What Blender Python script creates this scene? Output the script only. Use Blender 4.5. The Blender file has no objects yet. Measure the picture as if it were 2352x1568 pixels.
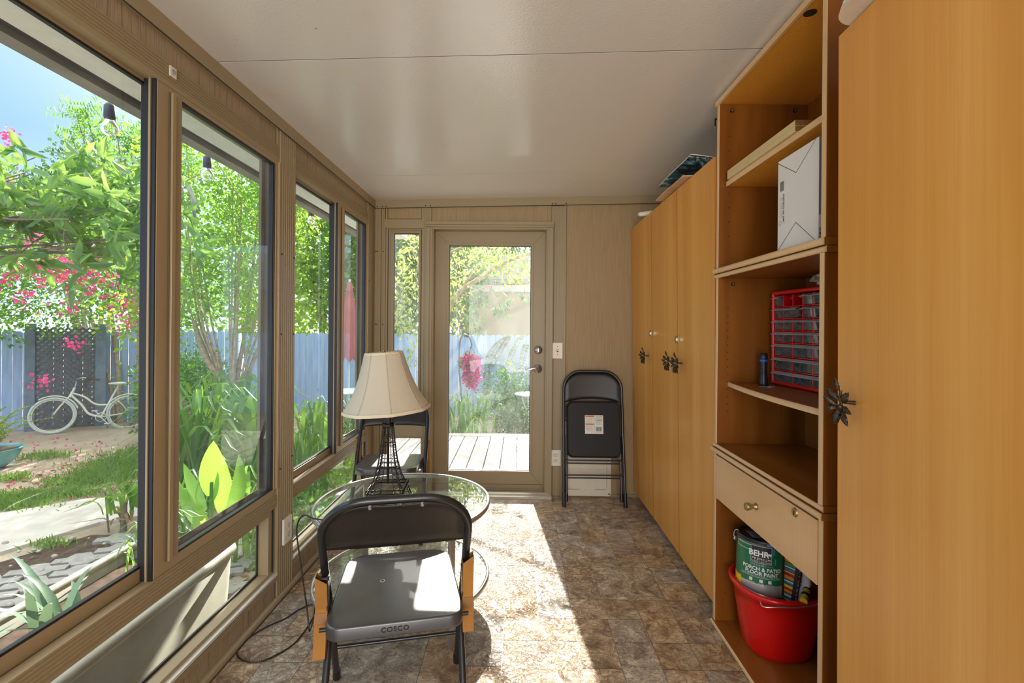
import bpy, bmesh, math, random
import numpy as np
from mathutils import Vector, Matrix

scene = bpy.context.scene
COL = scene.collection
R = math.radians

# ---------------------------------------------------------------- camera
FPX = 1090.0
CAMZ = 1.29
YAW = 0.0156
ROLL = 0.0085
_f = Vector((-math.sin(YAW), math.cos(YAW), 0))
_r = Vector((math.cos(YAW), math.sin(YAW), 0))
_u = Vector((0, 0, 1))
_u2 = _u * math.cos(ROLL) - _r * math.sin(ROLL)
_r2 = _r * math.cos(ROLL) + _u * math.sin(ROLL)
cam_data = bpy.data.cameras.new('camera')
cam_data.sensor_width = 36.0
cam_data.lens = FPX * 36.0 / 2352.0
cam_data.shift_y = -34.0 / 2352.0
cam_data.clip_start = 0.05
cam_data.clip_end = 200
cam = bpy.data.objects.new('camera', cam_data)
COL.objects.link(cam)
cam.matrix_world = Matrix((
    (_r2.x, _u2.x, -_f.x, 0.0),
    (_r2.y, _u2.y, -_f.y, 0.0),
    (_r2.z, _u2.z, -_f.z, CAMZ),
    (0, 0, 0, 1)))
scene.camera = cam


def at(px, py, x=None, y=None, z=None):
    """world point seen at a pixel of the 2352 x 1568 photograph on a known plane"""
    a = (px - 1176.0) / FPX
    b = -(py - 750.0) / FPX
    d = _f + _r2 * a + _u2 * b
    if z is not None:
        t = (z - CAMZ) / d.z
    elif x is not None:
        t = x / d.x
    else:
        t = y / d.y
    return Vector((d.x * t, d.y * t, CAMZ + d.z * t))


# ---------------------------------------------------------------- sky, sun, exposure
world = bpy.data.worlds.new('world')
scene.world = world
world.use_nodes = True
wn = world.node_tree
wn.nodes.clear()
w_out = wn.nodes.new('ShaderNodeOutputWorld')
w_bg = wn.nodes.new('ShaderNodeBackground')
w_tc = wn.nodes.new('ShaderNodeTexCoord')
w_sep = wn.nodes.new('ShaderNodeSeparateXYZ')
w_ramp = wn.nodes.new('ShaderNodeValToRGB')
w_ramp.color_ramp.elements[0].position = 0.0
w_ramp.color_ramp.elements[0].color = (0.42, 0.51, 0.62, 1)
w_ramp.color_ramp.elements[1].position = 1.0
w_ramp.color_ramp.elements[1].color = (1.0, 1.0, 1.0, 1)
_e = w_ramp.color_ramp.elements.new(0.28)
_e.color = (0.155, 0.275, 0.52, 1)
wn.links.new(w_tc.outputs['Generated'], w_sep.inputs[0])
wn.links.new(w_sep.outputs['Z'], w_ramp.inputs[0])
# unseen sky overhead whitened as added fill; warm glow added round the sun
_e = w_ramp.color_ramp.elements.new(0.46)
_e.color = (0.22, 0.33, 0.58, 1)
_e = w_ramp.color_ramp.elements.new(0.62)
_e.color = (0.98, 0.98, 0.98, 1)
w_dot = wn.nodes.new('ShaderNodeVectorMath')
w_dot.operation = 'DOT_PRODUCT'
w_dot.inputs[1].default_value = Vector((-0.106, 1.0, 0.65)).normalized()
wn.links.new(w_tc.outputs['Generated'], w_dot.inputs[0])
w_max = wn.nodes.new('ShaderNodeMath')
w_max.operation = 'MAXIMUM'
w_max.inputs[1].default_value = 0.0
wn.links.new(w_dot.outputs['Value'], w_max.inputs[0])
w_pow = wn.nodes.new('ShaderNodeMath')
w_pow.operation = 'POWER'
w_pow.inputs[1].default_value = 17.0
wn.links.new(w_max.outputs[0], w_pow.inputs[0])
w_glow = wn.nodes.new('ShaderNodeMix')
w_glow.data_type = 'RGBA'
w_glow.blend_type = 'ADD'
w_glow.inputs[7].default_value = (3.2, 3.0, 2.6, 1)
wn.links.new(w_pow.outputs[0], w_glow.inputs[0])
wn.links.new(w_ramp.outputs[0], w_glow.inputs[6])
wn.links.new(w_glow.outputs[2], w_bg.inputs['Color'])
w_bg.inputs['Strength'].default_value = 1.4
wn.links.new(w_bg.outputs[0], w_out.inputs[0])

# sunlight comes down from beyond the back door: light travels (+.106, -1, -.65)
sun_data = bpy.data.lights.new('sun', 'SUN')
sun_data.energy = 7.5
sun_data.angle = R(0.6)
sun_data.color = (1.0, 0.95, 0.86)
sun = bpy.data.objects.new('sun', sun_data)
COL.objects.link(sun)
sun.rotation_euler = Vector((0.106, -1.0, -0.65)).to_track_quat('-Z', 'Y').to_euler()

# added fill light at the unseen rear end of the room, behind the camera
rear_data = bpy.data.lights.new('rear_fill', 'AREA')
rear_data.shape = 'RECTANGLE'
rear_data.size = 2.2
rear_data.size_y = 1.9
rear_data.energy = 61.0
rear_data.color = (1.0, 0.90, 0.78)
rear = bpy.data.objects.new('rear_fill', rear_data)
COL.objects.link(rear)
rear.location = (0.0, -2.9, 1.25)
rear.rotation_euler = (R(90), 0, 0)

scene.view_settings.view_transform = 'Standard'
scene.view_settings.look = 'None'
scene.view_settings.exposure = 0.92
scene.view_settings.gamma = 1.0
scene.view_settings.use_curve_mapping = False
scene.cycles.use_denoising = True
scene.cycles.max_bounces = 9
scene.cycles.diffuse_bounces = 5
scene.cycles.glossy_bounces = 4
scene.cycles.transmission_bounces = 6
scene.cycles.transparent_max_bounces = 20
scene.cycles.sample_clamp_indirect = 8.0
scene.cycles.caustics_reflective = False
scene.cycles.caustics_refractive = False
scene.cycles.use_adaptive_sampling = True
scene.cycles.adaptive_threshold = 0.02


# ---------------------------------------------------------------- mesh builder
class MB:
    """collects shapes; build() links them as one mesh object"""

    def __init__(s):
        s.v = []
        s.f = []
        s.m = []
        s.sm = []

    def add(s, verts, faces, mi=0, smooth=False, mat=None):
        o = len(s.v)
        if mat is not None:
            verts = [mat @ Vector(p) for p in verts]
        s.v.extend([tuple(p) for p in verts])
        for f in faces:
            s.f.append(tuple(i + o for i in f))
            s.m.append(mi)
            s.sm.append(smooth)
        return s

    def box(s, x0, y0, z0, x1, y1, z1, mi=0, mat=None):
        x0, x1 = min(x0, x1), max(x0, x1)
        y0, y1 = min(y0, y1), max(y0, y1)
        z0, z1 = min(z0, z1), max(z0, z1)
        v = [(x0, y0, z0), (x1, y0, z0), (x1, y1, z0), (x0, y1, z0),
             (x0, y0, z1), (x1, y0, z1), (x1, y1, z1), (x0, y1, z1)]
        f = [(0, 3, 2, 1), (4, 5, 6, 7), (0, 1, 5, 4), (1, 2, 6, 5), (2, 3, 7, 6), (3, 0, 4, 7)]
        return s.add(v, f, mi, False, mat)

    def prism(s, poly, axis, a, b, mi=0, smooth=False, mat=None):
        """poly of 2d points extruded along axis from a to b"""
        n = len(poly)
        def p3(p, h):
            if axis == 'x':
                return (h, p[0], p[1])
            if axis == 'y':
                return (p[0], h, p[1])
            return (p[0], p[1], h)
        v = [p3(p, a) for p in poly] + [p3(p, b) for p in poly]
        s.add(v, [tuple(range(n))[::-1], tuple(range(n, 2 * n))], mi, False, mat)
        s.add(v, [(i, (i + 1) % n, n + (i + 1) % n, n + i) for i in range(n)], mi, smooth, mat)
        return s

    def tube(s, pts, r, seg=10, mi=0, cap=True, closed=False, mat=None, flat=None):
        pts = [Vector(p) for p in pts]
        n = len(pts)
        if n < 2:
            return s
        rs = r if isinstance(r, (list, tuple)) else [r] * n
        rings = []
        prev = None
        for i in range(n):
            if closed:
                t = (pts[(i + 1) % n] - pts[i - 1])
            elif i == 0:
                t = pts[1] - pts[0]
            elif i == n - 1:
                t = pts[-1] - pts[-2]
            else:
                t = (pts[i + 1] - pts[i]).normalized() + (pts[i] - pts[i - 1]).normalized()
            if t.length < 1e-9:
                t = Vector((0, 0, 1))
            t.normalize()
            if prev is None:
                up = Vector((0, 0, 1)) if abs(t.z) < 0.9 else Vector((1, 0, 0))
                a = t.cross(up).normalized()
            else:
                a = (prev - t * prev.dot(t))
                if a.length < 1e-6:
                    a = t.cross(Vector((0, 0, 1)))
                a.normalize()
            prev = a
            b = t.cross(a)
            ring = []
            for k in range(seg):
                an = 2 * math.pi * k / seg
                ring.append(pts[i] + a * math.cos(an) * rs[i] + b * math.sin(an) * rs[i] * (flat or 1.0))
            rings.append(ring)
        v = [p for ring in rings for p in ring]
        f = []
        m = n if closed else n - 1
        for i in range(m):
            j = (i + 1) % n
            for k in range(seg):
                k2 = (k + 1) % seg
                f.append((i * seg + k, i * seg + k2, j * seg + k2, j * seg + k))
        s.add(v, f, mi, True, mat)
        if cap and not closed:
            s.add(rings[0], [tuple(range(seg))[::-1]], mi, False, mat)
            s.add(rings[-1], [tuple(range(seg))], mi, False, mat)
        return s

    def lathe(s, prof, seg=32, c=(0, 0, 0), mi=0, sx=1.0, sy=1.0, smooth=True, mat=None, phase=0.0):
        """prof: list of (radius, z); revolved about z"""
        v, f = [], []
        n = len(prof)
        for r, z in prof:
            for k in range(seg):
                an = 2 * math.pi * k / seg + phase
                v.append((c[0] + r * math.cos(an) * sx, c[1] + r * math.sin(an) * sy, c[2] + z))
        for i in range(n - 1):
            for k in range(seg):
                k2 = (k + 1) % seg
                f.append((i * seg + k, i * seg + k2, (i + 1) * seg + k2, (i + 1) * seg + k))
        return s.add(v, f, mi, smooth, mat)

    def disc(s, c, r, seg=24, nrm='z', mi=0, mat=None, sx=1.0, sy=1.0):
        v = []
        for k in range(seg):
            a = 2 * math.pi * k / seg
            p, q = r * math.cos(a) * sx, r * math.sin(a) * sy
            if nrm == 'z':
                v.append((c[0] + p, c[1] + q, c[2]))
            elif nrm == 'y':
                v.append((c[0] + p, c[1], c[2] + q))
            else:
                v.append((c[0], c[1] + p, c[2] + q))
        return s.add(v, [tuple(range(seg))], mi, False, mat)

    def sphere(s, c, r, seg=12, rings=8, mi=0, sc=(1, 1, 1), mat=None):
        v, f = [], []
        for i in range(rings + 1):
            th = math.pi * i / rings
            for k in range(seg):
                a = 2 * math.pi * k / seg
                v.append((c[0] + r * math.sin(th) * math.cos(a) * sc[0],
                          c[1] + r * math.sin(th) * math.sin(a) * sc[1],
                          c[2] + r * math.cos(th) * sc[2]))
        for i in range(rings):
            for k in range(seg):
                k2 = (k + 1) % seg
                f.append((i * seg + k, (i + 1) * seg + k, (i + 1) * seg + k2, i * seg + k2))
        return s.add(v, f, mi, True, mat)

    def build(s, name, mats, parent=None, bevel=0.0, solid=0.0):
        me = bpy.data.meshes.new(name)
        me.from_pydata([tuple(p) for p in s.v], [], s.f)
        if not isinstance(mats, (list, tuple)):
            mats = [mats]
        for m in mats:
            me.materials.append(m)
        me.polygons.foreach_set('material_index', s.m)
        me.polygons.foreach_set('use_smooth', s.sm)
        me.update()
        o = bpy.data.objects.new(name, me)
        COL.objects.link(o)
        if parent is not None:
            o.parent = parent
        if solid:
            md = o.modifiers.new('solid', 'SOLIDIFY')
            md.thickness = solid
            md.offset = 0
        if bevel:
            md = o.modifiers.new('bevel', 'BEVEL')
            md.width = bevel
            md.segments = 2
            md.limit_method = 'ANGLE'
            md.angle_limit = R(50)
        return o


def tag(o, label=None, cat=None, group=None, kind=None):
    if label:
        o['label'] = label
    if cat:
        o['category'] = cat
    if group:
        o['group'] = group
    if kind:
        o['kind'] = kind
    return o


def thing(name, label, cat, loc=(0, 0, 0), rz=0.0, group=None):
    o = bpy.data.objects.new(name, None)
    o.empty_display_size = 0.1
    COL.objects.link(o)
    o.location = loc
    o.rotation_euler = (0, 0, rz)
    return tag(o, label, cat, group)


def struct(name, mb, mats, parent=None, bevel=0.0):
    o = mb.build(name, mats, parent, bevel)
    if parent is None:
        o['kind'] = 'structure'
    return o


def copy_tree(o, parent=None):
    c = o.copy()
    COL.objects.link(c)
    c.parent = parent
    for ch in list(o.children):
        copy_tree(ch, c)
    return c


def arc(cx, cy, r, a0, a1, n):
    return [(cx + r * math.cos(a0 + (a1 - a0) * i / n), cy + r * math.sin(a0 + (a1 - a0) * i / n)) for i in range(n + 1)]


def rrect(x0, y0, x1, y1, r, n=5):
    p = []
    p += arc(x1 - r, y0 + r, r, -math.pi / 2, 0, n)
    p += arc(x1 - r, y1 - r, r, 0, math.pi / 2, n)
    p += arc(x0 + r, y1 - r, r, math.pi / 2, math.pi, n)
    p += arc(x0 + r, y0 + r, r, math.pi, 1.5 * math.pi, n)
    return p


def bez(pts, n=8):
    """smooth curve through points (Catmull-Rom)"""
    pts = [Vector(p) for p in pts]
    q = [pts[0]] + pts + [pts[-1]]
    out = []
    for i in range(1, len(q) - 2):
        for k in range(n):
            t = k / n
            a, b, c, d = q[i - 1], q[i], q[i + 1], q[i + 2]
            out.append(0.5 * ((2 * b) + (c - a) * t + (2 * a - 5 * b + 4 * c - d) * t * t + (3 * b - a - 3 * c + d) * t ** 3))
    out.append(pts[-1])
    return out


def text_mb(txt, size, fn, mb=None, mi=0, align='CENTER', extrude=0.0, bold=0.0, spacing=1.0):
    """lettering as mesh; fn maps (x, y, h) of the flat text to 3d"""
    cu = bpy.data.curves.new('t', 'FONT')
    cu.body = txt
    cu.size = size
    cu.align_x = align
    cu.align_y = 'CENTER'
    cu.extrude = extrude
    cu.offset = bold
    cu.space_character = spacing
    cu.resolution_u = 3
    ob = bpy.data.objects.new('t', cu)
    me = bpy.data.meshes.new_from_object(ob)
    if mb is None:
        mb = MB()
    mb.add([fn(v.co.x, v.co.y, v.co.z) for v in me.vertices], [tuple(p.vertices) for p in me.polygons], mi)
    bpy.data.objects.remove(ob)
    bpy.data.curves.remove(cu)
    bpy.data.meshes.remove(me)
    return mb


# ---------------------------------------------------------------- materials
class NT:
    def __init__(s, name):
        s.m = bpy.data.materials.new(name)
        s.m.use_nodes = True
        s.t = s.m.node_tree
        s.t.nodes.clear()
        s.out = s.t.nodes.new('ShaderNodeOutputMaterial')

    def n(s, typ, **kw):
        nd = s.t.nodes.new(typ)
        for k, v in kw.items():
            if k.startswith('i_'):
                nd.inputs[k[2:].replace('_', ' ')].default_value = v
            else:
                setattr(nd, k, v)
        return nd

    def l(s, a, b):
        s.t.links.new(a, b)

    def ramp(s, src, stops, interp='LINEAR'):
        r = s.n('ShaderNodeValToRGB')
        e = r.color_ramp.elements
        r.color_ramp.interpolation = interp
        while len(e) < len(stops):
            e.new(0.5)
        for i, (p, c) in enumerate(stops):
            e[i].position = p
            e[i].color = tuple(c) + (1,) if len(c) == 3 else c
        s.l(src, r.inputs[0])
        return r.outputs[0]

    def coords(s, scale=(1, 1, 1), kind='Object', rot=(0, 0, 0)):
        tc = s.n('ShaderNodeTexCoord')
        mp = s.n('ShaderNodeMapping')
        mp.inputs['Scale'].default_value = scale
        mp.inputs['Rotation'].default_value = rot
        s.l(tc.outputs[kind], mp.inputs[0])
        return mp.outputs[0]

    def noise(s, vec, scale=5, detail=4, rough=0.5, dist=0.0):
        nd = s.n('ShaderNodeTexNoise')
        nd.inputs['Scale'].default_value = scale
        nd.inputs['Detail'].default_value = detail
        nd.inputs['Roughness'].default_value = rough
        nd.inputs['Distortion'].default_value = dist
        if vec is not None:
            s.l(vec, nd.inputs['Vector'])
        return nd.outputs[0]

    def bump(s, h, strength=0.3, dist=0.01, normal=None):
        b = s.n('ShaderNodeBump')
        b.inputs['Strength'].default_value = strength
        b.inputs['Distance'].default_value = dist
        s.l(h, b.inputs['Height'])
        if normal is not None:
            s.l(normal, b.inputs['Normal'])
        return b.outputs[0]

    def mix(s, f, a, b, mode='MIX'):
        m = s.n('ShaderNodeMix', data_type='RGBA', blend_type=mode)
        for sock, val in ((m.inputs[0], f), (m.inputs[6], a), (m.inputs[7], b)):
            if isinstance(val, (int, float)):
                sock.default_value = val
            elif isinstance(val, tuple):
                sock.default_value = val + (1,) if len(val) == 3 else val
            else:
                s.l(val, sock)
        return m.outputs[2]

    def math(s, op, a, b=None):
        m = s.n('ShaderNodeMath', operation=op)
        for sock, val in ((m.inputs[0], a), (m.inputs[1], b)):
            if val is None:
                continue
            if isinstance(val, (int, float)):
                sock.default_value = val
            else:
                s.l(val, sock)
        return m.outputs[0]

    def principled(s, color, rough=0.5, metal=0.0, spec=0.5, normal=None, coat=0.0, sheen=0.0, trans=0.0, alpha=None):
        p = s.n('ShaderNodeBsdfPrincipled')
        for nm, val in (('Base Color', color), ('Roughness', rough), ('Metallic', metal),
                        ('Specular IOR Level', spec), ('Coat Weight', coat), ('Sheen Weight', sheen),
                        ('Transmission Weight', trans)):
            if isinstance(val, (int, float)):
                p.inputs[nm].default_value = val
            elif isinstance(val, tuple):
                p.inputs[nm].default_value = val + (1,) if len(val) == 3 else val
            else:
                s.l(val, p.inputs[nm])
        if normal is not None:
            s.l(normal, p.inputs['Normal'])
        return p.outputs[0]

    def done(s, sh):
        s.l(sh, s.out.inputs[0])
        return s.m


def plain(name, col, rough=0.5, metal=0.0, spec=0.5, var=0.06, scale=12, bump=0.0, coat=0.0):
    """solid colour with slight procedural wear"""
    t = NT(name)
    v = t.coords()
    ns = t.noise(v, scale, 4)
    lo = tuple(max(0, c * (1 - var)) for c in col)
    hi = tuple(min(1, c * (1 + var)) for c in col)
    c = t.ramp(ns, [(0.3, lo), (0.7, hi)])
    nrm = t.bump(t.noise(v, scale * 12, 3), bump, 0.002) if bump else None
    return t.done(t.principled(c, rough, metal, spec, nrm, coat))


M = {}
M['taupe'] = plain('taupe_aluminium', (0.335, 0.258, 0.145), 0.42, 0.0, 0.5, 0.03, 2)
M['taupe_warm'] = plain('bronze_anodised_sash', (0.36, 0.265, 0.145), 0.36, 0.1, 0.5, 0.03, 2)
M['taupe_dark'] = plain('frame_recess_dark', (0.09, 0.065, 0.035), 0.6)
M['gasket'] = plain('black_gasket', (0.012, 0.013, 0.015), 0.45)
M['screw'] = plain('black_screw', (0.01, 0.01, 0.01), 0.5)
M['black_metal'] = plain('black_powder_coat', (0.017, 0.015, 0.013), 0.38, 0.0, 0.45, 0.15, 60, 0.12)
M['black_tube'] = plain('black_satin_tube', (0.014, 0.015, 0.017), 0.28, 0.0, 0.6, 0.1, 60)
M['seat_black'] = plain('black_seat_sheet', (0.036, 0.037, 0.042), 0.33, 0.0, 1.0, 0.10, 90, 0.08, coat=0.35)
M['cardboard'] = plain('brown_cardboard', (0.38, 0.175, 0.042), 0.75, 0, 0.2, 0.12, 8, 0.1)
M['tape'] = plain('packing_tape', (0.27, 0.12, 0.025), 0.5, 0, 0.3)
M['silver'] = plain('brushed_silver', (0.55, 0.55, 0.54), 0.3, 0.85, 0.5, 0.05, 20)
M['nickel'] = plain('satin_nickel', (0.62, 0.57, 0.50), 0.22, 0.95, 0.5, 0.03, 20)
M['brass'] = plain('antique_brass', (0.38, 0.29, 0.14), 0.4, 0.9, 0.5, 0.15, 30)
M['bronze'] = plain('dark_bronze_leaf', (0.075, 0.058, 0.04), 0.38, 0.75, 0.5, 0.5, 60, 0.3)
M['white_plate'] = plain('white_wall_plate', (0.80, 0.76, 0.66), 0.35, 0, 0.5, 0.02)
M['slot'] = plain('dark_slot', (0.02, 0.015, 0.01), 0.6)
M['white_vinyl'] = plain('cream_vinyl', (0.72, 0.67, 0.54), 0.35, 0, 0.5, 0.04)
M['sill_white'] = plain('pale_sill', (0.66, 0.64, 0.58), 0.3, 0, 0.5, 0.04)
M['threshold'] = plain('pale_threshold', (0.55, 0.50, 0.40), 0.3, 0.2, 0.5)
M['wire_black'] = plain('black_wire_metal', (0.018, 0.015, 0.013), 0.35, 0.4, 0.5)
M['cord'] = plain('black_brown_cord', (0.02, 0.014, 0.012), 0.4)
M['red_plastic'] = plain('red_plastic', (0.62, 0.008, 0.006), 0.25, 0, 0.5, 0.03, coat=0.2)
M['red_bucket'] = plain('red_bucket_plastic', (0.66, 0.006, 0.006), 0.27, 0, 0.5, 0.03, coat=0.2)
M['green_label'] = plain('green_paint_label', (0.010, 0.15, 0.065), 0.3, 0, 0.5, 0.10, 20)
M['black_plastic'] = plain('black_plastic', (0.012, 0.012, 0.013), 0.35)
M['blue_band'] = plain('blue_band', (0.02, 0.12, 0.75), 0.4)
M['white_print'] = plain('white_print', (0.85, 0.85, 0.83), 0.5)
M['black_print'] = plain('black_print', (0.015, 0.015, 0.015), 0.5)
M['grey_print'] = plain('grey_print', (0.35, 0.35, 0.35), 0.5)
M['orange_print'] = plain('orange_print', (0.9, 0.22, 0.02), 0.5)
M['red_print'] = plain('red_print', (0.6, 0.015, 0.01), 0.5)
M['yellow_print'] = plain('yellow_print', (0.85, 0.55, 0.02), 0.5)
M['blue_print'] = plain('blue_print', (0.03, 0.2, 0.5), 0.5)
M['green_print'] = plain('green_print', (0.1, 0.3, 0.03), 0.5)
M['box_white'] = plain('white_carton', (0.76, 0.75, 0.74), 0.55, 0, 0.4, 0.02)
M['box_grey'] = plain('grey_carton_side', (0.24, 0.30, 0.33), 0.5)
M['paper'] = plain('paper_white', (0.78, 0.77, 0.72), 0.6)
M['brown_paper'] = plain('brown_paper', (0.62, 0.42, 0.27), 0.7, 0, 0.3, 0.15, 20)
M['board_cream'] = plain('cream_melamine_board', (0.66, 0.52, 0.27), 0.4)
M['wire_steel'] = plain('steel_wire', (0.6, 0.6, 0.58), 0.3, 0.9)
M['can_metal'] = plain('can_side_metal', (0.55, 0.58, 0.56), 0.3, 0.6)
M['diffuser'] = plain('dusty_white_light_lens', (0.72, 0.70, 0.66), 0.4, 0, 0.5, 0.15, 9)
M['blue_paint'] = plain('blue_paint_drip', (0.10, 0.22, 0.60), 0.4)
M['bike_paint'] = plain('cream_bicycle_paint', (0.78, 0.76, 0.64), 0.35, coat=0.3)
M['tyre'] = plain('pale_tyre', (0.55, 0.62, 0.58), 0.7)
M['rubber'] = plain('brown_grip', (0.06, 0.035, 0.02), 0.6)
M['teal_glaze'] = plain('teal_glazed_pot', (0.12, 0.42, 0.44), 0.3, 0, 0.5, 0.25, 7, coat=0.3)
M['trough_white'] = plain('weathered_white_trough', (0.50, 0.49, 0.39), 0.45, 0, 0.4, 0.14, 5)
M['soil'] = plain('dark_soil', (0.09, 0.06, 0.04), 0.9, 0, 0.2, 0.5, 20, 0.5)
M['stone_grey'] = plain('river_stone', (0.5, 0.46, 0.40), 0.7, 0, 0.3, 0.25, 10)
M['soffit'] = plain('white_soffit', (0.88, 0.92, 0.86), 0.5, 0, 0.5, 0.05)
M['gutter'] = plain('grey_gutter', (0.26, 0.25, 0.21), 0.5, 0, 0.5, 0.25, 6)
M['gutter_dark'] = plain('dark_gap', (0.03, 0.035, 0.035), 0.6)  # dark strips beside the gutter and along the panel joints
M['umbrella_red'] = plain('faded_red_canvas', (0.55, 0.16, 0.16), 0.8, 0, 0.2, 0.15, 5)
M['table_white'] = plain('white_garden_metal', (0.75, 0.78, 0.80), 0.4)
M['fence_post'] = plain('weathered_blue_grey_post', (0.16, 0.22, 0.27), 0.8, 0, 0.3, 0.2, 8)
M['lattice'] = plain('weathered_grey_lattice', (0.12, 0.13, 0.125), 0.8, 0, 0.3, 0.25, 12)
M['bark'] = plain('tan_smooth_bark', (0.44, 0.34, 0.23), 0.8, 0, 0.3, 0.3, 14, 0.3)
M['bark_grey'] = plain('grey_brown_bark', (0.26, 0.21, 0.17), 0.8, 0, 0.3, 0.3, 14, 0.3)
M['iron'] = plain('thin_iron_rod', (0.22, 0.21, 0.19), 0.5, 0.5)
M['bulb_socket'] = plain('navy_bulb_socket', (0.02, 0.035, 0.07), 0.4)
M['filament'] = plain('copper_filament', (0.6, 0.3, 0.12), 0.4, 0.5)
M['siding_tan'] = plain('tan_stucco', (0.50, 0.42, 0.26), 0.9, 0, 0.2, 0.06, 5)
M['siding_pale'] = plain('pale_siding', (0.62, 0.60, 0.55), 0.8, 0, 0.2, 0.06, 5)
M['concrete'] = plain('pale_concrete', (0.62, 0.58, 0.51), 0.85, 0, 0.2, 0.14, 4, 0.3)
M['clear_bag'] = plain('crumpled_plastic_bag', (0.35, 0.33, 0.30), 0.2, 0, 0.7, 0.5, 40, 0.5)


def mk_woodgrain_panel():
    t = NT('embossed_woodgrain_panel')
    v = t.coords((95, 95, 3.2))
    w = t.noise(v, 1.5, 2, 0.5, 0.5)
    h = t.ramp(w, [(0.34, (0, 0, 0)), (0.46, (1, 1, 1)), (0.54, (0.45, 0.45, 0.45)), (0.66, (1, 1, 1))])
    c = t.mix(h, (0.25, 0.175, 0.100), (0.39, 0.295, 0.190))
    return t.done(t.principled(c, 0.5, 0, 0.4, t.bump(h, 0.4, 0.0012)))
M['panel'] = mk_woodgrain_panel()


def mk_wallboard():
    t = NT('fine_embossed_wall_panel')
    w = t.noise(t.coords((160, 160, 4)), 1.2, 2, 0.5, 0.5)
    h = t.ramp(w, [(0.36, (0, 0, 0)), (0.55, (1, 1, 1))])
    c = t.mix(h, (0.335, 0.240, 0.122), (0.385, 0.282, 0.150))
    return t.done(t.principled(c, 0.55, 0, 0.35, t.bump(h, 0.3, 0.0012)))
M['wallboard'] = mk_wallboard()


def mk_laminate(name, a, b, c3, rough=0.32, bands=True, axis_scale=(9, 9, 0.35)):
    t = NT(name)
    v = t.coords(axis_scale)
    fine = t.noise(t.coords((150, 150, 2.5)), 1.0, 3, 0.6, 0.2)
    big = t.noise(v, 1.0, 2, 0.5, 0.15)
    col = t.ramp(big, [(0.32, a), (0.5, b), (0.68, c3)])
    col = t.mix(t.ramp(fine, [(0.35, (0, 0, 0)), (0.75, (0.32, 0.32, 0.32))]), col, tuple(x * 0.86 for x in a))
    return t.done(t.principled(col, rough, 0, 0.45))
M['oak'] = mk_laminate('orange_beech_laminate', (0.66, 0.295, 0.052), (0.74, 0.35, 0.072), (0.80, 0.41, 0.10))
M['oak_deep'] = mk_laminate('deep_orange_edge', (0.50, 0.20, 0.035), (0.56, 0.23, 0.045), (0.60, 0.26, 0.055))
M['cherry'] = mk_laminate('brown_shelf_laminate', (0.20, 0.060, 0.006), (0.26, 0.085, 0.010), (0.32, 0.115, 0.016), 0.34, axis_scale=(11, 11, 1.2))
M['cherry_flat'] = mk_laminate('brown_shelf_laminate_flat', (0.23, 0.078, 0.012), (0.28, 0.10, 0.017), (0.33, 0.125, 0.024), 0.3, axis_scale=(12, 1.2, 11))
M['edge'] = mk_laminate('pale_edge_band', (0.68, 0.44, 0.22), (0.76, 0.51, 0.27), (0.82, 0.58, 0.33), 0.35, axis_scale=(6, 1.0, 1.0))
M['drawer'] = mk_laminate('drawer_front_laminate', (0.66, 0.38, 0.165), (0.72, 0.43, 0.195), (0.78, 0.48, 0.23), 0.33, axis_scale=(6, 1.2, 7))


def mk_particle(name, base, speck):
    t = NT(name)
    v = t.coords()
    n1 = t.noise(v, 220, 2, 0.6)
    c = t.mix(t.ramp(n1, [(0.60, (0, 0, 0)), (0.72, (1, 1, 1))]), base, speck)
    return t.done(t.principled(c, 0.5, 0, 0.3))
M['particle'] = mk_particle('orange_particleboard', (0.76, 0.34, 0.045), (0.28, 0.10, 0.02))
M['particle_raw'] = mk_particle('raw_chipboard_edge', (0.22, 0.10, 0.03), (0.42, 0.24, 0.09))


def mk_ceiling():
    t = NT('painted_foam_ceiling_panel')
    v = t.coords()
    st = t.noise(v, 2.3, 6, 0.65, 0.4)
    c = t.ramp(st, [(0.0, (0.78, 0.78, 0.78)), (0.60, (0.78, 0.78, 0.775)), (0.76, (0.79, 0.72, 0.60)), (0.9, (0.74, 0.62, 0.45))])
    sp = t.noise(v, 60, 2, 0.5)
    c = t.mix(t.ramp(sp, [(0.76, (0, 0, 0)), (0.80, (1, 1, 1))]), c, (0.35, 0.24, 0.12))
    tex = t.noise(v, 130, 2, 0.5)
    return t.done(t.principled(c, 0.20, 0, 1.0, t.bump(tex, 0.35, 0.0015)))
M['ceiling'] = mk_ceiling()
M['joint'] = plain('ceiling_joint_dark', (0.10, 0.09, 0.08), 0.7)


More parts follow.
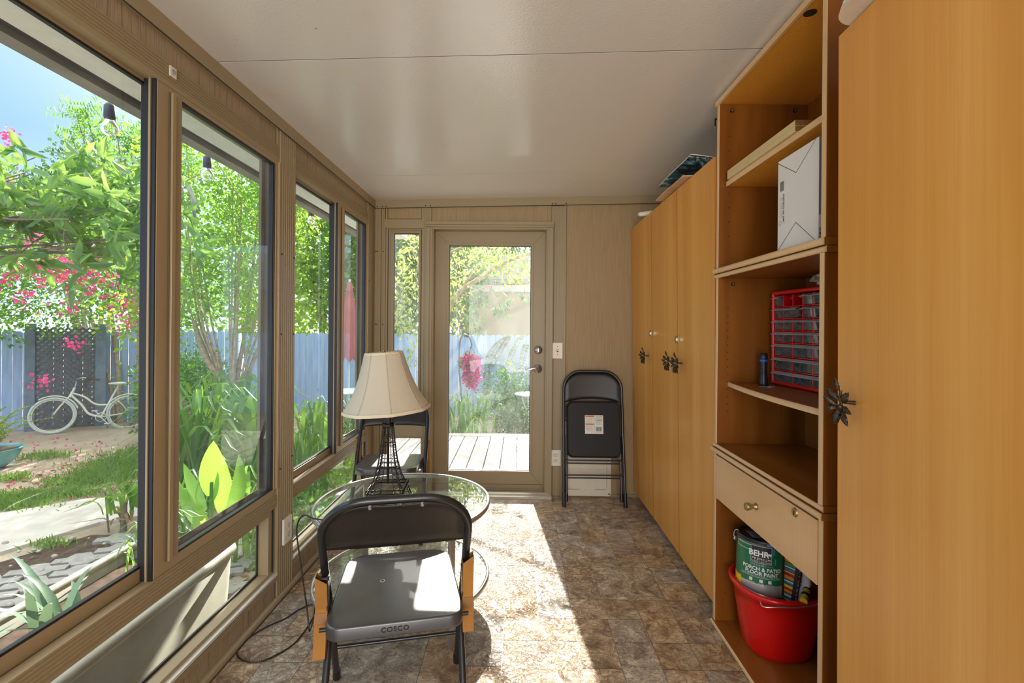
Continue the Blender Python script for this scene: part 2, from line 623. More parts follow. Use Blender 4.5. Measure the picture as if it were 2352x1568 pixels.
def mk_floor():
    t = NT('slate_pattern_vinyl')
    at_ = t.n('ShaderNodeAttribute', attribute_name='tile')
    geo = t.n('ShaderNodeNewGeometry')
    off = t.n('ShaderNodeVectorMath', operation='MULTIPLY_ADD')
    t.l(at_.outputs['Color'], off.inputs[0])
    off.inputs[1].default_value = (37, 53, 91)
    t.l(geo.outputs['Position'], off.inputs[2])
    v = off.outputs[0]
    sep = t.n('ShaderNodeSeparateColor')
    t.l(at_.outputs['Color'], sep.inputs[0])
    n1 = t.noise(v, 9.0, 8, 0.68, 1.3)
    n2 = t.noise(v, 26, 6, 0.68, 1.8)
    n3 = t.noise(v, 2.6, 3, 0.5, 0.5)
    g = t.ramp(n1, [(0.30, (0.14, 0.11, 0.09)), (0.43, (0.34, 0.285, 0.24)), (0.54, (0.50, 0.44, 0.37)), (0.66, (0.74, 0.68, 0.56))])
    br = t.ramp(n1, [(0.30, (0.17, 0.09, 0.035)), (0.43, (0.42, 0.25, 0.12)), (0.54, (0.63, 0.44, 0.24)), (0.66, (0.80, 0.65, 0.42))])
    c = t.mix(sep.outputs[0], g, br)
    rust = t.math('MULTIPLY', t.ramp(n3, [(0.50, (0, 0, 0)), (0.64, (1, 1, 1))]), t.ramp(sep.outputs[1], [(0.35, (0, 0, 0)), (0.9, (0.85, 0.85, 0.85))]))
    c = t.mix(rust, c, t.ramp(n2, [(0.35, (0.12, 0.055, 0.02)), (0.5, (0.40, 0.20, 0.06)), (0.65, (0.58, 0.38, 0.18))]))
    vein = t.ramp(n2, [(0.46, (0, 0, 0)), (0.49, (1, 1, 1)), (0.52, (0, 0, 0))])
    c = t.mix(t.math('MULTIPLY', vein, 0.6), c, (0.10, 0.07, 0.05))
    relief = t.ramp(n2, [(0.40, (0, 0, 0)), (0.50, (0.8, 0.8, 0.8)), (0.62, (1, 1, 1))])
    nrm = t.bump(relief, 0.8, 0.005)
    rg = t.ramp(n2, [(0.3, (0.42, 0.42, 0.42)), (0.7, (0.27, 0.27, 0.27))])
    return t.done(t.principled(c, rg, 0, 0.6, nrm))
M['floor'] = mk_floor()
M['grout'] = plain('grey_grout_line', (0.17, 0.145, 0.12), 0.5, 0, 0.5, 0.1)


def mk_glass(name, tint, refl=1.0, haze=0.0, haze_col=(0.9, 0.92, 0.9), streak=(3, 3, 1.2), lo=0.4, hi=0.75):
    """thin window pane: lets light straight through, mirrors a little, carries dirt"""
    t = NT(name)
    tr = t.n('ShaderNodeBsdfTransparent')
    tr.inputs[0].default_value = tint + (1,)
    gl = t.n('ShaderNodeBsdfGlossy')
    gl.inputs['Roughness'].default_value = 0.0
    gl.inputs['Color'].default_value = (refl, refl, refl, 1)
    fr = t.n('ShaderNodeFresnel')
    fr.inputs[0].default_value = 1.5
    mx = t.n('ShaderNodeMixShader')
    t.l(fr.outputs[0], mx.inputs[0])
    t.l(tr.outputs[0], mx.inputs[1])
    t.l(gl.outputs[0], mx.inputs[2])
    sh = mx.outputs[0]
    if haze > 0:
        v = t.coords(streak)
        a = t.noise(v, 3.0, 6, 0.65, 0.6)
        spk = t.noise(t.coords(), 170, 2, 0.6)
        d = t.math('MULTIPLY', t.ramp(a, [(lo, (0.25, 0.25, 0.25)), (hi, (1, 1, 1))]), haze)
        d2 = t.math('MULTIPLY', t.ramp(spk, [(0.66, (0, 0, 0)), (0.74, (1, 1, 1))]), haze * 1.2)
        dd = t.math('ADD', d, d2)
        df = t.n('ShaderNodeBsdfDiffuse')
        df.inputs[0].default_value = haze_col + (1,)
        tl = t.n('ShaderNodeBsdfTranslucent')
        tl.inputs[0].default_value = haze_col + (1,)
        ad = t.n('ShaderNodeMixShader')
        ad.inputs[0].default_value = 0.6
        t.l(df.outputs[0], ad.inputs[1])
        t.l(tl.outputs[0], ad.inputs[2])
        m2 = t.n('ShaderNodeMixShader')
        t.l(dd, m2.inputs[0])
        t.l(sh, m2.inputs[1])
        t.l(ad.outputs[0], m2.inputs[2])
        sh = m2.outputs[0]
    return t.done(sh)
M['glass'] = mk_glass('window_glass', (0.96, 0.98, 0.98), 1.0, 0.06)
M['glass_tint'] = mk_glass('screened_window_glass', (0.86, 0.97, 0.97), 1.0, 0.10)
M['glass_dirty'] = mk_glass('dusty_door_glass', (0.97, 0.97, 0.95), 0.8, 0.12, (0.95, 0.95, 0.92), (2.2, 1, 0.8), 0.4, 0.75)
M['glass_table'] = mk_glass('table_glass', (0.84, 0.95, 0.92), 1.0, 0.10, (0.75, 0.85, 0.83), (2, 2, 2), 0.45, 0.75)
M['bin_clear'] = mk_glass('frosted_bin_plastic', (0.50, 0.54, 0.56), 1.2, 0.45, (0.50, 0.56, 0.58), (9, 9, 9), 0.3, 0.6)
M['bulb_glass'] = mk_glass('clear_bulb_glass', (0.95, 0.95, 0.95), 1.5)


def mk_leaf(name, a, b, trans, tcol, rough=0.4, spec=0.5):
    t = NT(name)
    geo = t.n('ShaderNodeNewGeometry')
    c = t.ramp(geo.outputs['Random Per Island'], [(0.0, a), (1.0, b)])
    p = t.principled(c, rough, 0, spec)
    tl = t.n('ShaderNodeBsdfTranslucent')
    tc = t.ramp(geo.outputs['Random Per Island'], [(0.0, tuple(x * 0.7 for x in tcol)), (1.0, tcol)])
    t.l(tc, tl.inputs[0])
    m = t.n('ShaderNodeMixShader')
    m.inputs[0].default_value = trans
    t.l(p, m.inputs[1])
    t.l(tl.outputs[0], m.inputs[2])
    return t.done(m.outputs[0])
M['leaf_bright'] = mk_leaf('bright_backlit_leaf', (0.07, 0.20, 0.03), (0.16, 0.33, 0.05), 0.5, (0.50, 0.80, 0.08))
M['leaf_mid'] = mk_leaf('mid_green_leaf', (0.045, 0.15, 0.03), (0.10, 0.25, 0.05), 0.45, (0.34, 0.66, 0.08))
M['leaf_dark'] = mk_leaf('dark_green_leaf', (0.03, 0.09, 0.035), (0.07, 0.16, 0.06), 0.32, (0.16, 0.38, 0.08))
M['leaf_yellow'] = mk_leaf('yellow_green_leaf', (0.15, 0.28, 0.05), (0.34, 0.42, 0.10), 0.5, (0.66, 0.80, 0.15))
M['leaf_long'] = mk_leaf('long_glossy_leaf', (0.05, 0.17, 0.07), (0.12, 0.28, 0.09), 0.45, (0.46, 0.76, 0.12), 0.3, 0.6)
M['leaf_strap'] = mk_leaf('strap_leaf', (0.05, 0.17, 0.035), (0.11, 0.27, 0.06), 0.42, (0.36, 0.62, 0.08), 0.35)
M['aloe'] = mk_leaf('grey_green_aloe', (0.11, 0.23, 0.14), (0.20, 0.34, 0.22), 0.15, (0.4, 0.6, 0.3))
M['petal'] = mk_leaf('magenta_bract', (0.80, 0.04, 0.24), (0.95, 0.14, 0.40), 0.4, (1.0, 0.12, 0.35), 0.6)
M['petal_mixed'] = mk_leaf('pink_purple_bloom', (0.30, 0.03, 0.45), (0.92, 0.06, 0.25), 0.4, (1.0, 0.15, 0.40), 0.6)
M['grass'] = mk_leaf('lawn_grass', (0.12, 0.27, 0.05), (0.25, 0.42, 0.09), 0.4, (0.5, 0.75, 0.15), 0.6)
M['dry'] = mk_leaf('dry_brown_leaf', (0.25, 0.15, 0.07), (0.45, 0.32, 0.18), 0.3, (0.5, 0.35, 0.15), 0.7)


def mk_shade():
    t = NT('cream_lampshade_fabric')
    v = t.coords((1, 1, 1))
    w = t.noise(v, 400, 2, 0.5)
    c = t.ramp(w, [(0.3, (0.74, 0.68, 0.55)), (0.7, (0.82, 0.77, 0.64))])
    p = t.principled(c, 0.8, 0, 0.2, t.bump(w, 0.15, 0.001))
    tl = t.n('ShaderNodeBsdfTranslucent')
    tl.inputs[0].default_value = (0.85, 0.77, 0.60, 1)
    m = t.n('ShaderNodeMixShader')
    m.inputs[0].default_value = 0.35
    t.l(p, m.inputs[1])
    t.l(tl.outputs[0], m.inputs[2])
    return t.done(m.outputs[0])
M['shade'] = mk_shade()
M['shade_trim'] = plain('cream_shade_trim', (0.74, 0.64, 0.44), 0.6)


def mk_ground():
    t = NT('sandy_yard_soil')
    v = t.coords()
    n1 = t.noise(v, 0.9, 8, 0.7, 0.5)
    n2 = t.noise(v, 22, 5, 0.7)
    c = t.ramp(n1, [(0.35, (0.36, 0.29, 0.21)), (0.55, (0.52, 0.43, 0.33)), (0.75, (0.62, 0.53, 0.42))])
    c = t.mix(t.math('MULTIPLY', n2, 0.35), c, (0.20, 0.14, 0.08))
    return t.done(t.principled(c, 0.95, 0, 0.1, t.bump(n2, 0.6, 0.03)))
M['ground'] = mk_ground()


def mk_fence():
    t = NT('weathered_blue_fence_paint')
    v = t.coords((9, 9, 0.8))
    n = t.noise(v, 2, 5, 0.6)
    c = t.ramp(n, [(0.3, (0.32, 0.48, 0.74)), (0.55, (0.42, 0.58, 0.82)), (0.8, (0.56, 0.68, 0.86))])
    return t.done(t.principled(c, 0.8, 0, 0.2))
M['fence'] = mk_fence()


def mk_deck():
    t = NT('bleached_deck_board')
    v = t.coords((14, 1.2, 14))
    n = t.noise(v, 2, 5, 0.6)
    c = t.ramp(n, [(0.3, (0.40, 0.37, 0.34)), (0.7, (0.52, 0.49, 0.46))])
    return t.done(t.principled(c, 0.7, 0, 0.3))
M['deck'] = mk_deck()


def mk_paver():
    t = NT('grey_turf_block')
    v = t.coords()
    n = t.noise(v, 14, 5, 0.6)
    c = t.ramp(n, [(0.3, (0.30, 0.29, 0.26)), (0.7, (0.46, 0.44, 0.40))])
    return t.done(t.principled(c, 0.9, 0, 0.2, t.bump(n, 0.4, 0.01)))
M['paver'] = mk_paver()


def mk_magazine():
    t = NT('magazine_photo_cover')
    v = t.coords((9, 9, 9))
    n = t.noise(v, 1.2, 4, 0.6, 1.5)
    c = t.ramp(n, [(0.35, (0.01, 0.015, 0.02)), (0.5, (0.03, 0.10, 0.14)), (0.58, (0.10, 0.24, 0.32)), (0.68, (0.55, 0.62, 0.62))])
    return t.done(t.principled(c, 0.25, 0, 0.5))
M['magazine'] = mk_magazine()

# ================================================================ the room
XL = -1.12      # inner face of the left (window) wall
YB = 3.637      # inner face of the back wall
XR = 1.27       # inner face of the right wall
YR = -2.6       # rear end of what is built


def ceil_z(x):
    return 2.250 + 0.024 * (x + 1.12)


def ribs(x, z0, z1, n, dep=0.003, back=0.03):
    """profile (x, z) of a fluted strip facing +x"""
    p = [(x - back, z0)]
    st = (z1 - z0) / (n * 2 + 1)
    for i in range(2 * n + 1):
        d = 0 if i % 2 == 0 else -dep
        p.append((x + d, z0 + st * i + 0.0004))
        p.append((x + d, z0 + st * (i + 1) - 0.0004))
    p.append((x - back, z1))
    return p


def ribs_y(y, x0, x1, n, dep=0.003, back=0.03):
    """profile (x, y) of a fluted post facing -y"""
    p = [(x0, y + back)]
    st = (x1 - x0) / (n * 2 + 1)
    for i in range(2 * n + 1):
        d = 0 if i % 2 == 0 else dep
        p.append((x0 + st * i + 0.0003, y + d))
        p.append((x0 + st * (i + 1) - 0.0003, y + d))
    p.append((x1, y + back))
    return p


# ---- floor: vinyl sheet printed with a mixed slate pattern (0.1524 m unit)
U = 0.1524
GX, GY = 0.40, 2.563


def build_floor():
    rnd = random.Random(11)
    i0, i1 = int(math.floor((XL - 0.06 - GX) / U)), int(math.ceil((XR + 0.02 - GX) / U))
    j0, j1 = int(math.floor((YR - GY) / U)), int(math.ceil((YB + 0.07 - GY) / U))
    used = {}
    tiles = []
    # hand laid where the photograph shows the layout clearly: (i, j_top, w, h), j counts away from the camera
    hand = [(-1, 0, 2, 2), (1, 1, 1, 1), (2, 1, 1, 1), (3, 1, 1, 1), (1, 0, 1, 1), (2, 0, 1, 1),
            (-1, -1, 1, 1), (0, -2, 2, 2), (2, -1, 1, 1), (3, -1, 1, 1), (-1, -2, 1, 1), (2, -2, 2, 1),
            (-1, -3, 2, 1), (1, -4, 1, 2), (2, -4, 1, 2), (-1, -5, 1, 2), (0, -4, 1, 1),
            (0, -6, 1, 2), (1, -5, 1, 1), (2, -5, 1, 1), (-1, 2, 1, 1), (0, 2, 1, 1), (1, 2, 1, 2), (2, 2, 2, 2),
            (-1, 3, 1, 2), (0, 3, 1, 2), (1, 4, 1, 1), (2, 4, 1, 1), (-2, 0, 1, 2), (-2, -1, 1, 1),
            (-3, 0, 1, 1), (-3, 1, 1, 1), (-4, -3, 2, 2), (-2, -3, 1, 2), (-3, -6, 2, 2)]
    for (i, j, w, h) in hand:
        if all((i + a, j + b) not in used for a in range(w) for b in range(h)):
            for a in range(w):
                for b in range(h):
                    used[(i + a, j + b)] = 1
            tiles.append((i, j, w, h))
    for j in range(j1, j0 - 1, -1):
        for i in range(i0, i1 + 1):
            if (i, j) in used:
                continue
            opts = [(2, 2), (2, 1), (1, 2), (1, 1), (1, 1), (1, 1), (2, 2)]
            rnd.shuffle(opts)
            opts.append((1, 1))
            for (w, h) in opts:
                cells = [(i + a, j - b) for a in range(w) for b in range(h)]
                if all(c not in used for c in cells) and i + w - 1 <= i1:
                    for c in cells:
                        used[c] = 1
                    tiles.append((i, j - h + 1, w, h))
                    break
    mb = MB()
    mb.box(XL - 0.08, YR, -0.08, XR + 0.03, YB + 0.07, -0.0012, 1)
    cols = [None] * 6
    g = 0.0011
    for (i, j, w, h) in tiles:
        x0, y0 = GX + i * U + g, GY + j * U + g
        x1, y1 = GX + (i + w) * U - g, GY + (j + h) * U - g
        x0, x1 = max(x0, XL - 0.08), min(x1, XR + 0.03)
        y0, y1 = max(y0, YR), min(y1, YB + 0.07)
        if x1 - x0 < 0.004 or y1 - y0 < 0.004:
            continue
        mb.add([(x0, y0, 0), (x1, y0, 0), (x1, y1, 0), (x0, y1, 0)], [(0, 1, 2, 3)], 0)
        warm = rnd.random() * 0.75 + (0.2 if x0 > 0.3 else 0)
        cols.append((min(1, warm), rnd.random(), rnd.random(), 1))
    o = struct('floor', mb, [M['floor'], M['grout']])
    me = o.data
    ca = me.color_attributes.new('tile', 'FLOAT_COLOR', 'CORNER')
    for p in me.polygons:
        c = cols[p.index] or (0.5, 0.5, 0.5, 1)
        for li in p.loop_indices:
            ca.data[li].color = c
    return o


build_floor()

# ---- ceiling: wide foam panels with thin joints running across the room
mb = MB()
joint_y = [-1.0, 0.39, 1.722, 3.05]
edges = [YR] + [j for j in joint_y] + [YB + 0.08]
for a, b in zip(edges[:-1], edges[1:]):
    s0 = 0.0 if a == YR else 0.003
    s1 = 0.0 if b == edges[-1] else 0.003
    poly = [(XL - 0.07, ceil_z(XL - 0.07)), (XR + 0.05, ceil_z(XR + 0.05)), (XR + 0.05, ceil_z(XR + 0.05) + 0.09), (XL - 0.07, ceil_z(XL - 0.07) + 0.09)]
    mb.prism(poly, 'y', a + s0, b - s1, 0)
for j in joint_y:
    poly = [(XL - 0.07, ceil_z(XL - 0.07) + 0.0015), (XR + 0.05, ceil_z(XR + 0.05) + 0.0015), (XR + 0.05, ceil_z(XR + 0.05) + 0.09), (XL - 0.07, ceil_z(XL - 0.07) + 0.09)]
    mb.prism(poly, 'y', j - 0.003, j + 0.003, 1)
struct('ceiling', mb, [M['ceiling'], M['joint']])

# ---- left wall: posts, fascia, wood-grain panels and fluted rails between window bays
bays = [(-2.27, -0.78, -1.53), (-0.63, 0.55, -0.03), (0.70, 2.19, 1.448), (2.34, 3.482, 2.915)]
mb = MB()
cz = ceil_z(XL)
# fascia under the ceiling
mb.box(XL - 0.05, YR, 2.193, XL + 0.008, YB, cz + 0.004, 0)
mb.box(XL + 0.0075, YR, 2.1885, XL + 0.0085, YB, 2.1935, 3)
for k, (y0, y1, ym) in enumerate(bays):
    # wood-grain panel and its frame
    mb.box(XL - 0.06, y0 - 0.0, 2.115, XL - 0.008, y1, 2.195, 1)
    mb.box(XL - 0.06, y1 - 0.022, 2.115, XL - 0.001, y1, 2.195, 0)
    mb.box(XL - 0.0085, y1 - 0.0245, 2.118, XL - 0.0065, y1 - 0.0215, 2.190, 3)
    # fluted header, fluted middle rail, sill lip
    mb.prism(ribs(XL, 2.062, 2.119, 5), 'y', y0, y1, 0)
    mb.box(XL - 0.08, y0, 2.080, XL - 0.028, y1, 2.119, 0)
    mb.prism(ribs(XL, 0.445, 0.497, 4), 'y', y0, y1, 0)
    mb.box(XL - 0.08, y0, 0.445, XL - 0.028, y1, 0.479, 0)
    mb.prism(ribs(XL + 0.004, 0.100, 0.132, 2, 0.003, 0.05), 'y', y0, y1, 0)
    # low wood-grain panel
    mb.box(XL - 0.08, y0, -0.02, XL - 0.006, y1, 0.101, 1)
    mb.box(XL - 0.0065, y1 - 0.004, 0.02, XL - 0.004, y1 - 0.001, 0.10, 3)
posts = [(YR, -2.27), (-0.78, -0.63), (0.55, 0.70), (2.19, 2.34)]
for (y0, y1) in posts:
    n = 7
    st = (y1 - y0) / (n * 2 + 1)
    poly = [(XL - 0.08, y0)]
    for i in range(2 * n + 1):
        d = 0.004 if i % 2 == 0 else 0.001
        poly += [(XL + d, y0 + st * i + 0.0004), (XL + d, y0 + st * (i + 1) - 0.0004)]
    poly.append((XL - 0.08, y1))
    mb.prism(poly, 'z', -0.02, 2.195, 0)
# corner post and its joints
mb.box(XL - 0.08, 3.482, -0.02, XL + 0.001, YB + 0.06, 2.195, 0)
mb.box(XL - 0.001, 3.605, 0.0, XL + 0.003, 3.6375, 2.195, 0)
mb.box(XL + 0.0005, 3.600, 0.0, XL + 0.0025, 3.603, 2.193, 3)
# screws
for (y, z) in [(2.205, 2.215), (2.232, 2.214), (2.31, 2.214), (2.335, 2.214), (3.05, 2.214), (3.46, 2.214), (3.49, 2.206), (2.205, 1.62), (2.325, 1.62),
               (2.205, 1.245), (2.325, 1.245), (2.205, 0.615), (2.322, 0.645), (3.50, 1.62), (3.50, 1.06), (3.62, 2.212)]:
    mb.sphere((XL + 0.006, y, z), 0.0045, 8, 5, 2, (0.6, 1, 1))
struct('wall_left', mb, [M['taupe'], M['panel'], M['screw'], M['gutter_dark']])
mb = MB()
poly = [(XL - 0.005, 0.0), (XL + 0.016, 0.0)] + [(XL + 0.002 + 0.014 * math.cos(a), 0.006 + 0.018 * math.sin(a)) for a in [0, .4, .8, 1.2, 1.57]] + [(XL - 0.005, 0.024)]
mb.prism(poly, 'y', YR, YB, 0)
mb.box(XL + 0.010, YR, 0.0002, XL + 0.021, YB, 0.0022, 1)
struct('baseboard_left', mb, [M['taupe'], M['soil']])
# small latch socket on the header of the nearest bay
mb = MB()
c = (XL + 0.004, 1.506, 2.096)
mb.box(XL - 0.001, 1.492, 2.080, XL + 0.003, 1.520, 2.112, 0)
mb.tube([(XL + 0.0, 1.506, 2.097), (XL + 0.006, 1.506, 2.097)], 0.0085, 12, 1)
o = mb.build('latch_socket', [M['white_plate'], M['silver']])
tag(o, 'small silver latch socket on the ribbed rail over the nearest window', 'latch socket')


def frame_rect(mb, x0, x1, y0, y1, z0, z1, wl, wr, wb, wt, mi=0):
    mb.box(x0, y0, z0, x1, y0 + wl, z1, mi)
    mb.box(x0, y1 - wr, z0, x1, y1, z1, mi)
    mb.box(x0, y0 + wl, z0, x1, y1 - wr, z0 + wb, mi)
    mb.box(x0, y0 + wl, z1 - wt, x1, y1 - wr, z1, mi)


def sash(win, name, x0, x1, y0, y1, z0, z1, wl, wr, wb, wt, glass, lip=False):
    mb = MB()
    frame_rect(mb, x0, x1, y0, y1, z0, z1, wl, wr, wb, wt)
    if not lip:
        mb.box(x0 - 0.001, y1 - wr - 0.001, z0 + 0.001, x1 + 0.003, y1 + 0.001, z1 - 0.001, 1)
    else:
        mb.box(x0, y1 - wr - 0.012, z0 + wb, x1 - 0.008, y1 - wr + 0.001, z1 - wt, 1)
    g = 0.0045
    gy0, gy1, gz0, gz1 = y0 + wl, y1 - wr, z0 + wb, z1 - wt
    frame_rect(mb, x0 + 0.006, x1 - 0.003, gy0, gy1, gz0, gz1, g, g * 1.6, g * 1.6, g * 1.6, 1)
    if lip:
        mb.box(x1 - 0.002, y0 + wl * 0.44, z0 + wb + 0.0, x1 + 0.006, y0 + wl * 0.47, z1 - wt - 0.0, 2)
        mb.box(x1 - 0.002, y0 + wl * 0.47, z0 + wb, x1 + 0.012, y0 + wl * 0.62, z1 - wt, 0)
        mb.box(x1 - 0.001, y1 - 0.012, z0 + wb, x1 + 0.010, y1 - 0.001, z1 - 0.02, 0)
    o = mb.build(name, [M['taupe_warm'], M['gasket'], M['taupe_dark']], win, 0.0012)
    xm = (x0 + x1) / 2 - 0.004
    gb = MB()
    gb.add([(xm, gy0, gz0), (xm, gy1, gz0), (xm, gy1, gz1), (xm, gy0, gz1)], [(0, 1, 2, 3)])
    gb.build('glass_pane', glass, o)
    return o


for k, (y0, y1, ym) in enumerate(bays):
    w = bpy.data.objects.new('window_%d' % (k + 1), None)
    COL.objects.link(w)
    w['kind'] = 'structure'
    # fixed outer frame: head, sill track, jambs
    mb = MB()
    mb.box(XL - 0.080, y0, 2.045, XL - 0.002, y1, 2.066, 0)
    mb.box(XL - 0.040, y0, 2.070, XL - 0.030, y1, 2.082, 2)
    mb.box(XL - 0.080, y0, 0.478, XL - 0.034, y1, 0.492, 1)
    mb.box(XL - 0.034, y0, 0.478, XL - 0.004, y1, 0.4965, 0)
    mb.box(XL - 0.080, y0, 0.49, XL - 0.062, y1, 0.50, 0)
    mb.box(XL - 0.080, y0, 0.48, XL - 0.012, y0 + 0.012, 2.05, 2)
    mb.box(XL - 0.080, y1 - 0.010, 0.48, XL - 0.036, y1, 2.05, 0)
    mb.box(XL - 0.084, ym + 0.02, 0.49, XL - 0.080, y1, 0.53, 0)
    # insect screen frame seen through the glass
    mb.box(XL - 0.078, y1 - 0.034, 0.49, XL - 0.066, y1 - 0.010, 2.045, 0)
    mb.build('window_frame', [M['taupe'], M['taupe_dark'], M['gasket']], w)
    # outer sliding sash nearer the camera, inner sash beyond it
    sash(w, 'sash', XL - 0.066, XL - 0.042, y0 + 0.012, ym + 0.055, 0.492, 2.078, 0.035, 0.040, 0.042, 0.042, M['glass'])
    sash(w, 'sash', XL - 0.032, XL - 0.004, ym, y1, 0.497, 2.062, 0.108, 0.026, 0.034, 0.034, M['glass_tint'], lip=True)
    mb = MB()
    mb.box(XL - 0.042, ym - 0.006, 0.497, XL - 0.005, ym - 0.0005, 2.062, 0)
    mb.box(XL - 0.024, ym - 0.010, 0.497, XL - 0.018, ym - 0.005, 2.062, 1)
    mb.build('interlock_strip', [M['gasket'], M['taupe']], w)
    # low fixed light under the rail
    mb = MB()
    frame_rect(mb, XL - 0.072, XL - 0.012, y0, y1, 0.135, 0.446, 0.03, 0.052, 0.016, 0.03)
    mb.box(XL - 0.034, y1 - 0.022, 0.150, XL - 0.006, y1 - 0.0195, 0.446, 2)
    mb.box(XL - 0.075, y0, 0.125, XL + 0.006, y1, 0.1365, 1)
    frame_rect(mb, XL - 0.066, XL - 0.058, y0 + 0.03, y1 - 0.052, 0.151, 0.416, 0.003, 0.006, 0.010, 0.003, 2)
    lf = mb.build('low_window_frame', [M['taupe'], M['sill_white'], M['gasket']], w, 0.001)
    gb = MB()
    xm = XL - 0.060
    gb.add([(xm, y0 + 0.03, 0.151), (xm, y1 - 0.052, 0.151), (xm, y1 - 0.052, 0.416), (xm, y0 + 0.03, 0.416)], [(0, 1, 2, 3)])
    gb.build('glass_pane', M['glass'], lf)

# ---- roof overhang, white soffit boards and gutter outside the left wall
mb = MB()
mb.box(XL - 0.45, YR, 2.205, XL - 0.07, 5.0, 2.30, 0)
mb.box(XL - 0.235, YR, 2.2035, XL - 0.231, 5.0, 2.206, 1)
mb.box(XL - 0.49, YR, 2.215, XL - 0.45, 5.0, 2.30, 1)
struct('trim_1', mb, [M['soffit'], M['gutter_dark']])
mb = MB()
poly = [(XL - 0.49, 2.19), (XL - 0.56, 2.19), (XL - 0.575, 2.20), (XL - 0.575, 2.31), (XL - 0.49, 2.31)]
mb.prism(poly, 'y', YR, 5.0, 0)
struct('trim_2', mb, M['gutter'])

# ---- back wall with side light and door opening
mb = MB()
zb = lambda x: 2.193 + 0.0215 * (x + 1.02)
mb.prism([(XL - 0.06, zb(XL) + 0.0), (XR + 0.04, zb(XR)), (XR + 0.04, ceil_z(XR) + 0.02), (XL - 0.06, cz + 0.02)], 'y', YB - 0.012, YB + 0.06, 0)
mb.prism([(XL, zb(XL) - 0.003), (XR, zb(XR) - 0.003), (XR, zb(XR) + 0.001), (XL, zb(XL) + 0.001)], 'y', YB - 0.013, YB - 0.010, 3)
# wide plain panel on the right
mb.prism([(0.340, -0.02), (XR + 0.04, -0.02), (XR + 0.04, zb(XR)), (0.340, zb(0.35))], 'y', YB + 0.003, YB + 0.08, 1)
mb.box(0.235, YB + 0.020, -0.02, 0.36, YB + 0.085, 2.26, 0)
# fluted post right of the door
mb.prism(ribs_y(YB - 0.006, 0.262, 0.352, 4, 0.003, 0.08), 'z', -0.02, 2.215, 0)
mb.box(0.352, YB - 0.002, 0, 0.3545, YB + 0.004, 2.215, 3)
mb.box(0.235, YB - 0.001, 2.08, 0.262, YB + 0.06, 2.215, 0)
mb.box(0.238, YB - 0.002, 2.09, 0.2405, YB + 0.001, 2.215, 3)
# panel over the door, post between door and side light
mb.box(-0.705, YB + 0.006, 2.06, 0.240, YB + 0.07, 2.23, 1)
mb.prism(ribs_y(YB - 0.006, -0.742, -0.700, 2, 0.003, 0.08), 'z', -0.02, 2.205, 0)
mb.box(-0.700, YB - 0.002, 2.08, -0.682, YB + 0.05, 2.205, 0)
mb.box(-0.682, YB + 0.002, 2.09, -0.679, YB + 0.005, 2.20, 3)
# side light surround
mb.box(-1.040, YB - 0.004, 2.040, -0.742, YB + 0.07, 2.109, 0)
mb.box(-1.022, YB + 0.004, 2.107, -0.755, YB + 0.07, 2.20, 1)
mb.box(-0.757, YB - 0.002, 2.107, -0.742, YB + 0.06, 2.20, 0)
mb.box(-1.040, YB - 0.003, 2.107, -1.021, YB + 0.06, 2.20, 0)
mb.box(-1.021, YB - 0.003, 2.1095, -0.757, YB - 0.001, 2.112, 3)
mb.box(-0.7605, YB + 0.002, 2.11, -0.7575, YB + 0.005, 2.20, 3)
mb.box(-1.0205, YB + 0.002, 2.11, -1.0185, YB + 0.005, 2.20, 3)
mb.prism(ribs_y(YB - 0.003, -1.107, -1.068, 1, 0.002, 0.08), 'z', -0.02, 2.195, 0)
mb.box(-1.068, YB + 0.003, -0.02, -1.050, YB + 0.08, 2.195, 1)
mb.box(-1.050, YB - 0.003, -0.02, -1.036, YB + 0.08, 2.195, 0)
mb.box(-1.0695, YB - 0.003, 0, -1.0675, YB + 0.001, 2.195, 3)
mb.box(-1.13, YB + 0.002, -0.02, -1.105, YB + 0.08, 2.2, 0)
mb.box(-1.040, YB - 0.003, 0.44, -0.742, YB + 0.07, 0.525, 0)
mb.box(-1.040, YB - 0.003, 0.10, -0.742, YB + 0.07, 0.165, 0)
mb.box(-1.040, YB + 0.004, -0.02, -0.742, YB + 0.07, 0.10, 1)
for (x, z) in [(-1.10, 2.203), (-1.058, 2.204), (-1.030, 2.205), (-0.726, 2.212), (-0.690, 2.213), (0.246, 2.231), (0.270, 2.231), (0.350, 2.233),
               (-1.095, 1.86), (-1.052, 1.86), (-1.095, 1.30), (-1.052, 1.30), (0.347, 1.93), (0.346, 1.32), (-1.108, 1.86), (-1.108, 1.30)]:
    mb.sphere((x, YB - 0.012 if z > 2 else YB - 0.004, z), 0.0048, 8, 5, 2, (1, 0.5, 1))
struct('wall_back', mb, [M['taupe'], M['wallboard'], M['screw'], M['gutter_dark']])
w = bpy.data.objects.new('window_5', None)
COL.objects.link(w)
w['kind'] = 'structure'


def frame_xz(mb, y0, y1, x0, x1, z0, z1, wl, wr, wb, wt, mi=0):
    mb.box(x0, y0, z0, x0 + wl, y1, z1, mi)
    mb.box(x1 - wr, y0, z0, x1, y1, z1, mi)
    mb.box(x0 + wl, y0, z0, x1 - wr, y1, z0 + wb, mi)
    mb.box(x0 + wl, y0, z1 - wt, x1 - wr, y1, z1, mi)


